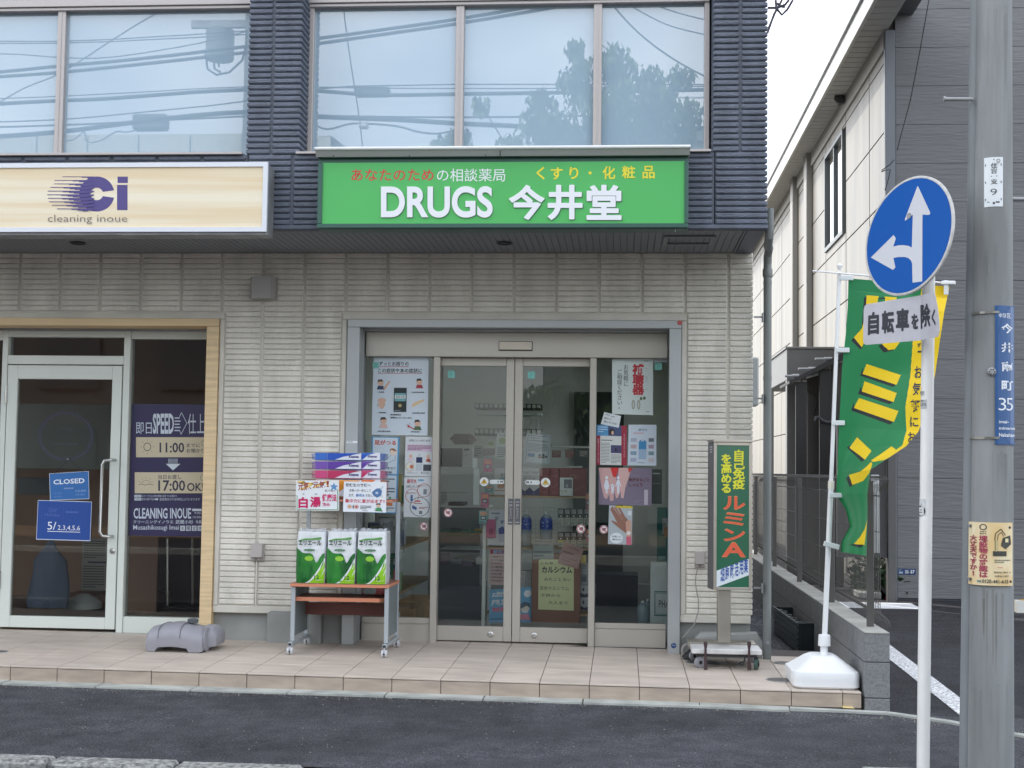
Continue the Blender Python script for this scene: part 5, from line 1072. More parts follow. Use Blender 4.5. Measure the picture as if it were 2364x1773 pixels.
for k, (r1, r2) in enumerate(((62, 72), (54, 66), (46, 60))):
    P_ = [at(*zp('q', 385+r1*math.cos(a_), 275+r2*math.sin(a_)), Y=1.18-.02*k) for a_ in [i*math.pi/9 for i in range(2, 17)]]
    MB().tube(P_, .0045, 8).build('cable_coil', pm('cable_grey', S(150, 146, 142), .6), cb, smooth=True)
c = at(*zp('q', 425, 325), Y=1.12); MB().tube([(c.x-.05, c.y, c.z-.03), (c.x, c.y, c.z), (c.x+.05, c.y+.02, c.z+.01)], [.03, .045, .03], 12).build('cable_reel', M_BLACK, cb, smooth=True)

# drain covers in the porch
def cover(name, label, z, x, y, rx, grp='round drain covers in the porch'):
    c = zp(z, x, y) if z else (x, y); p = at(*c, Z=-.02)
    for _ in range(3): p = at(*c, Z=gz(p.x, p.y))
    r = rx*(p-CAM).length/FPX; t = thing(name, label, 'drain cover', p, grp)
    MB().lathe([(r, -.004), (r, .0015), (r*.97, .003), (r*.9, .0016)], p+Vector((0, 0, .001)), 'Z', 28).build('rim', M_GALV, t)
    mb = MB().lathe([(r*.885, .0), (r*.885, .0022)], p+Vector((0, 0, .001)), 'Z', 28); mb.build('lid', pm('iron_lid', S(112, 108, 106), .6, .4, var=.3, vscale=60, bump=.002, bscale=180), t)
cover('drain_cover', 'round metal drain cover in the porch at the left end', 's', -10, 4160, 19)
cover('drain_cover', 'round metal drain cover in the porch in front of the flag base', 'q', 1330, 575, 31)
cover('drain_cover', 'round metal drain cover in the porch at the back beside the flag base', 'q', 1370, 402, 24)
cover('drain_cover', 'round metal drain cover in the porch under the trolley', 'q', 540, 395, 38)

# grey water-filled base lying on the porch
t = thing('banner_weight', 'grey plastic banner weight standing on the porch near the wooden door frame', 'banner base', (.8, .8, 0))
Yg = .70; a, b = at(*zp('f', 795, 1018), Y=Yg), at(*zp('f', 1120, 845), Y=Yg); X0, X1, zt = a.x, b.x, b.z; z0 = gz(.8, .7)
def prof(w_, top, y0, y1, z0_, n=14):
    o = []
    for i in range(n+1):
        s_ = i/n; ang_ = math.pi*(1-s_); yy = (y0+y1)/2+(y1-y0)/2*math.copysign(abs(math.cos(ang_))**.7, math.cos(ang_))*-1*-1
        o.append((yy, z0_+(top-z0_)*(.40+.60*abs(math.sin(ang_))**.75)))
    return [(y0+.012, z0_)]+o+[(y1-.012, z0_)]
def loft(sts, name, mat, par, m=0):
    mb = MB(); R_ = []
    for x, pr in sts: R_.append([mb.vert((x, y, z)) for y, z in pr])
    for A, B in zip(R_, R_[1:]):
        for i in range(len(A)): j = (i+1) % len(A); mb.f.append([A[i], B[i], B[j], A[j]]); mb.m.append(0)
    mb.f.append(R_[0]); mb.f.append(list(reversed(R_[-1]))); mb.m += [0, 0]
    return mb.build(name, mat, par, smooth=True)
W_ = X1-X0
def stn(u, top, lift, inset=0.): return (X0+W_*u, prof(1, z0+top, Yg+inset, Yg+.34-inset, z0+lift))
loft([stn(0, 0.117, .03, .03), stn(.015, 0.140, .012, .012), stn(.06, 0.162, .004), stn(.17, 0.173, .004), stn(.205, 0.175, .030), stn(.215, 0.173, .030), stn(.24, 0.180, .034), stn(.45, 0.191, .040), stn(.60, 0.184, .036), stn(.612, 0.180, .034), stn(.625, 0.183, .034),
      stn(.72, 0.176, .03), stn(.76, 0.171, .004), stn(.93, 0.160, .004), stn(.985, 0.140, .010, .012), stn(1.0, 0.108, .03, .03)], 'tank', M_GPLAST, t)
loft([(X1-.03, prof(1, z0+.17, Yg+.10, Yg+.36, z0+.03)), (X1+.03, prof(1, z0+.165, Yg+.11, Yg+.36, z0+.03)), (X1+.055, prof(1, z0+.14, Yg+.13, Yg+.35, z0+.035)), (X1+.062, prof(1, z0+.11, Yg+.16, Yg+.33, z0+.045))], 'side_lobe', M_GPLAST, t)
MB().lathe([(.05, .0), (.075, .006), (.082, .014), (.075, .02)], (X1-.012, Yg+.10, z0+.085), ((0, 1, 0), (0, 0, 1), (1, 0, 0)), 24).build('end_disc', M_GPLAST, t, smooth=True)
c = at(*zp('f', 1066, 868), Y=Yg+.17); c.z = z0+.190; mb = MB()
for su, tp_ in ((.235, .182), (.612, .186)):
    xx = X0+W_*su; MB().tube([(xx, y_, z_+.0012) for y_, z_ in prof(1, z0+tp_, Yg-.0005, Yg+.3405, z0+.035)[1:-1]], .0022, 6).build('seam', pm('seam_grey', S(96, 96, 102), .7), t)
prf = [(.034, 0), (.034, .022), (.028, .028)]; mb.lathe(prf, (c.x, Yg+.17, c.z-.004), 'Z', 24)
for k in range(12): a_ = k*math.pi/6; mb.box(c.x+.034*math.cos(a_)-.003, c.x+.034*math.cos(a_)+.003, Yg+.17+.034*math.sin(a_)-.003, Yg+.17+.034*math.sin(a_)+.003, c.z-.002, c.z+.020)
mb.build('filler_cap', pm('dark_grey_cap', S(86, 92, 96), .5), t)
MB().tube([at(*zp('f', x, y), Y=Yg+.2) for x, y in ((1150, 938), (1148, 955), (1160, 962), (1168, 975), (1158, 982), (1150, 975))], .004, 8).build('hook', M_CHROME, t)

# advertising flag: white water tank, pole, cloth
fl = thing('advertising_flag', 'green and yellow advertising flag on a white pole with a white water-filled base', 'banner flag', (5.0, .28, -.03))
a, b = at(*zp('y', 400, 1400), Y=.10), at(*zp('y', 1203, 1420), Y=.06); X0, X1 = a.x+.02, b.x; Y0, Y1 = .045, .50; zg = gz(5, .2)+.001
def rrect(x0, x1, y0, y1, r, z, n=5):
    o = []
    for cx_, cy_, a0 in ((x1-r, y1-r, 0), (x0+r, y1-r, 90), (x0+r, y0+r, 180), (x1-r, y0+r, 270)):
        for i in range(n+1): a_ = math.radians(a0+90*i/n); o.append((cx_+r*math.cos(a_), cy_+r*math.sin(a_), z))
    return o
st = [(0.012, .05, 0), (0, .05, .012), (-.0, .055, .05), (0, .055, .085), (.006, .055, .098), (.022, .05, .106), (.10, .045, .165), (.125, .04, .178), (.135, .03, .180)]
mb = MB(); R_ = []
for ins, r, h in st:
    R_.append([mb.vert(p) for p in rrect(X0+ins*1.0, X1-ins*1.0, Y0+ins*.9, Y1-ins*.9, r, zg+h)])
for A, B in zip(R_, R_[1:]):
    for i in range(len(A)): j = (i+1) % len(A); mb.f.append([A[i], A[j], B[j], B[i]]); mb.m.append(0)
mb.f.append(list(reversed(R_[0]))); mb.f.append(R_[-1]); mb.m += [0, 0]
mb.build('water_tank', M_PLAST, fl, smooth=True)
MB().box(X0-.006, X0+.012, Y0+.06, Y1-.06, zg+.045, zg+.10, 0, .006).build('tank_grip', M_PLAST, fl)
Yp = (Y0+Y1)/2
pbm = at(*zp('y', 793, 1060), Y=Yp); ptp = at(1938.5, 616, Y=Yp-.02); cp0 = at(*zp('y', 795, 930), Y=Yp); cp1 = at(*zp('y', 798, 825), Y=Yp)
d_ = (ptp-pbm).normalized()
MB().lathe([(.034, 0), (.024, .02), (.0225, .10), (.024, .108)], pbm-d_*.005, 'Z', 20).build('neck', M_PLAST, fl, smooth=True)
mb = MB().lathe([(.0385, 0), (.036, .06), (.034, .068)], cp0, 'Z', 24)
mb.build('neck_cap', M_PLAST, fl, smooth=True)
mid = pbm+(ptp-pbm)*.44
MB().tube([cp1, mid], .0165, 14).build('pole', M_PLAST, fl, smooth=True)
MB().tube([mid, pbm+(ptp-pbm)*.5, ptp-d_*.03], [.0125, .0125, .0115], 14).build('pole', M_PLAST, fl, smooth=True)
MB().tube([mid-d_*.03, mid+d_*.02], .0195, 14).build('pole_collar', pm('cream_plastic', S(226, 224, 210), .4), fl, smooth=True)
MB().lathe([(.006, -.02), (.010, -.012), (.018, 0), (.018, .01), (.010, .02), (.003, .024)], ptp, 'Z', 16).build('finial', M_PLAST, fl, smooth=True)
b0, b1 = at(1875.6, 625.5, Y=Yp-.04), at(2206, 656, Y=Yp-.04)
MB().tube([b0, (b0+b1)/2+Vector((0, 0, .003)), b1], [.0045, .006, .006], 10).build('cross_bar', M_PLAST, fl, smooth=True)
ec = at(2190, 653, Y=Yp-.05); MB().box(ec.x-.045, ec.x+.04, Yp-.062, Yp-.048, ec.z-.010, ec.z+.012, 0, .003).build('bar_clip', M_PLAST, fl)
rowsF = [(0, 1958.8, 642.5, 2192, 662), (.1, 1957, 705, 2180, 719), (.19, 1953, 765, 2171, 780), (.33, 1944, 850, 2158, 868), (.45, 1940, 930, 2140, 935), (.55, 1937, 985, 2121, 995), (.62, 1935, 1030, 2092, 1030), (.665, 1934, 1056, 2050, 1058), (.72, 1933, 1092, 2010, 1084), (.80, 1930, 1140, 2002, 1140), (.86, 1953, 1178, 2003, 1181), (.91, 1962, 1215, 2002, 1215), (.95, 1943, 1250, 2001, 1250), (1.0, 1941, 1274, 2000, 1283)]
def lerp_rows(v):
    for A, B in zip(rowsF, rowsF[1:]):
        if v <= B[0]: k = (v-A[0])/(B[0]-A[0]); return [A[i]+(B[i]-A[i])*k for i in range(5)]
    return rowsF[-1]
def flag_px(u, v):
    r = lerp_rows(min(1, max(0, v))); return r[1]+(r[3]-r[1])*u, r[2]+(r[4]-r[2])*u
def flag_y(u, v):
    r = lerp_rows(min(1, max(0, v))); wp = (r[3]-r[1])*8.75/FPX; lack = max(0, .63**2-wp**2)**.5
    return Yp-.03-min(.34, lack*.62)*(u**1.2)*(1 if v < .99 else 1)-.018*math.sin(u*7+v*5)*u*(1-u)*4*(.3+v)-.012*math.sin(v*26+u*4)*u-.01*math.sin(u*16+v*3)*v
def flag_at(u, v, n=0.):
    x, y = flag_px(u, v); return at(x, y, Y=flag_y(u, v)-n)
def flag_uv(x, y):
    u = .5; v = .5
    for _ in range(12):
        lo, hi = 0., 1.
        for __ in range(16):
            v = (lo+hi)/2
            if flag_px(u, v)[1] < y: lo = v
            else: hi = v
        r = lerp_rows(v); u = min(1, max(0, (x-r[1])/(r[3]-r[1])))
    return u, v
def inpoly(x, y, P):
    c = False; n = len(P); j = n-1
    for i in range(n):
        xi, yi = P[i]; xj, yj = P[j]
        if (yi > y) != (yj > y) and x < (xj-xi)*(y-yi)/(yj-yi)+xi: c = not c
        j = i
    return c
G_ = lambda *p: zq('g', *p)
yel = [G_((722, 335), (797, 343), (790, 375), (782, 440), (760, 500), (727, 560), (700, 600)), G_((838, 345), (912, 350), (908, 420), (905, 560), (960, 600), (900, 680), (860, 686), (820, 650), (838, 600)), G_((720, 440), (780, 450), (740, 560), (690, 668), (640, 605), (690, 550)),
       G_((720, 775), (938, 845), (912, 908), (695, 838)), G_((707, 885), (912, 960), (893, 1018), (690, 950)), G_((672, 992), (923, 1075), (895, 1145), (640, 1055)),
       G_((660, 1242), (752, 1330), (710, 1385), (612, 1310)), G_((880, 1300), (912, 1325), (905, 1352), (830, 1388), (762, 1400), (748, 1390), (810, 1350)), G_((748, 1400), (757, 1412), (738, 1470), (700, 1520), (630, 1547), (608, 1483), (680, 1462), (720, 1430)),
       zq('i', (1128, 580), (1115, 720), (1102, 822), (1000, 812), (1060, 745), (1105, 670)),
       G_((1075, 270), (1260, 270), (1260, 900), (1170, 1100), (1010, 1300), (905, 1372), (900, 1330), (950, 1292), (975, 1200), (968, 1050), (1000, 850), (1015, 640), (1050, 450))]
shd = [G_((705, 350), (724, 345), (724, 560), (702, 600), (690, 560)), G_((800, 352), (838, 350), (838, 360), (800, 362)), G_((622, 625), (640, 605), (700, 665), (680, 682)), G_((795, 660), (822, 648), (862, 684), (905, 676), (885, 690), (830, 702)),
       G_((695, 800), (700, 835), (912, 905), (890, 922), (680, 850)), G_((685, 915), (690, 948), (895, 1016), (865, 1032), (665, 965)), G_((640, 1020), (642, 1052), (895, 1142), (870, 1162), (622, 1072)),
       G_((612, 1295), (614, 1310), (710, 1385), (690, 1400), (594, 1308)), G_((608, 1490), (632, 1546), (660, 1538), (612, 1560), (588, 1502)), zq('i', (950, 820), (1000, 812), (1102, 822), (1060, 848))]
mb = MB(); NU, NV = 190, 520; ids = {}
for j in range(NV+1):
    for i in range(NU+1): ids[i, j] = mb.vert(flag_at(i/NU, j/NV))
for j in range(NV):
    for i in range(NU):
        x, y = flag_px((i+.5)/NU, (j+.5)/NV); m = 0
        if any(inpoly(x, y, p) for p in yel): m = 1
        elif any(inpoly(x, y, p) for p in shd): m = 2
        mb.f.append([ids[i, j], ids[i+1, j], ids[i+1, j+1], ids[i, j+1]]); mb.m.append(m)
def cloth(name, col):
    m = pm(name, col, .6, bump=.0008, bscale=300); p = m.node_tree.nodes['Principled BSDF']; p.inputs['Sheen Weight'].default_value = .2
    tl = m.node_tree.nodes.new('ShaderNodeBsdfTranslucent'); tl.inputs[0].default_value = (*col, 1); ms = m.node_tree.nodes.new('ShaderNodeMixShader'); ms.inputs[0].default_value = .25
    o = m.node_tree.nodes['Material Output']; m.node_tree.links.new(p.outputs[0], ms.inputs[1]); m.node_tree.links.new(tl.outputs[0], ms.inputs[2]); m.node_tree.links.new(ms.outputs[0], o.inputs['Surface']); return m
fc_ = mb.build('flag_cloth', [cloth('flag_green', S(30, 132, 78)), cloth('flag_yellow', S(244, 208, 20)), cloth('flag_black', S(34, 40, 44))], fl, smooth=True)
def fmap(u, v, n=0.):
    a_, b_ = flag_uv(*zp('g', u, v)); return flag_at(a_, b_, n+.002)
fmap.nrm = Vector((0, -1, 0))
printed('lettering', fmap, [('T', 1027, 790, 1072, 865, 'お', blk, .02), ('T', 1014, 892, 1068, 975, '気', blk, .02), ('T', 1000, 1003, 1066, 1082, '軽', blk, .02), ('T', 998, 1112, 1050, 1176, 'に', blk, .02), ('T', 985, 1208, 1030, 1276, 'お', blk, .02), ('T', 1042, 640, 1068, 668, 'ず', blk, .02), ('T', 1046, 690, 1070, 702, '一', blk, .02)], fc_)
for x, y in ((600, 225), (575, 685), (545, 1150), (530, 1612)):
    c = at(*zp('g', x, y), Y=Yp-.05); MB().box(c.x-.045, c.x+.035, Yp-.055, Yp-.046, c.z-.016, c.z+.014, 0, .003).build('flag_strap', pm('strap_white', S(214, 220, 222), .4), fl)
c = at(*zp('i', 795, 822), Y=Yp-.05); MB().box(c.x-.055, c.x+.045, Yp-.055, Yp-.046, c.z-.018, c.z+.014, 0, .003, rot=Matrix.Rotation(math.radians(14), 3, 'Y')).build('flag_strap', pm('strap_white', S(214, 220, 222), .4), fl)
c = at(*zp('g', 1232, 282), Y=Yp-.05); MB().box(c.x-.018, c.x+.010, Yp-.053, Yp-.047, c.z-.05, c.z+.04, 0, .002).build('flag_strap', pm('strap_white', S(214, 220, 222), .4), fl)

# black corrugated planter channel leaning at the block wall
t = thing('planter_trough', 'black corrugated plastic trough standing on the gravel beside the block wall', 'plastic trough', (5.1, 2, -.13))
def gnd(k, x, y, Z=-.10): return at(*zp(k, x, y), Z=Z)
fl_ = gnd('y', 505, 1030); fr_ = gnd('y', 735, 1018); bl_ = gnd('y', 225, 795)
ht = (at(*zp('y', 600, 725), Y=fl_.y).z-fl_.z)*1.12
L_ = (bl_-fl_); L_.z = 0; n_l = L_.length; ld = L_.normalized(); wd_ = Vector((-ld.y, ld.x, 0)); wd_ = wd_ if wd_.x > 0 else -wd_
Wd = min(.17, max(.1, (fr_-fl_).dot(wd_)))
mb = MB(); zb0 = fl_.z
def bx(u0, u1, w0, w1, h0, h1, par=t, nm='wall_panel', mm=None):
    P = [fl_+ld*u+wd_*w_ for u, w_ in ((u0, w0), (u1, w0), (u1, w1), (u0, w1))]
    return MB().hexa([(p.x, p.y, zb0+h0) for p in P], [(p.x, p.y, zb0+h1) for p in P]).build(nm, mm or pm('black_plastic', S(38, 46, 52), .4), par)
bx(0, n_l, 0, .012, 0, ht-.001); bx(0, n_l, Wd-.012, Wd, 0, ht-.001); bx(0, .012, .0125, Wd-.0125, 0, ht-.001); bx(n_l-.012, n_l, .0125, Wd-.0125, 0, ht-.001)
for k in range(5): bx(.01, n_l-.01, -.010, -.0005, .02+ht*.19*k, .032+ht*.19*k, nm='rib')
bx(-.006, n_l+.006, -.012, .0, ht, ht+.008, nm='rim'); bx(-.006, n_l+.006, Wd, Wd+.012, ht, ht+.008, nm='rim'); bx(-.006, .03, .0005, Wd-.0005, ht, ht+.008, nm='rim')
for k in range(9): u0 = .07+k*(n_l-.12)/9; bx(u0, u0+.05, .013, .05+.02*(k % 2), ht*.55, ht-.006, nm='tooth')

# concrete block wall
bw = thing('block_wall', 'low grey concrete block wall running back beside the parking lot', 'wall', (5.35, 3, -.13))
wx0, wx1 = at(1996, 1560, Y=0).x, at(2054.5, 1560, Y=0).x; wzt = at(2020, 1460, Y=0).z
zz = [wzt-.006, at(2000, 1529, Y=0).z, at(2000, 1612, Y=0).z, -.22]
m_side = pm('painted_block_side', S(120, 122, 124), .85, var=.15, vscale=20, bump=.002, bscale=120)
for r_ in range(3):
    y = .0
    zt, zb2 = zz[r_]-.003, zz[r_+1]+.003
    k = 0
    while y < 14:
        L2 = .393 if not (k == 0 and r_ % 2) else .196
        MB().box(wx0, wx1, y+.002, y+L2-.002, zb2, zt, 0, .003).build('block', M_CONCD if k == 0 else m_side, bw) if (y < 6) else None
        y += L2; k += 1
        if y >= 6: break
    MB().box(wx0, wx1, y+.002, 16, zb2, zt, 0, .003).build('block_run', m_side, bw)
MB().box(wx0+.006, wx1-.006, .006, 16, -.24, wzt-.012).build('joint_fill', pm('joint_dark', S(84, 86, 88), .9), bw)
MB().box(wx0+.001, wx1-.001, -.001, 16, wzt-.008, wzt, 0, .002).build('wall_top', M_CONCT, bw)
# mesh fence on it
fx = at(2009, 1446, Z=wzt).x; fe = thing('mesh_fence', 'dark grey welded wire fence on the low block wall', 'fence', (5.38, 3, wzt))
m_fence = pm('fence_paint', S(92, 90, 88), .45, .3)
P0 = at(2009, 1446, Z=wzt); ftop = at(1837, 1103, Y=at(1834, 1343, Z=wzt).y).z
FX = fx+.032
posts = [at(x, y, Z=wzt).y for x, y in ((2009, 1446), (1916, 1390), (1834, 1343), (1775, 1307))]
posts += [posts[-1]+2*i for i in (1, 2, 3)]
for y in posts: MB().box(fx-.02, fx+.02, y-.02, y+.02, wzt-.003, ftop, 0, .003).build('post', m_fence, fe)
ptop = ftop+.03; pb_ = wzt+.05
def panel(y0, y1):
    mb = MB(); n = max(2, int((y1-y0)/.05)); hs = [pb_+.0, pb_+.10, pb_+.32, pb_+.54, pb_+.76, ptop-.12, ptop-.02]
    for i in range(n+1):
        y = y0+(y1-y0)*i/n
        pts = [(FX+.03, y, pb_-.045), (FX+.062, y, pb_-.03), (FX+.055, y, pb_+.0), (FX, y, pb_+.05), (FX, y, ptop-.10), (FX+.05, y, ptop-.055), (FX+.058, y, ptop-.02), (FX+.03, y, ptop), (FX+.0, y, ptop-.012)]
        mb.tube(pts, .0021, 4, cap=False)
    for h in hs:
        dx = .05 if (h < pb_+.01 or h > ptop-.03) else 0
        mb.tube([(FX+dx, y0, h), (FX+dx, y1, h)], .0022, 4)
    return mb.build('wire_panel', m_fence, fe)
ys = [posts[0]-.16]+posts[1:]
panel(ys[0], posts[1]-.01)
for a_, b_ in zip(posts[1:], posts[2:]): panel(a_+.01, b_-.01)

# neighbouring building
YC = 7.6; cn = at(2046.7, 300, Y=YC); XN = cn.x
nb = thing('neighbour_building', 'neighbouring two storey building with beige panelled side and charcoal front wall', 'building', (8, 9, 0))
zr_ = at(1772.5, 463, X=XN); ZTOP = at(2044, 0, X=XN).z
m_beige = pm('beige_wall_panel', S(140, 135, 125), .42, var=.26, vscale=1.4, stretch=(1, 2.2, .35), bump=.003, bscale=2.5)
ztop = zr_.z
zl = at(2045.6, 139, X=XN).z; zl2 = at(2045.6, 300, X=XN).z; ph_ = zl-zl2
MB().box(XN+.02, XN+.3, YC+.05, 34, -.2, ztop).build('side_wall', pm('panel_gap', S(90, 88, 84), .8), nb)
seams = [YC+.002]
for x, y in ((738, 900), (588, 1000), (460, 1100), (352, 1200), (258, 1250), (180, 1280), (110, 1300)):
    seams.append(at(*zp('w', x, y), X=XN).y)
seams += [seams[-1]+2.2*i for i in range(1, 5)]
zs = [zl+ph_*k for k in range(-9, 4)]
wy0, wy1 = at(*zp('w', 578, 1200), X=XN).y, at(*zp('w', 462, 1200), X=XN).y
wz0, wz1 = at(*zp('w', 570, 1500), X=XN).z, at(*zp('w', 578, 820), X=XN).z
for a_, b_ in zip(seams, seams[1:]):
    for c_, d_ in zip(zs, zs[1:]):
        c2, d2 = max(c_, -.1), min(d_, ztop-.02)
        if d2-c2 < .05: continue
        segs = [(c2, d2)]
        if a_ >= wy0-.15 and b_ <= wy1+.15:
            segs = [(c2, min(d2, wz0))] if c2 < wz0 else []
            if d2 > wz1: segs.append((max(c2, wz1), d2))
        for e_, f_ in segs:
            if f_-e_ > .03: MB().box(XN, XN+.02, a_+.018, b_-.018, e_+.008, f_-.008, 0, .003).build('wall_panel', m_beige, nb)
wf_ = MB(); wf_.box(XN-.03, XN+.05, wy0, wy0+.06, wz0, wz1); wf_.box(XN-.03, XN+.05, wy1-.06, wy1, wz0, wz1); wf_.box(XN-.03, XN+.05, wy0+.061, wy1-.061, wz1-.06, wz1); wf_.box(XN-.03, XN+.05, wy0+.061, wy1-.061, wz0, wz0+.06); wf_.box(XN-.02, XN+.04, (wy0+wy1)/2-.03, (wy0+wy1)/2+.03, wz0+.061, wz1-.061)
wo = wf_.build('window_frame', pm('dark_window_frame', S(120, 124, 124), .4, .3), nb); MB().box(XN+.012, XN+.018, wy0+.03, wy1-.03, wz0+.03, wz1-.03).build('pane', M_GLASSC, wo)
MB().box(XN+.06, XN+.08, wy0, wy1, wz0, wz1).build('curtain', pm('pale_curtain', S(170, 176, 180), .8), wo)
for x0_, x1_ in ((352, 320), (262, 230)):
    y0_, y1_ = at(*zp('w', x0_, 1200), X=XN-.06).y, at(*zp('w', x1_, 1200), X=XN-.06).y
    MB().box(XN-.10, XN-.002, y0_, min(y1_, y0_+.35), -.1, ztop-.02, 0, .01).build('downpipe_cover', pm('grey_cover', S(150, 146, 140), .5), nb)
# eaves: soffit slats, fascia, gutter
EX = XN-.36; ez = at(1769, 420, X=EX).z; ye0 = 4.6
e0 = at(2002, 0, X=EX); EZ = (ez+e0.z)/2
MB().box(EX, EX+.04, ye0, 34, EZ-.26, EZ, 0, .006).build('gutter', pm('pale_gutter', S(206, 204, 198), .45), nb)
MB().box(EX-.03, EX+.02, ye0, 34, EZ-.02, EZ+.012, 0, .005).build('gutter_lip', M_GALV, nb)
MB().box(EX+.05, XN+.3, ye0, 34, EZ-.02, EZ+.12).build('roof', pm('roof_metal', S(110, 110, 112), .5, .3), nb)
me = MB().box(EX+.045, XN+.02, -.095, .095, -.02, 0, 0, .004).mesh('eave_slat', pm('eave_slat_paint', S(196, 194, 190), .6))
y = ye0+.2
while y < 31: inst('eave_slat', me, nb, (0, y, EZ-.17)); y += .21
MB().box(XN-.03, XN+.01, YC+.0, 34, EZ-.42, EZ-.19, 0, .005).build('frieze_board', pm('frieze_grey', S(150, 146, 140), .5), nb)
sp_ = at(*zp('w', 548, 635), X=XN-.1); mb = MB().lathe([(.0, -.09), (.05, -.085), (.075, -.03), (.078, .03), (.06, .035)], sp_, ((1, 0, 0), (0, .3, .95), (0, -.95, .3)), 18); so_ = mb.build('spotlight', pm('spot_grey', S(96, 98, 98), .4, .3), nb, smooth=True)
MB().tube([sp_, (XN+.0, sp_.y, sp_.z+.03)], .02, 8).build('spot_arm', pm('spot_grey', S(96, 98, 98), .4, .3), so_)
# front wall of charcoal boards
fzb = at(2130, 1382, Y=YC).z
cx1 = at(2067, 300, Y=YC).x
m_char = pm('charcoal_rib_board', S(119, 120, 122), .7, var=.07, vscale=2, bump=.011, bscale=20, stretch=(.22, 1, 1.7), detail=3)
MB().box(XN-.02, cx1-.004, YC-.03, YC+.06, fzb-.05, EZ-.2, 0, .006).build('corner_trim', pm('corner_trim_grey', S(112, 116, 122), .45, .3), nb)
MB().box(cx1, 16, YC+.04, YC+.3, fzb-.3, 7.4).build('front_wall', pm('front_backing', S(60, 62, 70), .8), nb)
h = fzb
while h < 7.2:
    for x0_ in (cx1, cx1+3.03, cx1+6.06): MB().box(x0_+.002, x0_+3.026, YC, YC+.039, h+.0015, h+.4535, 0, .003).build('front_board', m_char, nb)
    h += .455
MB().box(cx1-.0, 16, YC+.0, YC+.039, fzb-.30, fzb-.004).build('front_plinth', pm('plinth_dark', S(70, 72, 78), .85), nb)
poster('small dark blue house number plate at the foot of the charcoal wall', zq('x', (488, 192), (736, 196), (735, 278), (488, 274)), YC-.004, [('T', .40, .22, .93, .80, '35-37', (226, 232, 238), .03), ('W', .04, .15, .30, .35, 1, (200, 210, 220)), ('R', .06, .5, .28, .85, (150, 170, 190))], (36, 62, 110), .003, 'number plate', 'number_plate')
# cable down the front wall, small bracket
t = thing('wall_cable', 'thin dark cable hanging in front of the charcoal wall', 'cable', (6.9, 7.3, 3))
MB().tube([at(*zp('w', x, y), Y=YC-.25) for x, y in ((1118, 0), (1060, 330), (1000, 640), (935, 880), (915, 960))], .006, 6).build('cable_run', M_BLACK, t)
MB().tube([at(*zp('w', x, y), Y=YC-.2) for x, y in ((895, 1020), (870, 1050), (820, 1085), (815, 1097), (840, 1085), (872, 1082), (860, 1140), (838, 1215))], .006, 6).build('cable_loop', M_BLACK, t)
# entrance canopy box
YK = 9.6
k0, k1 = at(*zp('j', 423, 205), Y=YK), at(*zp('j', 423, 572), Y=YK)
ca = thing('entrance_canopy', 'grey flat entrance canopy on square posts against the beige wall', 'canopy', (6.4, 10, 0))
m_can = pm('canopy_grey', S(126, 126, 126), .5, .1)
bk = at(*zp('j', 185, 378), X=k0.x).y
MB().box(k0.x, XN-.005, YK, min(bk, 17), k1.z, k0.z-.02, 0, .005).build('canopy_box', m_can, ca)
MB().box(k0.x-.02, XN-.005, YK-.02, min(bk, 17)+.02, k0.z-.019, k0.z+.01, 0, .004).build('canopy_cap', pm('canopy_cap', S(150, 150, 148), .5), ca)
pxr = at(*zp('j', 518, 900), Y=YK).x
MB().box(k0.x+.001, pxr, YK+.002, YK+.16, -.15, k1.z-.001, 0, .005).build('post', m_can, ca)
a, b = at(*zp('j', 238, 900), Y=15.5), at(*zp('j', 276, 900), Y=15.5); MB().box(a.x, b.x, 15.5, 15.65, -.15, at(*zp('j', 260, 470), Y=15.5).z, 0, .005).build('post', m_can, ca)
# black lean-to shed with three pipes
YB_ = 8.7
t = thing('bicycle_shed', 'black lean-to shed with sloping roof in front of the grey canopy', 'shed', (6.4, 8.8, -.1))
m_sh = pm('shed_black', S(44, 44, 46), .55); m_sh2 = pm('shed_brown', S(86, 82, 80), .6)
r0, r1 = at(*zp('j', 450, 585), Y=YB_-.15), at(*zp('j', 1060, 262), Y=YB_-.15)
r1 = Vector((min(r1.x, XN-.01), r1.y, r1.z))
A = [(r0.x, YB_-.15, r0.z), (r1.x, YB_-.15, r1.z), (r1.x, YB_-.15, r1.z-.09), (r0.x, YB_-.15, r0.z-.03)]
MB().hexa(A, [(p[0], YK-.03, p[2]) for p in A]).build('roof', m_sh, t)
for z0_, z1_, mt, yy in ((522, 650, m_sh, YB_), (650, 790, m_sh2, YB_+.35), (790, 925, m_sh, YB_), (925, 1060, m_sh2, YB_+.05)):
    a, b = at(*zp('j', z0_, 900), Y=yy), at(*zp('j', z1_, 900), Y=yy)
    ztp = r0.z+(r1.z-r0.z)*((a.x-r0.x)/(r1.x-r0.x))-.05
    MB().box(a.x+.001, min(b.x, XN-.02)-.001, yy, yy+.05, -.12, ztp, 0, .004).build('wall_panel', mt, t)
for (x0_, x1_, y_) in ((400, 560, 528), (550, 760, 448), (740, 930, 336)):
    a, b = at(*zp('j', x0_, y_), Y=YB_-.1), at(*zp('j', x1_, y_-2), Y=YB_-.1); m2 = a+(b-a)*.55
    MB().tube([a, m2], .016, 10).build('pipe_end', M_GALV, t, smooth=True); MB().tube([m2, b], .024, 10).build('pipe_sleeve', M_GALV, t, smooth=True)
MB().tube([at(*zp('j', x, y), Y=YB_+.3) for x, y in ((585, 570), (590, 610), (620, 660), (690, 710), (760, 760), (765, 850), (725, 970))], .006, 6).build('wire', M_BLACK, t)
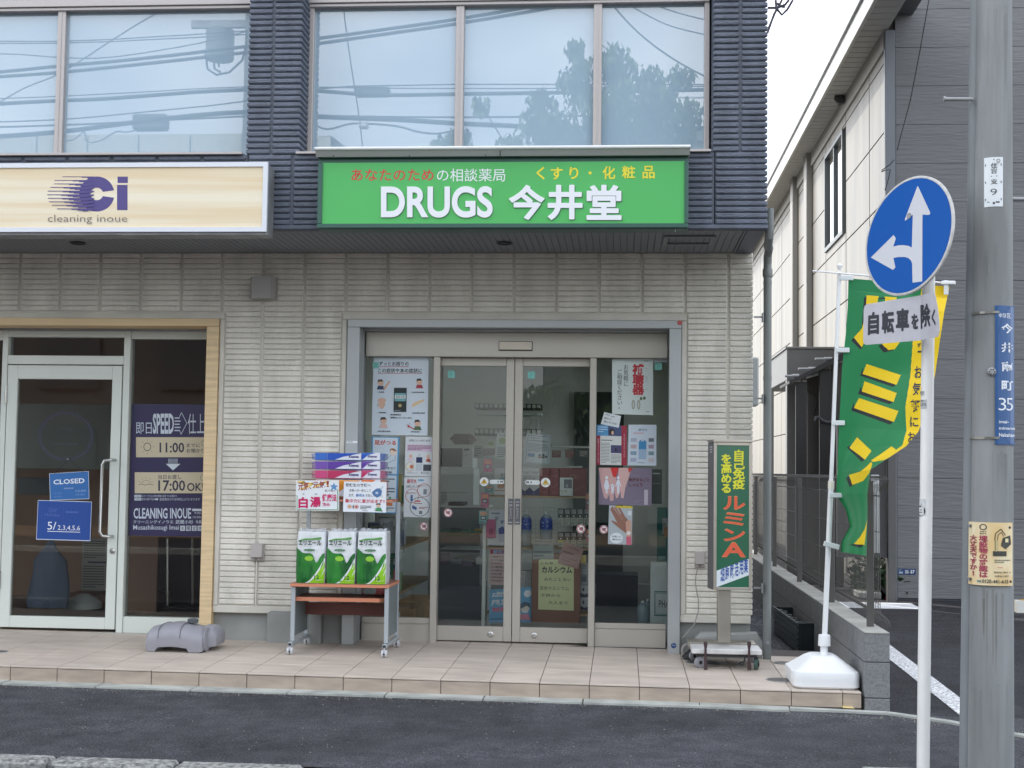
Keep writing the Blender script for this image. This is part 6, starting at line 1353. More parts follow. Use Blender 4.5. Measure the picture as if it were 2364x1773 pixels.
MB().tube([at(*zp('j', x, y), Y=YB_-.05) for x, y in ((740, 1030), (750, 992), (780, 988), (830, 1030), (880, 1048), (940, 1040))], .018, 10).build('hose', pm('hose_grey', S(82, 86, 90), .6), t, smooth=True)
a = at(*zp('j', 640, 545), Y=YB_+.2); b = at(*zp('j', 770, 500), Y=YB_+.2); MB().tube([a, b], .018, 8).build('lamp_tube', M_PLAST, t)
# dark post and pieces at the charcoal wall's left
a, b = at(*zp('x', 360, 300), Y=7.2), at(*zp('x', 470, 300), Y=7.2)
t = thing('gate_post', 'dark grey square post at the left end of the charcoal wall', 'post', ((a.x+b.x)/2, 7.25, -.1))
MB().box(a.x, min(b.x, cx1-.03), 7.2, 7.34, -.16, at(2040, 1060, Y=7.2).z+.5, 0, .004).build('post', pm('gate_post_grey', S(92, 92, 92), .5), t)
MB().box(a.x-.55, a.x-.01, 7.24, 7.30, at(2040, 1288, Y=7.2).z, at(2040, 1060, Y=7.2).z+.4).build('gate_panel', pm('gate_panel_dark', S(62, 62, 64), .5), t)
t = thing('louvred_panel', 'white louvred panel seen through the near end of the mesh fence', 'panel', (5.7, 3, 0))
a, b = at(2012, 1096, Y=3.0), at(2031, 1277, Y=3.0)
MB().box(a.x, b.x, 3.02, 3.05, b.z, a.z).build('backing', pm('panel_back', S(150, 152, 156), .6), t)
for k in range(5): MB().box(a.x+(b.x-a.x)*(k/5+.02), a.x+(b.x-a.x)*(k/5+.15), 3.0, 3.02, b.z, a.z, 0, .002).build('slat', M_PLAST, t)
# bush and red machine at the passage end
def leafball(mb, c, r, n, s, m=0, squash=1., seed=1):
    rnd = random.Random(seed)
    for _ in range(n):
        d = Vector((rnd.gauss(0, 1), rnd.gauss(0, 1), rnd.gauss(0, 1))).normalized()*(rnd.random()**.4)*r; d.z *= squash; p = Vector(c)+d
        a = Vector((rnd.gauss(0, 1), rnd.gauss(0, 1), rnd.gauss(0, .6))).normalized(); b = a.cross(Vector((rnd.gauss(0, 1), rnd.gauss(0, 1), rnd.gauss(0, 1)))).normalized(); k = s*rnd.uniform(.6, 1.3)
        mb.face([p-a*k, p+b*k*.42, p+a*k, p-b*k*.42], m)
m_leaf = pm('shrub_leaf', S(70, 104, 58), .6, var=.4, vscale=9); m_leafd = pm('shrub_leaf_dark', S(44, 74, 44), .6, var=.3, vscale=6)
p = at(*zp('x', 300, 200), Y=7.9)
t = thing('shrub', 'leafy green shrub behind the gate post at the foot of the wall', 'shrub', (p.x, 7.9, -.1)); mb = MB(); leafball(mb, (p.x, 7.95, p.z-.1), .42, 1300, .05, 0, 1.1, 5); mb.build('foliage', m_leafd, t); MB().tube([(p.x, 8, -.15), (p.x, 8, p.z)], .02, 6).build('stem', M_BLACK, t)
a, b = at(*zp('x', 262, 420), Y=7.5), at(*zp('x', 372, 560), Y=7.5)
t = thing('garden_machine', 'black and red striped machine cover low behind the gate post', 'machine', (a.x, 7.5, -.1))
for k in range(4):
    u = k/4; A = [(a.x+u*.0, 7.5, a.z-.05*k), (b.x, 7.5, a.z-.10-.05*k), (b.x, 7.5, a.z-.145-.05*k), (a.x, 7.5, a.z-.095-.05*k)]
    MB().hexa(A, [(p[0], 7.56, p[2]) for p in A]).build('stripe', ink((170, 40, 56)) if k % 2 else M_BLACK, t)
MB().box(a.x-.25, b.x, 7.5, 7.9, -.14, b.z+.03, 0, .01).build('base', M_CONC, t)
# white slatted drain grate and wheel stop on the lot
p0, p1 = at(*zp('x', 0, 610), Z=-.11), at(*zp('x', 790, 730), Z=-.14)
t = thing('slatted_grate', 'white slatted concrete grate lying in front of the charcoal wall', 'grate', (6.6, 6.8, -.14))
xa, xb = at(2012, 1395, Y=6.6).x, at(2124, 1395, Y=6.6).x; zt = at(2080, 1404, Y=6.45).z
xa -= .5
MB().box(xa, xb, 6.45, 6.50, -.15, zt, 0, .004).build('edge_bar', M_PLAST, t); MB().box(xa, xb, 6.95, 7.05, -.15, zt, 0, .004).build('edge_bar', M_PLAST, t)
for k in range(4): MB().box(xa, xb, 6.54+k*.105, 6.60+k*.105, zt-.03, zt-.002, 0, .004).build('slat', M_PLAST, t)
for x in (xa+.45, xb-.35): MB().box(x, x+.04, 6.501, 6.949, zt-.05, zt-.031).build('cross_bar', M_PLAST, t)
p = at(*zp('x', 2120, 790), Z=-.15); t = thing('wheel_stop', 'white concrete wheel stop at the right edge of the parking lot', 'wheel stop', p)
A = [(p.x, p.y, -.155), (p.x, p.y+.16, -.155), (p.x, p.y+.13, -.03), (p.x, p.y+.04, -.03)]; MB().hexa(A, [(q_[0]+.6, q_[1], q_[2]) for q_ in A]).build('block', pm('white_concrete', S(206, 206, 200), .8, var=.1), t)
MB().box(p.x+.06, p.x+.12, p.y+.045, p.y+.125, -.029, -.025).build('reflector', ink((226, 170, 60)), t)
p = at(1860+425*.2278, 1500+592*.2278, Z=-.125)
t = thing('paper_scrap', 'yellow scrap of paper on the edging beside the porch corner', 'paper', p); MB().hexa([(p.x-.028, p.y-.02, gs(p.x, p.y)+.0135), (p.x+.036, p.y-.03, gs(p.x, p.y)+.0135), (p.x+.03, p.y+.03, gs(p.x, p.y)+.015), (p.x-.034, p.y+.034, gs(p.x, p.y)+.016)], [(p.x-.028, p.y-.02, gs(p.x, p.y)+.015), (p.x+.036, p.y-.03, gs(p.x, p.y)+.015), (p.x+.03, p.y+.03, gs(p.x, p.y)+.0165), (p.x-.034, p.y+.034, gs(p.x, p.y)+.0175)]).build('sheet', ink((226, 206, 140)), t)

# ---------------- traffic sign
YT = -1.62
pole0 = at(2131, 1773, Y=YT); ptop_ = at(2144, 640, Y=YT)
ts = thing('traffic_sign', 'round blue straight or left arrow sign with a bent plate on a white pole', 'traffic sign', (pole0.x, YT, -.2))
dd = (ptop_-pole0).normalized(); R_p = .0305
MB().tube([pole0-dd*.25, pole0+(ptop_-pole0)*.5, ptop_+dd*.42], R_p, 24).build('pole', pm('white_pole_paint', S(238, 238, 236), .35, var=.08, vscale=9, stretch=(1, 1, .3)), ts, smooth=True)
MB().lathe([(R_p+.001, 0), (R_p+.001, .006), (.02, .014)], ptop_+dd*.42, 'Z', 24).build('pole_cap', M_GALV, ts)
al = math.radians(58); rl = 0.
nn = Vector((-math.sin(al), -math.cos(al), 0)); rx = Vector((math.cos(al), -math.sin(al), 0)); up = Vector((0, 0, 1))
rx2 = rx; up2 = (up-nn*.13).normalized(); nn = (nn+up*.13).normalized()
dc = at(2096, 544.5, Y=YT-.085); R_d = 140*(dc-CAM).length/FPX*.965
mb = MB().lathe([(R_d-.004, .012), (R_d, .009), (R_d, .0), (R_d-.006, -.003), (R_d-.012, -.0025), (R_d-.014, .0)], dc, ((rx2), (up2), (-nn)), 64); ds = mb.build('sign_disc', pm('sign_rim_grey', S(196, 196, 194), .45, var=.15, vscale=30), ts, smooth=True)
mf = pm('sign_blue', S(0, 84, 168), .4, spec=.2)
MB().lathe([(R_d-.0135, 0), (R_d-.0135, -.0025)], dc, (rx2, up2, -nn), 64).build('sign_face', mf, ts)
def dmap(u, v, n=0.): return dc+rx2*(u*R_d)-up2*(v*R_d)+nn*(n+.0026)
dmap.nrm = nn
def spx(x, y):     # close-view pixel of the face to disc coordinates
    v_ = AF*FPX+AR*(zp('r', x, y)[0]-PW/2)+AU*(PH/2-zp('r', x, y)[1]); t_ = (dc-CAM).dot(nn)/v_.dot(nn); q_ = CAM+v_*t_-dc
    return (q_.dot(rx2)/R_d, -q_.dot(up2)/R_d)
m_arrow = (204, 206, 212)
def rp(pts, r=.035, n=4):
    o = []
    for i, (x, y, rd) in enumerate(pts):
        if not rd: o.append((x, y)); continue
        p_, q_ = pts[i-1], pts[(i+1) % len(pts)]
        a = Vector((p_[0]-x, p_[1]-y)); b = Vector((q_[0]-x, q_[1]-y)); a = a.normalized()*rd; b = b.normalized()*rd
        for k in range(n+1): t_ = k/n; o.append((x+a.x*(1-t_)**2+b.x*t_**2, y+a.y*(1-t_)**2+b.y*t_**2))
    return o
up_a = rp([(552, 168, 12), (662, 405, 34), (590, 400, 0), (588, 933, 0), (511, 943, 0), (508, 800, 0), (505, 665, 0), (513, 400, 0), (440, 462, 34)])
cur = [(178, 742), (360, 562), (378, 590), (357, 655), (400, 645), (440, 643), (480, 650), (512, 666), (516, 800), (510, 800), (500, 768), (480, 748), (450, 738), (400, 738), (358, 746), (374, 820), (356, 842)]
printed('arrow', dmap, [('P', [spx(x, y) for x, y in up_a], m_arrow), ('P', [spx(x, y) for x, y in cur], m_arrow)], ts)
for dz in (.10, -.10): MB().tube([dc-nn*.006+up*dz, Vector((pole0+dd*((dc.z+dz-pole0.z)/dd.z)))], .014, 10).build('bracket', M_GALV, ts)
# bent rectangular plate below the disc
PL = zq('r', (118, 1118), (575, 1042), (690, 1010), (733, 1368), (570, 1402), (112, 1440))
an = lambda px_, off: None
def plane_pt(px_, c0, nv): v_ = AF*FPX+AR*(px_[0]-PW/2)+AU*(PH/2-px_[1]); return CAM+v_*((c0-CAM).dot(nv)/v_.dot(nv))
pc = at(2080, 740, Y=YT-.085)
al1 = math.radians(46); n1 = Vector((-math.sin(al1), -math.cos(al1), -.02)).normalized(); al2 = math.radians(64); n2 = Vector((-math.sin(al2), -math.cos(al2), .08)).normalized()
A1 = [plane_pt(PL[i], pc, n1) for i in (0, 1, 4, 5)]; hinge = (A1[1]+A1[2])/2
e_d = (A1[2]-A1[1]).normalized(); n2 = e_d.cross(Vector((math.cos(al2), -math.sin(al2), .03))).normalized(); n2 = -n2 if n2.y > 0 else n2
A2 = [A1[1], plane_pt(PL[2], hinge, n2), plane_pt(PL[3], hinge, n2), A1[2]]
def rounded(Q, which, r=.14):
    TL, TR, BR, BL = Q; o = []
    fq = quad4(TL, TR, BR, BL)
    K = {'TL': [(0, r*1.2), (r*.15, r*.35), (r*.5, 0)], 'TR': [(1-r*.5, 0), (1-r*.15, r*.35), (1, r*1.2)], 'BR': [(1, 1-r*1.2), (1-r*.15, 1-r*.35), (1-r*.5, 1)], 'BL': [(r*.5, 1), (r*.15, 1-r*.35), (0, 1-r*1.2)]}
    sq = {'TL': [(0, 0)], 'TR': [(1, 0)], 'BR': [(1, 1)], 'BL': [(0, 1)]}
    for k in ('TL', 'TR', 'BR', 'BL'): o += K[k] if k in which else sq[k]
    return fq, o
m_pl = pm('plate_grey', S(190, 190, 198), .35, var=.08, vscale=12)
pl_ = thing('traffic_plate', 'bent grey plate with black lettering below the round blue sign', 'sign plate', pc)
for Q, wh, nv in ((A1, ('TL', 'BL'), n1), (A2, ('TR', 'BR'), n2)):
    fq, o = rounded(Q, wh, .10 if wh[0] == 'TL' else .3)
    MB().hexa([fq(u, v, 0) for u, v in o], [fq(u, v, -.0025) for u, v in o]).build('plate', m_pl, pl_)
def pmap(u, v, n=0.):
    px_ = zp('r', u, v); xs_ = 575-(v-1042)*.014
    q_ = plane_pt(px_, pc, n1) if u < xs_ else plane_pt(px_, hinge, n2)
    return q_+(n1 if u < xs_ else n2)*(n+.0006)
pmap.nrm = n1
def slant(x0, y0, x1, y1, x2, y2, x3, y3):
    def f(u, v, n=0.): return pmap((x0*(1-u)+x1*u)*(1-v)+(x3*(1-u)+x2*u)*v, (y0*(1-u)+y1*u)*(1-v)+(y3*(1-u)+y2*u)*v, n)
    f.nrm = n1; return f
for ch, q_ in (('自', (155, 1178, 240, 1172, 240, 1352, 150, 1362)), ('転', (262, 1168, 362, 1160, 360, 1344, 262, 1350)), ('車', (378, 1152, 480, 1142, 480, 1328, 374, 1330)), ('を', (498, 1192, 555, 1190, 555, 1312, 498, 1314)), ('除', (570, 1110, 648, 1104, 650, 1304, 574, 1312)), ('く', (658, 1158, 688, 1150, 694, 1282, 662, 1286))):
    printed('lettering', slant(*q_), [('T', 0, 0, 1, 1, ch, (40, 44, 54), .045)], pl_)
for px_ in ((180, 1352), (180, 1376)): pass
def pole_print(cx_, cy_, R_, rows, col_items, parent): pass
# stickers on the white pole
def cylmap(c0, dvec, R_, x0, x1, y0, y1):
    """surface of an upright cylinder between photograph pixels x0..x1 (across) and y0..y1 (down)"""
    def f(u, v, n=0.):
        y = y0+(y1-y0)*v; t_ = at(1, y, Y=c0.y).z; cc = c0+dvec*((t_-c0.z)/dvec.z); s_ = (cc-CAM).length
        pcx = AXC(cc); sn_ = (x0+(x1-x0)*u-pcx)/(R_*FPX/s_); sn_ = max(-1.75, min(1.75, sn_))
        a = math.asin(max(-.999, min(.999, sn_))) if abs(sn_) < .97 else math.copysign(1.33+(abs(sn_)-.97)*1.0, sn_)
        base = math.atan2(CAM.x-cc.x, cc.y-CAM.y)*-1
        return Vector((cc.x+(R_+n)*math.sin(a-base*1), cc.y-(R_+n)*math.cos(a-base*1), zof(1, y, cc)))
    f.nrm = Vector((0, -1, 0)); f.curved = 1; return f
def AXC(p): v = p-CAM; return PW/2+FPX*v.dot(AR)/v.dot(AF)
def zof(x, y, cc):
    xx = AXC(cc); return at(xx, y, Y=cc.y).z
for (x0_, y0_, x1_, y1_, its, nm, cl) in ((2124, 903, 2135, 914, [('W', .1, .1, .9, .9, 4, (50, 50, 54))], 'small square black and white sticker, upper one on the white sign pole', (206, 208, 210)), (2124, 923, 2140, 944, [('W', .1, .05, .9, .25, 1, (60, 60, 66)), ('T', .1, .4, .9, .7, 'KATA', (70, 70, 80))], 'worn grey sticker halfway up the white sign pole', (186, 188, 190)),
                                          (2124, 1152, 2138, 1190, [('O', .2, .72, .7, .32, (36, 36, 40)), ('O', .15, .72, .52, .22, (220, 222, 222)), ('P', [(.0, .05), (.6, .0), (.85, .2), (.3, .35)], (36, 36, 40)), ('O', .25, .66, .08, .04, (36, 36, 40)), ('L', [(.05, .8), (.4, .82)], .003, (36, 36, 40))], 'round black and white graffiti sticker on the white sign pole', (214, 216, 216))):
    f = cylmap(pole0, dd, R_p+.0006, x0_, x1_, y0_, y1_); t = thing('sticker', nm, 'sticker', f(.5, .5))
    MB().sheet(lambda u, v: f(u, v, 0), 5, 1).build('paper', ink(cl), t); f2 = lambda u, v, n=0.: f(min(1, max(0, u)), v, n); f2.nrm = Vector((0, -1, 0)); printed('print', f2, its, t)

# ---------------- utility pole
YU_ = -1.80
ub_, ut_ = at(2287, 1773, Y=YU_), at(2296, 0, Y=YU_)
up_ = thing('utility_pole', 'thick grey concrete utility pole with cable cover at the right', 'utility pole', (ub_.x, YU_, -.2))
D_ = 6.7
Rb, Rt = 47*(ub_-CAM).length/FPX, 35*(ut_-CAM).length/FPX
ax = (ut_-ub_).normalized()
m_pole = pm('pole_concrete', S(140, 143, 144), .8, var=.2, vscale=4, stretch=(3, 3, .35), bump=.0015, bscale=60)
# lighter weathering streak below the plate is part of the surface
MB().tube([ub_-ax*.3, ub_, ut_, ut_+ax*3], [Rb*1.02, Rb, Rt, Rt*.75], 40).build('shaft', m_pole, up_, smooth=True)
def ray_x(px_, py_): return at(px_, py_, Y=YU_+.045)
cb0, ct0 = ray_x(2233, 1773), ray_x(2259, 0); wb, wt = 17*(cb0-CAM).length/FPX, 17*(ct0-CAM).length/FPX
MB().tube([cb0-ax*.3, cb0, ct0, ct0+(ct0-cb0)*.5], [wb, wb, wt, wt], 20).build('cable_cover', pm('cover_grey', S(128, 133, 136), .6, var=.14, vscale=4, stretch=(2, 2, .5)), up_, smooth=True)
def pole_c(y):
    z = at(2290, y, Y=YU_).z; k = (z-ub_.z)/(ut_.z-ub_.z); return ub_+(ut_-ub_)*k, Rb+(Rt-Rb)*k
def upmap(x0, x1, y0, y1, lift=.0):
    def f(u, v, n=0.):
        cc, R_ = pole_c(y0+(y1-y0)*v); R_ += lift; pcx = AXC(cc); s_ = (cc-CAM).length
        sn_ = (x0+(x1-x0)*u-pcx)/(R_*FPX/s_); a = math.asin(max(-1, min(1, sn_))) if abs(sn_) <= .96 else math.copysign(1.287+(abs(sn_)-.96)*1.2, sn_)
        base = math.atan2(cc.x-CAM.x, cc.y-CAM.y)
        return Vector((cc.x+(R_+n)*math.sin(a-base), cc.y-(R_+n)*math.cos(a-base), cc.z))
    f.nrm = Vector((0, -1, 0)); f.curved = 1; return f
def pole_plate(label, name, cat, x0, x1, y0, y1, items, mat, lift=.003, nu=10):
    f = upmap(x0, x1, y0, y1, lift); t = thing(name, label, cat, f(.3, .5))
    mb = MB(); mb.sheet(lambda u, v: f(u, v, 0), nu, 2); mb.sheet(lambda u, v: f(1-u, v, -.002), nu, 2)
    for v in (0, 1): mb.sheet(lambda u, w_: f(u, v, -.002*w_), nu, 1)
    for u in (0, 1): mb.sheet(lambda w_, v: f(u, v, -.002*w_), 1, 2)
    mb.build('plate', mat, t); 
    if items: printed('print', f, items, t)
    return t
wh_ = (226, 232, 240)
pole_plate('dark blue street name plate wrapped round the right side of the utility pole', 'street_name_plate', 'street name plate', *zp('v', 315, 0)[:1], 2372, *[zp('v', 0, y)[1] for y in (70, 799)], [
    ('T', .10, .055, .30, .09, '中原', wh_, .01), ('T', .32, .055, .42, .09, '区', wh_, .01)]+[('T', .17, .13+i*.137, .47, .20+i*.137, ch, wh_, .03) for i, ch in enumerate('今井南町')]+[('T', .09, .665, .29, .755, '3', wh_, -.005), ('T', .30, .665, .47, .755, '5', wh_, -.005), ('T', .10, .825, .36, .848, 'Imai-', wh_, .02), ('T', .10, .872, .72, .893, 'minamicho', wh_, .02), ('T', .10, .918, .72, .945, 'Nakahara-ku', wh_, .02), ('G', .5, .5, .52, .505, .012, (60, 96, 150))], pm('street_plate_blue', S(42, 86, 140), .35), .005, 12)
t = pole_plate('weathered yellow notice plate with crimson vertical lettering on the utility pole', 'notice_plate', 'notice plate', *[zp('h', x, 0)[0] for x in (1236, 1458)], *[zp('h', 0, y)[1] for y in (258, 612)], [], pm('aged_yellow_plate', S(228, 217, 186), .5, var=.18, vscale=8, dark=S(226, 196, 140)), .010)
f = upmap(*[zp('h', x, 0)[0] for x in (1236, 1458)], *[zp('h', 0, y)[1] for y in (258, 612)], .0105)
crm = (164, 60, 84); gb = (64, 66, 60)
it = [('G', .34, .075, .085, .05, .3, gb), ('T', .27, .14, .42, .16, 'NTT', gb, .04), ('T', .26, .17, .42, .19, '東日本', gb, .03), ('V', .04, .21, .20, .86, '大丈夫ですか!', crm, .03), ('V', .25, .21, .44, .88, '埋設物の確認は', crm, .03),
      ('L', [(.60, .28), (.62, .17), (.74, .10), (.84, .20)], .004, gb), ('L', [(.66, .28), (.68, .19), (.75, .15), (.80, .22)], .003, gb), ('R', .62, .28, .67, .46, (196, 186, 140)), ('L', [(.61, .28), (.61, .44)], .002, gb), ('R', .56, .45, .86, .53, gb), ('P', [(.78, .24), (.94, .20), (.96, .34), (.84, .42), (.74, .36)], gb), ('R', .83, .25, .90, .31, (226, 214, 170)),
      ('W', .60, .58, .95, .64, 2, gb), ('W', .66, .70, .86, .72, 1, (200, 90, 70)), ('T', .58, .77, .95, .80, '埋設物に関する', gb, .01), ('T', .60, .83, .92, .86, 'お問合せ窓口', gb, .01), ('R', .21, .92, .30, .95, (96, 130, 130)), ('T', .32, .90, .90, .96, '0120-441-615', gb, .02)]
printed('print', f, it, t)
for (x, y) in ((1250, 280), (1444, 285), (1250, 582), (1448, 588)):
    c, R_ = pole_c(zp('h', x, y)[1]); 
    q_ = upmap(zp('h', x, y)[0], zp('h', x, y)[0]+1, zp('h', x, y)[1], zp('h', x, y)[1]+1, .012)(0, 0)
    MB().lathe([(.006, 0), (.006, .003)], q_, 'Y', 10).build('rivet', M_DKSTEEL, t)
for y in (275, 578):
    p_ = [upmap(zp('h', x, y)[0], zp('h', x, y)[0]+1, zp('h', x, y+i*5)[1], zp('h', x, y+i*5)[1]+1, .014)(0, 0) for i, x in enumerate((1196, 1218, 1245))]
    MB().tube([p_[0]+Vector((0, -.01, .004)), p_[2]+Vector((0, -.004, 0))], .006, 8).build('hook', M_GALV, t)
pole_plate('white vertical pole number plate with black characters on the utility pole', 'pole_number_plate', 'number plate', *[zp('w', x, 0)[0] for x in (1478, 1583)], *[zp('w', 0, y)[1] for y in (1028, 1340)], [
    ('V', .36, .12, .70, .55, '住吉一支', (60, 62, 66), .02), ('T', .34, .64, .68, .77, '9', (60, 62, 66), -.008), ('O', .52, .05, .03, .012, (60, 60, 60)), ('G', .76, .07, .1, .03, .3, (90, 90, 90)), ('W', .66, .105, .88, .14, 2, (120, 120, 120)), ('T', .18, .895, .28, .92, 'H', (60, 60, 60), .03), ('O', .52, .93, .06, .025, (60, 60, 60)), ('R', .62, .895, .82, .925, (90, 90, 90))]+[('R', .06+.82*i, .13+.35*j, .10+.82*i, .175+.35*j, (70, 70, 74)) for i in (0, 1) for j in (0, 1, 2)], pm('white_plate', S(226, 232, 236), .35), .002)
for y in (105, 765):
    y_ = zp('v', 0, y)[1]; f = upmap(zp('v', 150, 0)[0], zp('v', 335, 0)[0], y_-2.6, y_+2.6, .008)
    mb = MB(); mb.sheet(lambda u, v: f(u, v, 0), 8, 1); mb.build('strap', pm('strap_steel', S(150, 148, 140), .35, .7, var=.3, vscale=20), up_)
rg = random.Random(9)      # rust and rain marks on the pole, where water runs off the plates
pm('pole_stain_brown', S(110, 98, 78), .8, alpha=.18); pm('pole_stain_dark', S(100, 102, 104), .8, alpha=.06)
for (xa, xb, ya, yb, n_, mt) in ((2262, 2328, 1352, 1540, 7, 'pole_stain_brown'), (2262, 2326, 568, 700, 4, 'pole_stain_dark'), (2252, 2326, 20, 360, 8, 'pole_stain_dark'), (2256, 2328, 1040, 1200, 5, 'pole_stain_dark'), (2250, 2330, 1560, 1770, 6, 'pole_stain_dark')):
    for k in range(n_):
        x = rg.uniform(xa, xb-8); w_ = rg.uniform(3, 11); y0_ = ya+rg.uniform(0, 30); y1_ = y0_+(yb-ya)*rg.uniform(.3, 1)
        f = upmap(x, x+w_, y0_, y1_, .0008+.0003*k); ns = 10; lw = [rg.uniform(.36, .5) for _ in range(ns+1)]
        MB().sheet(lambda u, v: f(.5+(u-.5)*2*lw[int(round(v*ns))]*(1-v**2*.8), v, 0), 1, ns).build('rain_mark', MATS[mt], up_)
for k in range(14):
    x = rg.uniform(2240, 2328); y_ = rg.uniform(380, 1750); f = upmap(x, x+rg.uniform(1.5, 4), y_, y_+rg.uniform(2, 9), .001); MB().sheet(lambda u, v: f(u, v, 0), 1, 1).build('chip_mark', MATS['pole_stain_dark'], up_)
c = upmap(*[zp('v', x, 0)[0] for x in (298, 299)], *[zp('v', 0, y)[1] for y in (418, 419)], .0)(0, 0)
kn = MB().lathe([(.020, .01), (.020, -.008), (.014, -.012)], c, ((1, 0, 0), (0, 0, 1), (0, 1, 0)), 20).build('ground_marker', M_GALV, up_)
for k in range(6): a_ = k*math.pi/3; MB().lathe([(.003, 0), (.003, -.003)], c+Vector((.012*math.cos(a_), -.011, .012*math.sin(a_))), 'Y', 8).build('marker_hole', M_BLACK, kn)
for (x0_, y0_, x1_, y1_) in ((2180, 229, 2246, 229), (2330, 459, 2420, 461)):
    a, b = at(x0_, y0_, Y=YU_), at(x1_, y1_, Y=YU_); s_ = MB().tube([a, b], .0095, 10); s_.lathe([(.014, -.004), (.014, .004)], a if x0_ < 2200 else b, 'X', 10); s_.build('step_bolt', M_GALV, up_, smooth=True)
# cables above the gap
t = thing('overhead_cables', 'dark twisted service cables and bracket against the sky between the buildings', 'cables', at(1790, 30, Y=14))
for P_ in (((88, 210), (130, 90), (160, 40), (180, 0)), ((95, 180), (120, 120), (145, 60), (140, 0)), ((88, 50), (150, 50), (200, 30), (225, 0)), ((150, 60), (180, 95), (215, 60), (250, 0)), ((150, 20), (170, 40), (200, 45))):
    MB().tube([at(*zp('w', x, y), Y=14) for x, y in P_], .022, 6).build('cable', pm('cable_dark', S(52, 50, 60), .6), t, smooth=True)
t = thing('utility_pole_far', 'far utility pole', 'utility pole', (0, 0, 0)) if False else None
# distant houses and greenery seen in the gap
t = thing('distant_house', 'small pale house far behind in the gap beside the drainpipe', 'house', (7, 36, 0))
q0, q1 = at(1728, 760, Y=36), at(1775, 760, Y=36)
MB().box(q0.x-1.5, q1.x+1, 36, 40, -.4, at(1750, 745, Y=36).z).build('wall', pm('house_white', S(214, 214, 212), .8), t)
MB().box(q0.x-1.7, q1.x+1.2, 35.8, 40.2, at(1750, 745, Y=36).z, at(1750, 738, Y=36).z).build('roof', pm('house_roof', S(96, 98, 104), .7), t)
for zz_ in (820, 905): a, b = at(1738, zz_, Y=35.95), at(1752, zz_+32, Y=35.95); MB().box(a.x, b.x, 35.95, 36, b.z, a.z).build('window', pm('house_window', S(70, 76, 84), .3), t)
t = thing('distant_tree', 'narrow green hedge tree far behind the canopy', 'tree', (8, 30, 0)); p = at(1776, 950, Y=30); mb = MB()
for i in range(8): leafball(mb, (p.x+.1*math.sin(i), 30, .2+i*.55), .5, 420, .10, 0, 1., 20+i)
mb.build('crown', m_leaf, t); MB().tube([(p.x, 30, -.4), (p.x, 30, 4)], .08, 6).build('trunk', M_BLACK, t)
# ================================================================== goods and furniture inside the pharmacy
def pxbox(name, label, cat, r, Y, dep, mat, items=None, group=None, part='body', b=.003, z0=None, t=None):
    a, c = at(r[0], r[1], Y=Y), at(r[2], r[3], Y=Y)
    zb_ = c.z if z0 is None else z0
    if t is None: t = thing(name, label, cat, ((a.x+c.x)/2, Y, zb_), group)
    MB().box(a.x, c.x, Y, Y+dep, zb_, a.z, 0, b).build(part, mat, t)
    if items: printed('print', quad4((a.x, Y-.001, a.z), (c.x, Y-.001, a.z), (c.x, Y-.001, zb_), (a.x, Y-.001, zb_)), items, t)
    return t
def zr(k, x0, y0, x1, y1): return (*zp(k, x0, y0), *zp(k, x1, y1))
m_wh = pm('appliance_white', S(214, 218, 214), .45); m_shelf = pm('shelf_wood', S(186, 158, 122), .55, var=.12, vscale=3, stretch=(.5, 1, 6)); m_rack = pm('rack_white', S(206, 208, 204), .4, .2)
m_navy = ink((36, 52, 96)); m_maroon = pm('maroon_card', S(132, 44, 54), .45); m_card = pm('cardboard', S(172, 140, 104), .8, var=.08)
# back area
YB2 = 6.4
for k, (y0, y1) in enumerate(((690, 742), (898, 962))):
    a = zr('a', 345, y0, 898, y1); p0, p1 = at(a[0], a[1], Y=YB2), at(a[2], a[3], Y=YB2)
    t = thing('drawer_rack', ('upper' if k == 0 else 'lower')+' dark rack with a row of small white drawers on the back wall', 'drawer rack', p0, 'drawer racks on the pharmacy back wall')
    MB().box(p0.x, p1.x, YB2, YB2+.3, p1.z, p0.z, 0, .004).build('case', pm('rack_dark', S(52, 60, 62), .5), t)
    n = 14; w_ = (p1.x-p0.x)/n
    for i in range(n):
        MB().box(p0.x+i*w_+.12*w_, p0.x+(i+1)*w_-.12*w_, YB2-.02, YB2-.001, p0.z-(p0.z-p1.z)*.72, p0.z-(p0.z-p1.z)*.12, 0, .003).build('drawer', m_wh, t)
        MB().box(p0.x+i*w_+.4*w_, p0.x+i*w_+.6*w_, YB2-.012, YB2-.001, p1.z+.015, p1.z+.035).build('tag', m_wh, t)
pxbox('wall_shelf', 'pale wall shelf unit under the upper drawer rack', 'shelf', zr('a', 345, 764, 900, 790), YB2, .35, m_wh)
pxbox('shoulder_bag', 'dark brown soft bag lying on top of the microwave', 'bag', zr('k', 912, 1018, 1165, 1130), 4.5, .3, pm('brown_bag', S(84, 68, 62), .8, bump=.004, bscale=20), b=.05)
r = zr('k', 700, 1137, 1160, 1380); t = pxbox('microwave_oven', 'white microwave oven with black door at the left inside the pharmacy', 'microwave oven', r, 4.4, .4, m_wh)
q = zr('k', 700, 1172, 1048, 1370); pxbox('x', '', '', q, 4.385, .014, pm('black_glass', S(30, 32, 36), .15), part='door', t=t); pxbox('x', '', '', zr('k', 1066, 1178, 1122, 1198), 4.393, .006, M_BLACK, part='display', t=t)
for k in range(2): pxbox('x', '', '', zr('k', 1066, 1208+k*30, 1122, 1222+k*30), 4.393, .006, m_rack, part='button', t=t)
r = zr('k', 700, 1385, 1165, 1900); t = pxbox('refrigerator', 'white refrigerator below the microwave oven', 'refrigerator', r, 4.35, .5, m_wh, z0=.0)
pxbox('x', '', '', zr('k', 720, 1640, 1110, 1648), 4.345, .004, M_DKSTEEL, part='door_gap', t=t)
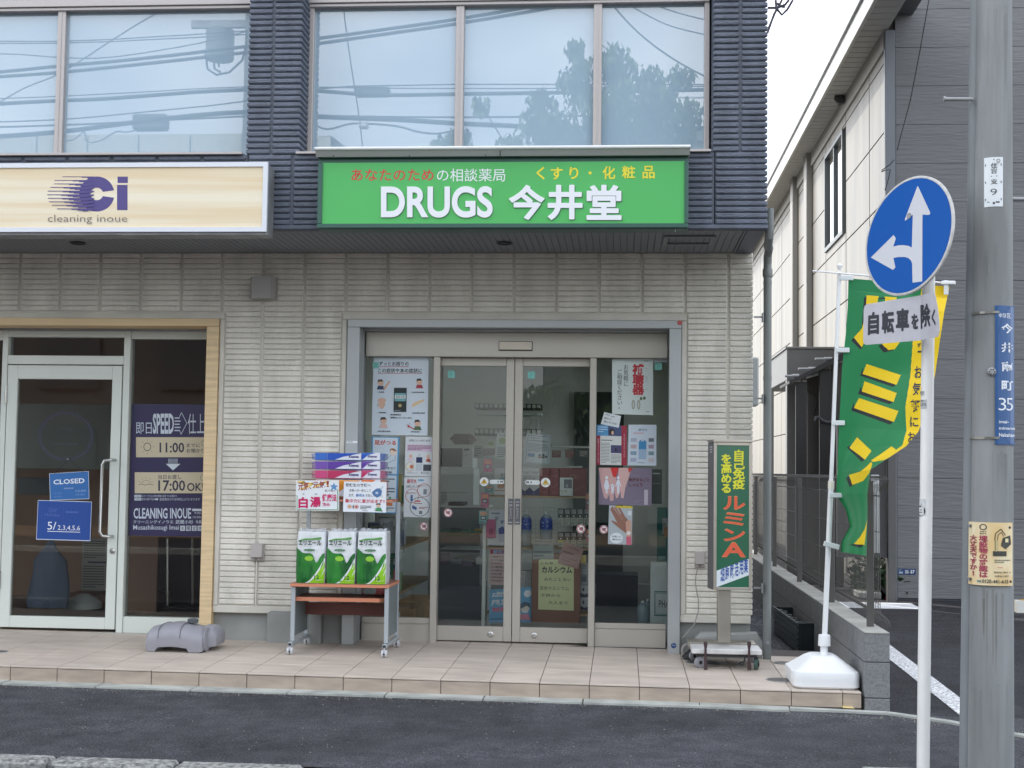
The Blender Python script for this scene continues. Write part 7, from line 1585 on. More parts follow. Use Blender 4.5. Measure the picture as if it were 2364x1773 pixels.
t = pxbox('counter', 'long pale service counter with dark grey front inside the pharmacy', 'counter', zr('l', 740, 208, 1240, 232), 3.7, .55, m_wh, part='counter_top')
c0, c1 = at(*zp('l', 745, 700), Y=3.72), at(*zp('l', 1180, 232), Y=3.72)
MB().box(c0.x, c1.x, 3.72, 4.2, .0, c1.z-.001, 0, .004).build('counter_front', pm('counter_grey', S(112, 118, 124), .5), t)
pxbox('card_reader', 'flat black tray lying on the service counter', 'tray', zr('l', 850, 170, 1012, 206), 3.75, .25, M_BLACK)
pxbox('wall_notice', 'white printed notice on the side of the refrigerator', 'notice', zr('l', 775, 60, 842, 190), 4.33, .004, m_wh, [('W', .1, .05, .9, .95, 8, (90, 96, 100))])
t = pxbox('display_case', 'low glass-topped display case with green shelf in the middle of the pharmacy', 'display case', zr('l', 760, 458, 1190, 480), 3.1, .5, pm('green_glass_top', S(84, 140, 122), .2, alpha=.8), part='glass_top')
pxbox('x', '', '', zr('l', 840, 482, 1060, 520), 3.12, .4, pm('green_shelf', S(46, 104, 84), .4), part='green_board', t=t); pxbox('x', '', '', zr('l', 760, 640, 1190, 655), 3.1, .5, m_rack, part='shelf', t=t)
pxbox('x', '', '', zr('l', 760, 1060, 1190, 1130), 3.1, .5, pm('case_base', S(104, 110, 118), .5), part='base', t=t, z0=.0)
for i, (x0, y0, x1, y1, col) in enumerate(((870, 430, 968, 478, (70, 76, 80)), (1000, 445, 1060, 478, (90, 120, 100)), (1115, 445, 1195, 492, (190, 150, 70)), (1130, 730, 1195, 800, (206, 206, 204)), (770, 690, 850, 800, (92, 74, 98)), (880, 738, 980, 800, (110, 116, 128)), (990, 770, 1100, 820, (120, 112, 130)))):
    pxbox('small_box', ['dark grey', 'dull green', 'ochre', 'white', 'purple', 'blue grey', 'mauve'][i]+' small box in or on the low display case', 'box', (*zp('l', x0, y0), *zp('l', x1, y1)), 3.2, .12, ink(col))
pxbox('work_table', 'dark table top behind the low display case', 'table', zr('l', 1080, 330, 1200, 470), 4.4, .3, pm('warm_box', S(150, 130, 108), .6))
# display rack right behind the sliding doors
YR2 = 2.05
dr_ = thing('display_rack', 'white display rack with pale wooden shelves just inside the sliding doors', 'display rack', (3.2, 2.2, 0))
p0, p1 = at(*zp('b', 798, 380), Y=YR2), at(*zp('b', 812, 1026), Y=YR2); xr = at(1362, 1200, Y=YR2).x
for y in (YR2, YR2+.42):
    for x in (p0.x, xr): MB().box(x, x+.03, y, y+.03, .0, p0.z+.1, 0, .003).build('upright', m_rack, dr_)
for (x0, y0, x1, y1, nm) in ((840, 183, 1512, 206, 'shelf'), (822, 530, 1512, 556, 'shelf'), (822, 970, 1512, 1000, 'shelf')):
    a, b = at(*zp('b', x0, y0), Y=YR2-.01), at(*zp('b', x1, y1), Y=YR2-.01); MB().box(a.x, b.x+.03, YR2-.01, YR2+.45, b.z, a.z, 0, .003).build(nm, m_shelf, dr_)
za = at(*zp('b', 900, 183), Y=YR2).z+.001; zb3 = at(*zp('b', 900, 530), Y=YR2).z+.001; zc3 = at(*zp('b', 900, 970), Y=YR2).z+.001
# items on the top shelf (m view)
lgry = pm('box_pale_grey', S(196, 196, 192), .45)
it = [('R', .08, .14, .92, .16, blk), ('R', .3, .20, .8, .215, (90, 90, 96)), ('G', .42, .42, .12, .055, .2, blk), ('P', [(0, .72), (.42, .86), (.98, .70), (1, 1), (0, 1)], (46, 46, 96)), ('T', .30, .92, .60, .95, 'Drink', (150, 160, 200), .01)]
for i, (x0, x1) in enumerate(((175, 326), (330, 492))): pxbox('tall_carton', 'tall pale carton with navy foot, '+('left' if i == 0 else 'right')+' of two on the top shelf', 'carton', (*zp('m', x0, 755), *zp('m', x1, 1222)), YR2, .14, lgry, it, 'tall pale cartons on the top shelf', z0=za)
it = [('T', .18, .26, .80, .31, 'YAK', (190, 120, 120), .0), ('L', [(.05, .55), (.3, .68), (.6, .68), (.95, .5)], .002, (196, 120, 110)), ('T', .3, .87, .7, .90, '酵素', (190, 120, 120), .0)]
for i, (x0, x1) in enumerate(((498, 660), (668, 832))): pxbox('maroon_carton', 'tall maroon carton, '+('left' if i == 0 else 'right')+' of two on the top shelf', 'carton', (*zp('m', x0, 757), *zp('m', x1, 1222)), YR2, .15, m_maroon, it, 'maroon cartons on the top shelf', z0=za)
pxbox('maroon_gift_box', 'wide maroon box with a gold ring mark at the right of the top shelf', 'box', (*zp('m', 845, 757), *zp('m', 1310, 1222)), YR2+.03, .2, m_maroon, [('G', .50, .31, .10, .08, .12, (196, 160, 120)), ('G', .62, .31, .07, .06, .12, (196, 160, 120)), ('L', [(.2, .75), (.6, .78), (.95, .62)], .002, (190, 120, 100))], z0=za)
pxbox('photo_card', 'small white packet with a grey picture in front of the maroon box', 'packet', (*zp('m', 848, 922), *zp('m', 1075, 1224)), YR2-.03, .03, m_wh, [('R', .32, .10, .92, .58, (110, 112, 122)), ('O', .55, .45, .1, .1, (170, 170, 174)), ('T', .08, .68, .58, .80, '炭の洗顔', (150, 130, 90), .01), ('W', .1, .86, .5, .9, 1, (120, 120, 120))], z0=za)
pxbox('open_booklet', 'white open booklet lying on top of the maroon box', 'booklet', (*zp('m', 985, 722), *zp('m', 1235, 755)), YR2+.05, .12, m_wh)
pxbox('price_board', 'white carton with black lettering, leftmost on the top shelf', 'carton', zr('k', 1385, 1380, 1560, 1600), YR2, .14, lgry, [('T', .40, .20, .95, .32, 'ウチノ', blk, .03), ('R', .35, .36, .9, .46, (120, 160, 170))], z0=za)
pxbox('bear_pack', 'small white packet with bear drawing at the left of the top shelf', 'packet', zr('k', 1380, 1505, 1535, 1655), YR2-.02, .02, m_wh, [('O', .5, .4, .25, .2, (200, 150, 120)), ('R', .1, .7, .9, .75, (190, 90, 80))], z0=za)
# hanging notices on the back glass rail
t = thing('hanging_rail', 'white horizontal rail behind the top shelf', 'rail', at(*zp('m', 600, 390), Y=2.6)); a, b = at(*zp('m', 100, 365), Y=2.6), at(*zp('m', 1470, 412), Y=2.6); MB().box(a.x, b.x, 2.6, 2.62, b.z, a.z, 0, .002).build('bar', m_rack, t)
for i, x in enumerate((790, 1018, 1262)):
    pxbox('hanging_tag', ['red and black', 'red', 'grey'][i]+' price tag clipped to the white rail, '+['leftmost', 'middle', 'rightmost'][i]+' of three', 'tag', (*zp('m', x-75, 450), *zp('m', x+75, 575)), 2.58, .002, ink([(146, 84, 82), (140, 66, 66), (104, 108, 106)][i]), [('W', .1, .1, .9, .9, 3, (190, 170, 160))], 'price tags clipped to the rail')
def sheet_in(label, q, Y, items, paper, cat='notice', nm='notice_sheet'): return poster(label, q, Y, items, paper, .002, cat, nm)
bb_ = (64, 92, 140)
sheet_in('laminated sheet with blue border leaning on the pale cartons', zq('m', (270, 155), (692, 190), (650, 690), (215, 650)), YR2-.06, [('R', .06, .05, .96, .07, bb_), ('R', .06, .05, .08, .95, bb_), ('R', .94, .05, .96, .95, bb_), ('T', .12, .11, .58, .16, 'ご家族の方も', (50, 56, 80), .015), ('T', .12, .20, .90, .26, '心の不調の処方箋受付', (50, 56, 80), .015), ('W', .12, .32, .9, .62, 6, (100, 104, 110)), ('R', .14, .68, .42, .80, (80, 120, 160)), ('O', .62, .72, .05, .04, (60, 50, 46)), ('O', .76, .70, .05, .04, (60, 50, 46)), ('O', .88, .75, .05, .04, (60, 50, 46)), ('O', .62, .79, .07, .04, (150, 120, 96)), ('O', .76, .78, .07, .04, (90, 80, 76))], (188, 196, 198))
sheet_in('white sheet with black print lines behind the left sliding door', zq('k', (1418, 1010), (1570, 1015), (1560, 1290), (1400, 1285)), YR2-.04, [('T', .15, .06, .8, .12, '10:00-', blk, .01), ('O', .4, .30, .25, .12, (150, 170, 110)), ('W', .1, .55, .9, .95, 5, blk)], (196, 204, 198))
sheet_in('green photo card hanging above the small packets', zq('k', (1312, 1088), (1408, 1090), (1405, 1170), (1308, 1168)), YR2+.1, [('O', .45, .45, .35, .3, (130, 160, 90))], (196, 200, 180), 'card', 'photo_card')
sheet_in('white notice beside the microwave oven', zq('k', (1168, 1145), (1265, 1148), (1265, 1282), (1165, 1280)), 3.6, [('W', .12, .15, .85, .9, 4, (100, 104, 104))], (186, 192, 188))
sheet_in('grey scalloped cards in front of the white notice', zq('k', (1265, 1175), (1400, 1172), (1395, 1250), (1265, 1255)), 2.6, [('G', .25, .5, .2, .35, .15, (90, 90, 90)), ('G', .7, .5, .2, .35, .15, (90, 90, 90))], (150, 140, 140), 'card', 'card')
def pink(k, x0, y0, x1, y1, n, cls=(206, 120, 150)): pxbox('hanging_packet', n, 'packet', zr(k, x0, y0, x1, y1), YR2-.05, .01, ink(cls), [('R', .15, .1, .9, .35, (226, 160, 120)), ('R', .2, .42, .8, .7, (60, 66, 74)), ('R', .3, .48, .7, .64, (200, 206, 204)), ('W', .1, .8, .9, .95, 1, (90, 60, 80))], 'small packets hanging on the rack side')
pink('k', 1272, 1292, 1362, 1430, 'pink packet hanging at the rack side, topmost')
pink('k', 1290, 1570, 1375, 1648, 'teal packet hanging at the rack side behind the warning sticker', (120, 170, 166))
pink('l', 1180, 80, 1258, 225, 'pink packet hanging at the rack side level with the wooden shelf')
pink('l', 1160, 255, 1250, 390, 'teal packet hanging at the rack side below the wooden shelf', (130, 176, 176))
pxbox('pink_pouch', 'pink pouch hanging low beside the clear bag', 'pouch', zr('l', 1235, 345, 1325, 530), YR2-.05, .015, ink((190, 96, 136)), [('R', .3, .5, .75, .85, (150, 60, 100))])
pink('m', 1300, 1190, 1365, 1500, 'pink strip of packets at the right end of the rack, upper', (176, 120, 140))
pink('n', 958, 340, 1000, 500, 'pink strip of packets at the right end of the rack, lower', (190, 110, 136))
sheet_in('white wrinkled sheet with blue bottle picture hanging from the middle shelf', zq('l', (1268, 250), (1450, 255), (1450, 610), (1252, 605)), YR2-.03, [('W', .1, .05, .9, .15, 1, (110, 120, 150)), ('T', .30, .18, .5, .28, '健', (90, 100, 130), .0), ('T', .62, .28, .95, .38, '銀河', (80, 90, 150), .02), ('P', [(.52, .52), (.70, .45), (.88, .52), (.88, .68), (.52, .68)], (66, 84, 150)), ('R', .52, .69, .88, .9, (170, 180, 200))], (200, 206, 214))
it = [('R', .02, .02, .95, .15, (150, 40, 66)), ('T', .18, .03, .95, .14, '銀河工', (150, 190, 220), .03)]+[('T', .08, .20+i*.095, .9-.12*(i % 3), .25+i*.095, s_, (60, 60, 70), .02) for i, s_ in enumerate(('①飲用できる', '②アトピーが良い', '③ワンワンそうじ', '④便秘解消する', '⑤足の疲れない', '⑥血色の改善', '⑦鬼滅の角が柔い', '健康を飲もう'))]
sheet_in('pink list poster with crimson heading on the rack front', zq('l', (1270, 640), (1450, 640), (1450, 1010), (1262, 1000)), YR2-.03, it, (206, 176, 176), 'poster', 'poster')
it = [('T', .05, .06, .70, .24, '虚弱体質', (110, 170, 216), .05), ('T', .05, .07, .66, .23, '虚弱', (236, 240, 246), .02), ('T', .04, .31, .50, .48, '風邪', (236, 240, 246), .04), ('T', .50, .34, .62, .46, 'な', (236, 240, 246), .02), ('T', .06, .53, .46, .68, '対策', (236, 130, 160), .05), ('T', .50, .56, .62, .66, 'に', (40, 50, 70), .03), ('O', .84, .60, .10, .11, (240, 226, 214)), ('P', [(.72, .62), (.72, .46), (.84, .40), (.96, .46), (.97, .60), (.88, .52)], (90, 110, 130)), ('P', [(.76, .64), (.93, .64), (.90, .72), (.79, .72)], (236, 240, 244)),
      ('P', [(.68, .92), (.74, .76), (.92, .76), (.98, .92)], (226, 150, 170)), ('P', [(.64, .64), (.70, .62), (.75, .70), (.73, .80), (.66, .80)], (236, 240, 244)), ('R', .02, .86, .62, .93, (100, 150, 200)), ('O', .9, .18, .09, .1, (236, 240, 246)), ('R', .02, .96, .98, .985, (80, 130, 190))]
sheet_in('light blue cold care board standing low behind the sliding doors', zq('b', (843, 820), (1130, 800), (1127, 1040), (840, 1043)), YR2-.06, it, (120, 180, 218), 'poster', 'poster_board')
# brown board with handwritten sheets
pxbox('brown_board', 'brown board standing on the floor behind the right sliding door', 'board', (*zp('n', 268, 640), *zp('n', 880, 1545)), YR2-.10, .02, pm('brown_board_panel', S(130, 92, 76), .7, var=.06))
ygr = (206, 208, 160)
it = [('T', .05, .05, .42, .10, 'こんな', blk, .02), ('T', .09, .14, .95, .27, 'カルシウム', blk, .035), ('T', .16, .36, .93, .43, 'みたことない', blk, .005), ('T', .03, .53, .86, .61, '液体カルシウム', blk, .0), ('T', .06, .68, .62, .745, '子供から', blk, .0), ('T', .28, .82, .84, .89, '大人まで', blk, .0), ('O', .02, .01, .015, .01, blk)]
sheet_in('yellow-green handwritten sheet on the brown board', zq('n', (352, 726), (800, 728), (800, 1382), (345, 1366)), YR2-.104, it, ygr, 'handwritten sheet', 'handwritten_sheet')
sheet_in('grey handwritten note above the yellow-green sheet', zq('n', (282, 468), (545, 475), (542, 722), (274, 728)), YR2-.106, [('T', .06, .06, .9, .16, '高知県の方も喫', (90, 92, 92), .01), ('T', .06, .22, .75, .34, '受付終了しました', (90, 92, 92), .01), ('W', .06, .55, .9, .92, 2, (110, 112, 110))], (150, 156, 152), 'handwritten note', 'handwritten_note')
sheet_in('tilted dull pink handwritten note overlapping the yellow-green sheet', zq('n', (680, 500), (928, 592), (850, 850), (592, 775)), YR2-.110, [('T', .2, .10, .8, .2, '半額商品', (90, 70, 68), .0), ('W', .1, .35, .95, .5, 1, (110, 86, 84)), ('W', .1, .6, .9, .85, 2, (150, 110, 108))], (170, 134, 128), 'handwritten note', 'handwritten_note')
pxbox('yellow_card', 'small yellow card at the right of the pink note', 'card', zr('n', 890, 670, 955, 780), YR2-.04, .003, ink((206, 180, 70)))
# big water bottles
def bottle(k, cx, ty, by, w_, Y, label, cap=(206, 210, 210), lab=True, group=None):
    c = at(*zp(k, cx, by), Y=Y); top = at(*zp(k, cx, ty), Y=Y).z; r = w_*ZR[k][2]/2*(c-CAM).length/FPX; h = top-c.z
    t = thing('water_bottle', label, 'water bottle', c, group)
    m_b = pm('bottle_plastic', S(150, 170, 180), .1, alpha=.55, spec=.8)
    MB().lathe([(r*.92, 0), (r, h*.03), (r*.94, h*.18), (r, h*.2), (r*.95, h*.36), (r, h*.4), (r, h*.74), (r*.8, h*.84), (r*.32, h*.92), (r*.26, h*.94)], c, 'Z', 24).build('bottle_body', m_b, t, smooth=True)
    MB().lathe([(r*.3, h*.935), (r*.3, h)], c, 'Z', 16).build('cap', ink(cap), t)
    if lab:
        MB().lathe([(r*1.01, h*.50), (r*1.015, h*.55), (r*1.015, h*.74), (r*.86, h*.83)], c, 'Z', 24).build('label_band', pm('bottle_label_blue', S(28, 66, 156), .35), t, smooth=True)
        for k2 in range(5): a_ = -1.57+random.uniform(-.7, .7); z_ = c.z+h*random.uniform(.58, .74); MB().lathe([(r*.10, 0), (r*.10, .001)], (c.x+(r*1.02)*math.cos(a_), Y+(r*1.02)*math.sin(a_), z_), ((-math.sin(a_), math.cos(a_), 0), (0, 0, 1), (math.cos(a_), math.sin(a_), 0)), 8).build('label_mark', ink((180, 200, 226)), t)
    return t
g = 'blue labelled water bottles on the middle shelf'
bottle('n', 186, 112, 578, 142, YR2+.12, 'large water bottle with blue label, left of two on the middle shelf', group=g)
bottle('n', 445, 115, 578, 160, YR2+.12, 'large water bottle with blue label, right of two on the middle shelf', group=g)
bottle('b', 1872, 893, 1088, 78, 1.90, 'clear empty water jug at the foot of the right window, front one', lab=False, group='clear jugs at the right window')
bottle('b', 1906, 880, 1080, 60, 2.02, 'clear empty water jug at the foot of the right window, rear one', lab=False, group='clear jugs at the right window')
# wire basket behind the bottles
t = thing('wire_panel', 'white wire grid panel standing behind the water bottles', 'wire panel', at(*zp('n', 400, 400), Y=YR2+.3)); mb = MB()
a, b = at(*zp('n', 130, 60), Y=YR2+.3), at(*zp('n', 590, 560), Y=YR2+.3)
for i in range(11): x = a.x+(b.x-a.x)*i/10; mb.tube([(x, YR2+.3, a.z), (x, YR2+.3, b.z)], .0015, 4)
for i in range(10): z = a.z+(b.z-a.z)*i/9; mb.tube([(a.x, YR2+.3, z), (b.x, YR2+.3, z)], .0015, 4)
mb.build('grid', m_rack, t)
# rows of black and white packets: 2 levels of 5
n_ = 0
for lv, (y0, y1, y2) in enumerate(((80, 196, 290), (380, 480, 575))):
    for i in range(5):
        x0 = 598+i*82; x1 = x0+76
        t = pxbox('supplement_box', 'small black-topped white supplement box, '+['leftmost', 'second', 'third', 'fourth', 'fifth'][i]+' in the '+['upper', 'lower'][lv]+' row', 'supplement box', (*zp('n', x0, y0), *zp('n', x1, y1)), YR2+.06, .10, pm('packet_black', S(34, 42, 52), .4), [('R', .15, .08, .85, .55, (150, 156, 154)), ('W', .2, .14, .8, .5, 3, (80, 84, 86)), ('O', .5, .82, .13, .10, (206, 208, 190))], 'black and white supplement boxes in the rack', part='upper_card')
        pxbox('x', '', '', (*zp('n', x0, y1), *zp('n', x1, y2)), YR2+.05, .11, pm('packet_white', S(188, 192, 180), .5), [('W', .12, .12, .88, .9, 4, (70, 74, 70))] if lv == 0 or i else [('R', 0, 0, 1, .3, (200, 206, 120)), ('W', .12, .3, .88, .9, 3, (70, 74, 70))], part='lower_card', t=t)
a = zr('n', 590, 290, 960, 305); pxbox('rack_tray', 'thin grey tray under the upper row of supplement boxes', 'tray', a, YR2+.04, .2, m_rack)
for i, (x0, y0, x1, y1, c_) in enumerate(((885, 780, 985, 920, (170, 172, 172)), (885, 920, 985, 1050, (150, 154, 158)), (885, 1055, 992, 1195, (176, 180, 184)), (885, 1210, 992, 1370, (176, 180, 184)))):
    pxbox('carton', ['grey carton with rings', 'grey carton with dark picture', 'pale carton with navy foot, upper', 'pale carton with navy foot, lower'][i]+' at the right end of the rack', 'carton', (*zp('n', x0, y0), *zp('n', x1, y1)), YR2+.02, .12, ink(c_), [('G', .3, .3, .15, .2, .2, (90, 92, 96)), ('G', .6, .3, .15, .2, .2, (90, 92, 96))] if i == 0 else [('R', .15, .2, .75, .7, (80, 90, 100))] if i == 1 else [('O', .35, .4, .12, .15, (60, 66, 80)), ('P', [(0, .7), (.5, .85), (1, .7), (1, 1), (0, 1)], (36, 50, 90))])
for i, x0 in enumerate((118, 190)): pxbox('paper_carton', 'white paper carton behind the blue board, '+['left', 'right'][i]+' one', 'carton', (*zp('n', x0, 872), *zp('n', x0+68, 1090)), YR2+.02, .1, ink((180, 182, 182)), [('G', .5, .3, .2, .2, .2, (160, 120, 110)), ('L', [(.4, .5), (.5, .9)], .002, (160, 120, 110))])
# right window: PH panel
q = zr('b', 1926, 632, 2110, 1092); pxbox('standing_panel', 'white standing panel with teal framed letters PH at the right window', 'sign panel', q, 1.86, .02, pm('panel_white', S(206, 214, 212), .5), [('R', .15, .36, .96, .372, (30, 110, 110)), ('R', .15, .36, .17, .665, (30, 110, 110)), ('R', .15, .653, .96, .665, (30, 110, 110)), ('R', .19, .38, .96, .386, (30, 110, 110)), ('R', .19, .38, .20, .645, (30, 110, 110)), ('R', .19, .639, .96, .645, (30, 110, 110)), ('T', .31, .47, .96, .56, 'PHARM', (30, 40, 46), .0)], z0=.0)
pxbox('teal_panel', 'teal and white panel standing behind the white PH panel', 'panel', zr('o', 470, 610, 545, 1010), 2.6, .03, ink((20, 120, 116)), [('R', .5, .2, 1, .5, (190, 196, 196)), ('O', .9, .45, .3, .1, (190, 140, 90))])
pxbox('dark_equipment', 'dark grey equipment stack behind the family hands poster', 'equipment', zr('o', 430, 330, 505, 585), 3.0, .3, pm('equip_dark', S(56, 60, 64), .4), [('R', .1, .1, .8, .14, (190, 196, 196)), ('R', .1, .4, .9, .42, (120, 124, 126))])
pxbox('low_cabinet', 'dark navy low cabinet along the right interior wall', 'cabinet', zr('b', 1560, 720, 1840, 960), 4.6, .5, pm('cabinet_navy', S(40, 46, 58), .4), z0=.0)
# left window: shelf of goods seen obliquely
ls = thing('gondola_shelf', 'low wooden gondola shelf along the left wall inside the pharmacy', 'shelf unit', (1.7, 2.6, 0))
for z_ in (.25, .62, .98): MB().box(1.62, 2.02, 2.0, 4.6, z_-.02, z_, 0, .003).build('shelf_board', m_shelf, ls)
for y in (2.0, 3.3, 4.58): MB().box(1.60, 1.618, y, y+.02, .0, 1.5).build('upright', m_rack, ls)
MB().box(1.62, 2.02, 2.0, 4.6, .0, .05).build('plinth', m_rack, ls)
rnd = random.Random(11); pal = [(60, 120, 96), (190, 196, 196), (40, 70, 130), (120, 170, 90), (206, 206, 200), (90, 150, 190), (150, 120, 90), (200, 90, 90), (220, 200, 120)]
cnm = ['green', 'pale grey', 'navy', 'leaf green', 'cream', 'sky blue', 'tan', 'red', 'yellow']
lvl = ['lowest', 'middle', 'top']
for li, z_ in enumerate((.25, .62, .98)):
    y = 2.04; k = 0; od = ['nearest the glass', 'second from the glass', 'third from the glass', 'fourth from the glass', 'fifth from the glass', 'sixth from the glass', 'seventh from the glass', 'eighth from the glass', 'ninth from the glass']
    while y < 4.5:
        w_ = rnd.uniform(.07, .16); h_ = rnd.uniform(.12, .30); ci = rnd.randrange(9)
        if k < 9:
            t = thing('goods_packet', cnm[ci]+' packet on the '+lvl[li]+' board of the left gondola shelf, '+od[k], 'packet', (1.9, y, z_), 'packets on the left gondola shelf')
            MB().box(1.80, 2.00, y, y+w_-.008, z_+.001, z_+h_, 0, .006).build('pack', ink(pal[ci]), t)
            printed('print', quad4((1.80, y-.0012, z_+h_), (2.00, y-.0012, z_+h_), (2.00, y-.0012, z_), (1.80, y-.0012, z_)), [('R', .1, .1, .9, .35, (226, 228, 226)), ('W', .15, .15, .85, .3, 2, (80, 90, 110)), ('O', .5, .65, .25, .18, pal[(ci+3) % 9])], t)
        y += w_; k += 1
for i, (y, w_) in enumerate(((2.02, .5), (2.6, .6))): t = thing('cardboard_box', 'brown cardboard box under the left gondola shelf, '+['nearer', 'farther'][i]+' one', 'box', (2.1, y, 0)); MB().box(2.03, 2.26, y+.02, y+w_, .01, .20, 0, .004).build('carton', m_card, t); MB().box(2.04, 2.14, y+.018, y+.0195, .07, .17).build('paper_label', m_wh, t)
t = thing('clear_bag', 'clear plastic bag over green goods at the left window', 'bag', (2.0, 2.0, .9)); a = at(905, 1240, Y=2.0); MB().sheet(lambda u, v: (a.x-.1+.2*u, 2.0+.05*math.sin(u*9+v*4), a.z-.12+.26*v), 10, 8).build('film', pm('clear_wrap', S(225, 230, 235), .18, alpha=.45, spec=.8), t)
pxbox('green_pack', 'green bottle pack below the clear bag at the left window', 'packet', (896, 1230, 912, 1290), 2.06, .1, ink((30, 96, 78)))

# ================================================================== inside the cleaning shop
def L_(Y, x0, y0, x1, y1): return (*zp('f', x0, y0), *zp('f', x1, y1))
pxbox('service_desk', 'brown wooden service desk inside the cleaning shop', 'desk', zr('f', 380, 690, 860, 780), 3.2, .5, pm('desk_brown', S(120, 84, 66), .5, var=.1), z0=.0)
pxbox('partition', 'pale brown partition panel behind the fixed window of the cleaning shop', 'partition', zr('f', 706, 380, 862, 822), 3.0, .06, pm('partition_brown', S(150, 116, 96), .6), z0=.0)
pxbox('wall_sheet', 'grey printed price list leaning inside the cleaning shop door', 'price list', zr('f', 455, 385, 590, 680), 3.1, .01, pm('list_grey', S(150, 146, 138), .7), [('W', .08, .05, .9, .4, 8, (80, 78, 74)), ('R', .25, .45, .95, .48, (50, 54, 80)), ('W', .08, .52, .9, .96, 9, (80, 78, 74))])
t = thing('hanging_bag', 'pale blue laundry bag hanging inside the cleaning shop door', 'laundry bag', at(*zp('f', 265, 780), Y=2.6)); a = at(*zp('f', 265, 770), Y=2.6); b = at(*zp('f', 240, 400), Y=2.6)
mb = MB(); K = [(0, .17), (.1, .18), (.3, .17), (.5, .15), (.7, .13), (.85, .06), (1, .02)]
mb.lathe([(r_, (b.z-a.z)*h_) for h_, r_ in K], a, 'Z', 24); mb.v = [(x+.012*math.sin(z*9+x*20), 2.6+(y-2.6)*.45+.012*math.sin(x*40), z) for x, y, z in mb.v]; mb.build('cloth', pm('laundry_blue', S(98, 108, 128), .8), t, smooth=True)
pxbox('grey_sheet', 'grey rectangular board standing high behind the cleaning shop door', 'board', zr('e', 112, 1026, 735, 1450), 2.4, .02, pm('grey_board', S(112, 112, 106), .7))
pxbox('counter_box', 'black printer box on a stand inside the cleaning shop', 'box', zr('e', 115, 1500, 310, 1610), 2.2, .3, pm('equip_dark', S(56, 60, 64), .4))
t = thing('garment_rail', 'chrome garment rail with castors inside the fixed window of the cleaning shop', 'garment rail', (.6, 2.6, 0))
for x in (925, 1065): a, b = at(*zp('f', x, 390), Y=2.7), at(*zp('f', x, 760), Y=2.7); MB().tube([a, b], .012, 8).build('upright', M_CHROME, t, smooth=True)
a, b = at(*zp('f', 905, 770), Y=2.7), at(*zp('f', 1095, 780), Y=2.7); MB().tube([a, b], .014, 8).build('foot_bar', M_BLACK, t, smooth=True)
pxbox('dark_curtain', 'dark red curtain panel behind the garment rail', 'curtain', zr('f', 870, 380, 1200, 800), 3.6, .04, pm('curtain_dark', S(60, 38, 40), .8), z0=.0)
t = thing('folded_towels', 'white folded cloth on the service desk', 'cloth', at(*zp('f', 450, 780), Y=3.0)); a = at(*zp('f', 460, 775), Y=3.0); MB().lathe([(.16, 0), (.15, .05), (.10, .09), (.04, .12)], a, 'Z', 16).build('cloth', m_wh, t, smooth=True)
# ================================================================== the other side of the street (seen in the window reflections)
def mir(x, y, Yv, pl=.618):     # a reflected pixel: real point at depth Yv behind the mirror plane y = pl
    p = at(x, y, Y=Yv); return Vector((p.x, 2*pl-p.y, p.z))
# pavement and far verge
ground_sheet('far_pavement', [-40, 50], [-13.0, -10.6], lambda x, y: rz(0, -10.6)+.12, M_ASPH)
t = thing('far_kerb', 'pale far kerb', None, (0, -10.6, -.3)); t['kind'] = 'structure'
MB().box(-40, 50, -10.68, -10.55, rz(0, -10.6)-.05, rz(0, -10.6)+.125, 0, .01).build('kerb_line', M_CONC, t)
ground_sheet('bare_earth', [-40, 50], [-17, -13.0], lambda x, y: rz(0, -10.6)+.16, pm('dry_earth', S(150, 124, 98), .9, var=.25, vscale=2))
MB_ = lambda: MB()
gb_ = thing('opposite_building', 'long pale building with panelled parapet across the street', 'building', (-6, -17, -.2))
tp0 = mir(0, 312, 24.2).z; xr_ = mir(560, 320, 24.2).x
m_opp = pm('opposite_wall', S(206, 208, 196), .7, var=.05); m_oppd = pm('opposite_dark', S(86, 90, 92), .6)
MB().box(-30, xr_, -34, -23, -.4, tp0-1.9).build('lower_wall', m_oppd, gb_)
x = xr_
k = 0
while x > -22: MB().box(x-1.28, x-.015, -34, -22.95, tp0-1.9, tp0, 0, .01).build('parapet_panel', m_opp, gb_); x -= 1.3; k += 1
for i in range(5):
    for j in range(2): MB().box(xr_-2.6-i*3.2, xr_-1.0-i*3.2, -22.99, -22.9, .8+j*2.4, 2.2+j*2.4, 0, .01).build('window', pm('opposite_window', S(60, 70, 80), .15), gb_)
g2 = thing('opposite_house', 'small pale gabled house across the street', 'house', (2, -30, -.2)); a, b = mir(722, 315, 30), mir(762, 315, 30)
MB().box(a.x-2, b.x, -36, -28.8, -.4, a.z).build('wall', m_opp, g2); MB().hexa([(b.x+.0, -28.9, a.z+.05), (b.x+2.4, -28.9, a.z-1.8), (b.x+2.4, -36, a.z-1.8), (b.x, -36, a.z+.05)], [(b.x-2.2, -28.9, a.z-.1+.05), (b.x+2.2, -28.9, a.z-1.95), (b.x+2.2, -36, a.z-1.95), (b.x-2.2, -36, a.z-.05)]).build('roof', m_oppd, g2)
g3 = thing('opposite_apartments', 'grey green apartment block behind the tree across the street', 'building', (9, -30, -.2)); a = mir(1250, 318, 34)
MB().box(a.x, a.x+14, -42, -33, -.4, a.z+.3).build('wall', pm('apartment_green', S(120, 132, 128), .8), g3)
for i in range(12): MB().box(a.x, a.x+14, -32.99, -32.94, a.z-.3*i-.1, a.z-.3*i, 0, .01).build('louvre', pm('louvre_grey', S(140, 150, 146), .7), g3)
t = thing('roof_railing', 'white tubular roof railing beyond the tree across the street', 'railing', (7, -28, 5))
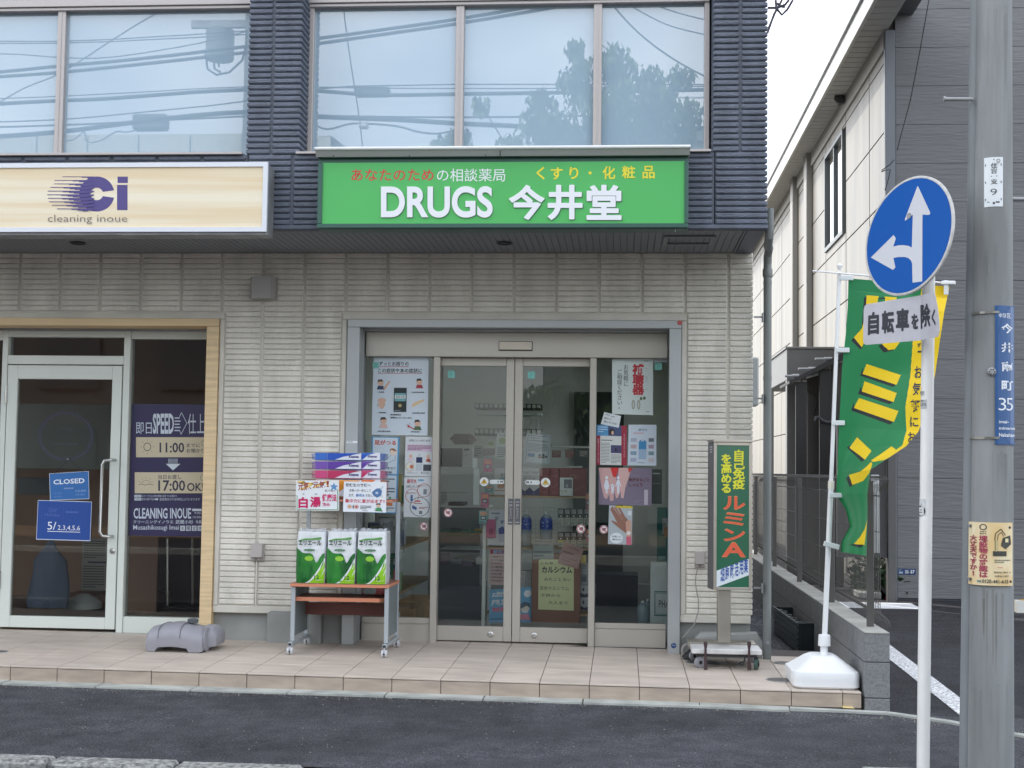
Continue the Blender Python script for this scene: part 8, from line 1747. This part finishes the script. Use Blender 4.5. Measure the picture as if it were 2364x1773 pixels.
for P_ in (((1236, 292), (1236, 268), (1620, 262)), ((1548, 225), (1625, 225)), ((1553, 225), (1553, 243)), ((1570, 251), (1625, 251))): MB().tube([mir(x, y, 28) for x, y in P_], .03, 6).build('rail', M_PLAST, t)
# cables
cabs = [((-300, 99), (0, 95), (150, 97), (360, 86), (572, 72)), ((-300, 104), (0, 100), (150, 101), (360, 92), (572, 80)), ((-300, 140), (0, 120), (140, 135), (260, 136), (470, 100), (572, 72)),
        ((-300, 190), (0, 168), (140, 152), (300, 140), (572, 108), (720, 92), (1055, 46), (1300, 2)), ((-300, 200), (0, 178), (140, 168), (300, 152), (572, 122), (720, 104), (1055, 56), (1300, 14)), ((-300, 260), (0, 240), (140, 233), (230, 230), (400, 217), (572, 206), (720, 208), (860, 222), (1055, 218), (1370, 213), (1640, 208), (2200, 190)), ((-300, 232), (0, 230), (300, 215), (572, 199), (720, 202), (1055, 206), (1370, 204), (1640, 200), (2200, 186)),
        ((-300, 290), (0, 282), (140, 278), (300, 262), (572, 238), (720, 194), (1640, 196)), ((-300, 330), (0, 316), (140, 306), (250, 290), (400, 272), (572, 256), (720, 270), (900, 275), (1055, 286), (1200, 292), (1370, 298), (1640, 296), (2200, 300)), ((-300, 300), (0, 294), (140, 290), (572, 268), (720, 266), (1055, 274), (1640, 262), (2200, 262)),
        ((0, 237), (60, 200), (135, 176), (240, 105), (330, 48), (372, 28), (480, -60)), ((790, -60), (793, 22), (803, 95), (815, 180), (830, 270), (838, 348)), ((1380, -40), (1415, 15), (1470, 75), (1540, 130), (1625, 178), (1760, 230)), ((1380, -40), (1450, 12), (1520, 50), (1560, 65), (1625, 80), (1800, 120)), ((1400, -30), (1500, 8), (1560, 30), (1625, 46), (1800, 90)),
        ((720, 285), (755, 303), (800, 286), (830, 284), (920, 290), (960, 305), (1010, 311), (1055, 300)), ((135, 322), (170, 328), (200, 296), (195, 330), (230, 330), (270, 300), (290, 308), (330, 296))]
rad = [.012, .012, .012, .035, .035, .04, .012, .014, .05, .02, .014, .014, .018, .012, .012, .022, .014]
cn_ = ['topmost thin', 'second thin', 'thin sagging', 'upper bundled', 'second bundled', 'middle thick', 'thin straight', 'thin lower', 'lowest thick', 'lower medium', 'steep diagonal', 'nearly vertical', 'falling diagonal', 'upper falling', 'topmost falling', 'short looping', 'tangled looping']
for i, (P_, r_) in enumerate(zip(cabs, rad)):
    pts = [mir(x, y, 11.2+.12*i) for x, y in P_]
    sm = []
    for a, b in zip(pts, pts[1:]): sm += [a+(b-a)*(k/3) for k in range(3)]
    sm.append(pts[-1])
    for _ in range(2): sm = [sm[0]]+[(sm[j-1]+sm[j]*2+sm[j+1])/4 for j in range(1, len(sm)-1)]+[sm[-1]]
    o = MB().tube(sm, r_*.75, 6).build('overhead_cable', pm('cable_black', S(40, 42, 46), .6), None, smooth=True)
    tag(o, cn_[i]+' overhead cable across the street, seen reflected in the upper windows, number %d from the street side' % (i+1) if False else cn_[i]+' overhead cable across the street reflected in the upper windows', 'cable', 'overhead cables across the street')
o = MB().box(*[f_ for f_ in (mir(322, 0, 13).x, mir(400, 0, 13).x)], -11.8, -11.6, mir(350, 304, 13).z, mir(350, 268, 13).z, 0, .03).build('cable_junction_box', m_oppd); tag(o, 'black junction box hanging on the lowest cable across the street', 'junction box')
o = MB().box(mir(825, 0, 13).x, mir(906, 0, 13).x, -11.8, -11.6, mir(860, 226, 13).z, mir(860, 206, 13).z, 0, .03).build('cable_closure', m_oppd); tag(o, 'long dark cable closure on the middle cable across the street', 'cable closure')
o = MB().box(mir(836, 0, 13).x, mir(857, 0, 13).x, -11.8, -11.65, mir(846, 298, 13).z, mir(846, 282, 13).z, 0, .02).build('white_cable_box', M_PLAST); tag(o, 'small white cable box on the lower cable across the street', 'cable box')
# pole with transformer
q0 = mir(585, 100, 13); t = thing('transformer_pole', 'concrete pole with a transformer and crossarm across the street', 'utility pole', (q0.x, q0.y, -.3))
MB().tube([(q0.x, q0.y, -.3), (q0.x, q0.y, 10.5)], [.17, .12], 16).build('shaft', m_pole, t, smooth=True)
a, b = mir(434, 48, 13), mir(700, 60, 13); MB().box(a.x, b.x, q0.y-.25, q0.y-.17, a.z-.06, a.z+.06).build('crossarm', M_GALV, t)
a, b = mir(464, 52, 13), mir(524, 124, 13); MB().lathe([(.24*(b.x-a.x)/.36*.75, b.z), (.25*(b.x-a.x)/.36*.75, b.z+.03), (.25*(b.x-a.x)/.36*.75, a.z-.03), (.2*(b.x-a.x)/.36*.75, a.z)], ((a.x+b.x)/2, q0.y-.35, 0), 'Z', 20).build('transformer', pm('transformer_grey', S(120, 124, 124), .5), t)
for P_ in (((475, 125), (480, 160), (500, 174), (530, 168), (560, 140), (570, 100), (572, 70)), ((492, 125), (496, 160), (510, 168)), ((504, 125), (506, 155))): MB().tube([mir(x, y, 12.9) for x, y in P_], .018, 6).build('lead', pm('cable_black', S(40, 42, 46), .6), t, smooth=True)
# the tree
tc_ = mir(1440, 330, 12.2); rnd = random.Random(4)
tr = thing('street_tree', 'broad leafy street tree with drooping leaves across the street', 'tree', (tc_.x+.3, tc_.y, -.2))
trunk = [Vector((tc_.x+.35, tc_.y, -.3)), Vector((tc_.x+.30, tc_.y, 1.4)), Vector((tc_.x+.1, tc_.y+.05, 2.8)), Vector((tc_.x, tc_.y, 4.4))]
MB().tube(trunk, [.13, .11, .09, .05], 10).build('trunk', pm('bark', S(98, 88, 78), .9, bump=.01, bscale=20), tr, smooth=True)
lv = MB(); br = MB()
tips = [((1238, 288), .45), ((1290, 292), .5), ((1340, 205), .42), ((1330, 110), .26), ((1345, 150), .32), ((1415, 135), .45), ((1440, 170), .45), ((1500, 180), .38), ((1570, 172), .32), ((1585, 260), .42), ((1250, 235), .36), ((1310, 180), .28), ((1380, 240), .55), ((1450, 240), .6), ((1520, 230), .5), ((1400, 300), .6), ((1480, 300), .65), ((1560, 310), .55), ((1060, 320), .34), ((1110, 240), .22), ((1020, 335), .3), ((1300, 330), .6), ((1180, 340), .4)]
P3 = [(mir(x, y, 11.6+rnd.uniform(-.5, .9)), r_) for (x, y), r_ in tips]
P3 += [(Vector((tc_.x+rnd.uniform(-1.6, 1.2), tc_.y+rnd.uniform(-.9, .9), rnd.uniform(1.9, 4.6))), rnd.uniform(.4, .7)) for _ in range(20)]
for c, r_ in P3:
    s = trunk[2] if c.z > 3 else trunk[1]; md = (s+c)/2+Vector((0, 0, .15)); br.tube([s, md, c], [.035, .022, .008], 5)
    r_ *= .66; n = int(520*r_**1.6/.3)
    for _ in range(n):
        d = Vector((rnd.gauss(0, 1), rnd.gauss(0, 1), rnd.gauss(0, 1))).normalized()*(rnd.random()**.5)*r_; p = c+d
        dn = Vector((rnd.gauss(0, .35), rnd.gauss(0, .35), -1)).normalized(); sd = dn.cross(Vector((rnd.gauss(0, 1), rnd.gauss(0, 1), rnd.gauss(0, .3)))).normalized(); l = rnd.uniform(.10, .17); w_ = l*.22
        lv.face([p, p+dn*l*.4+sd*w_, p+dn*l, p+dn*l*.4-sd*w_], 0)
lv.build('crown', pm('cherry_leaf', S(92, 118, 66), .5, var=.4, vscale=2.5), tr); br.build('limbs', pm('bark', S(98, 88, 78), .9, bump=.01, bscale=20), tr)
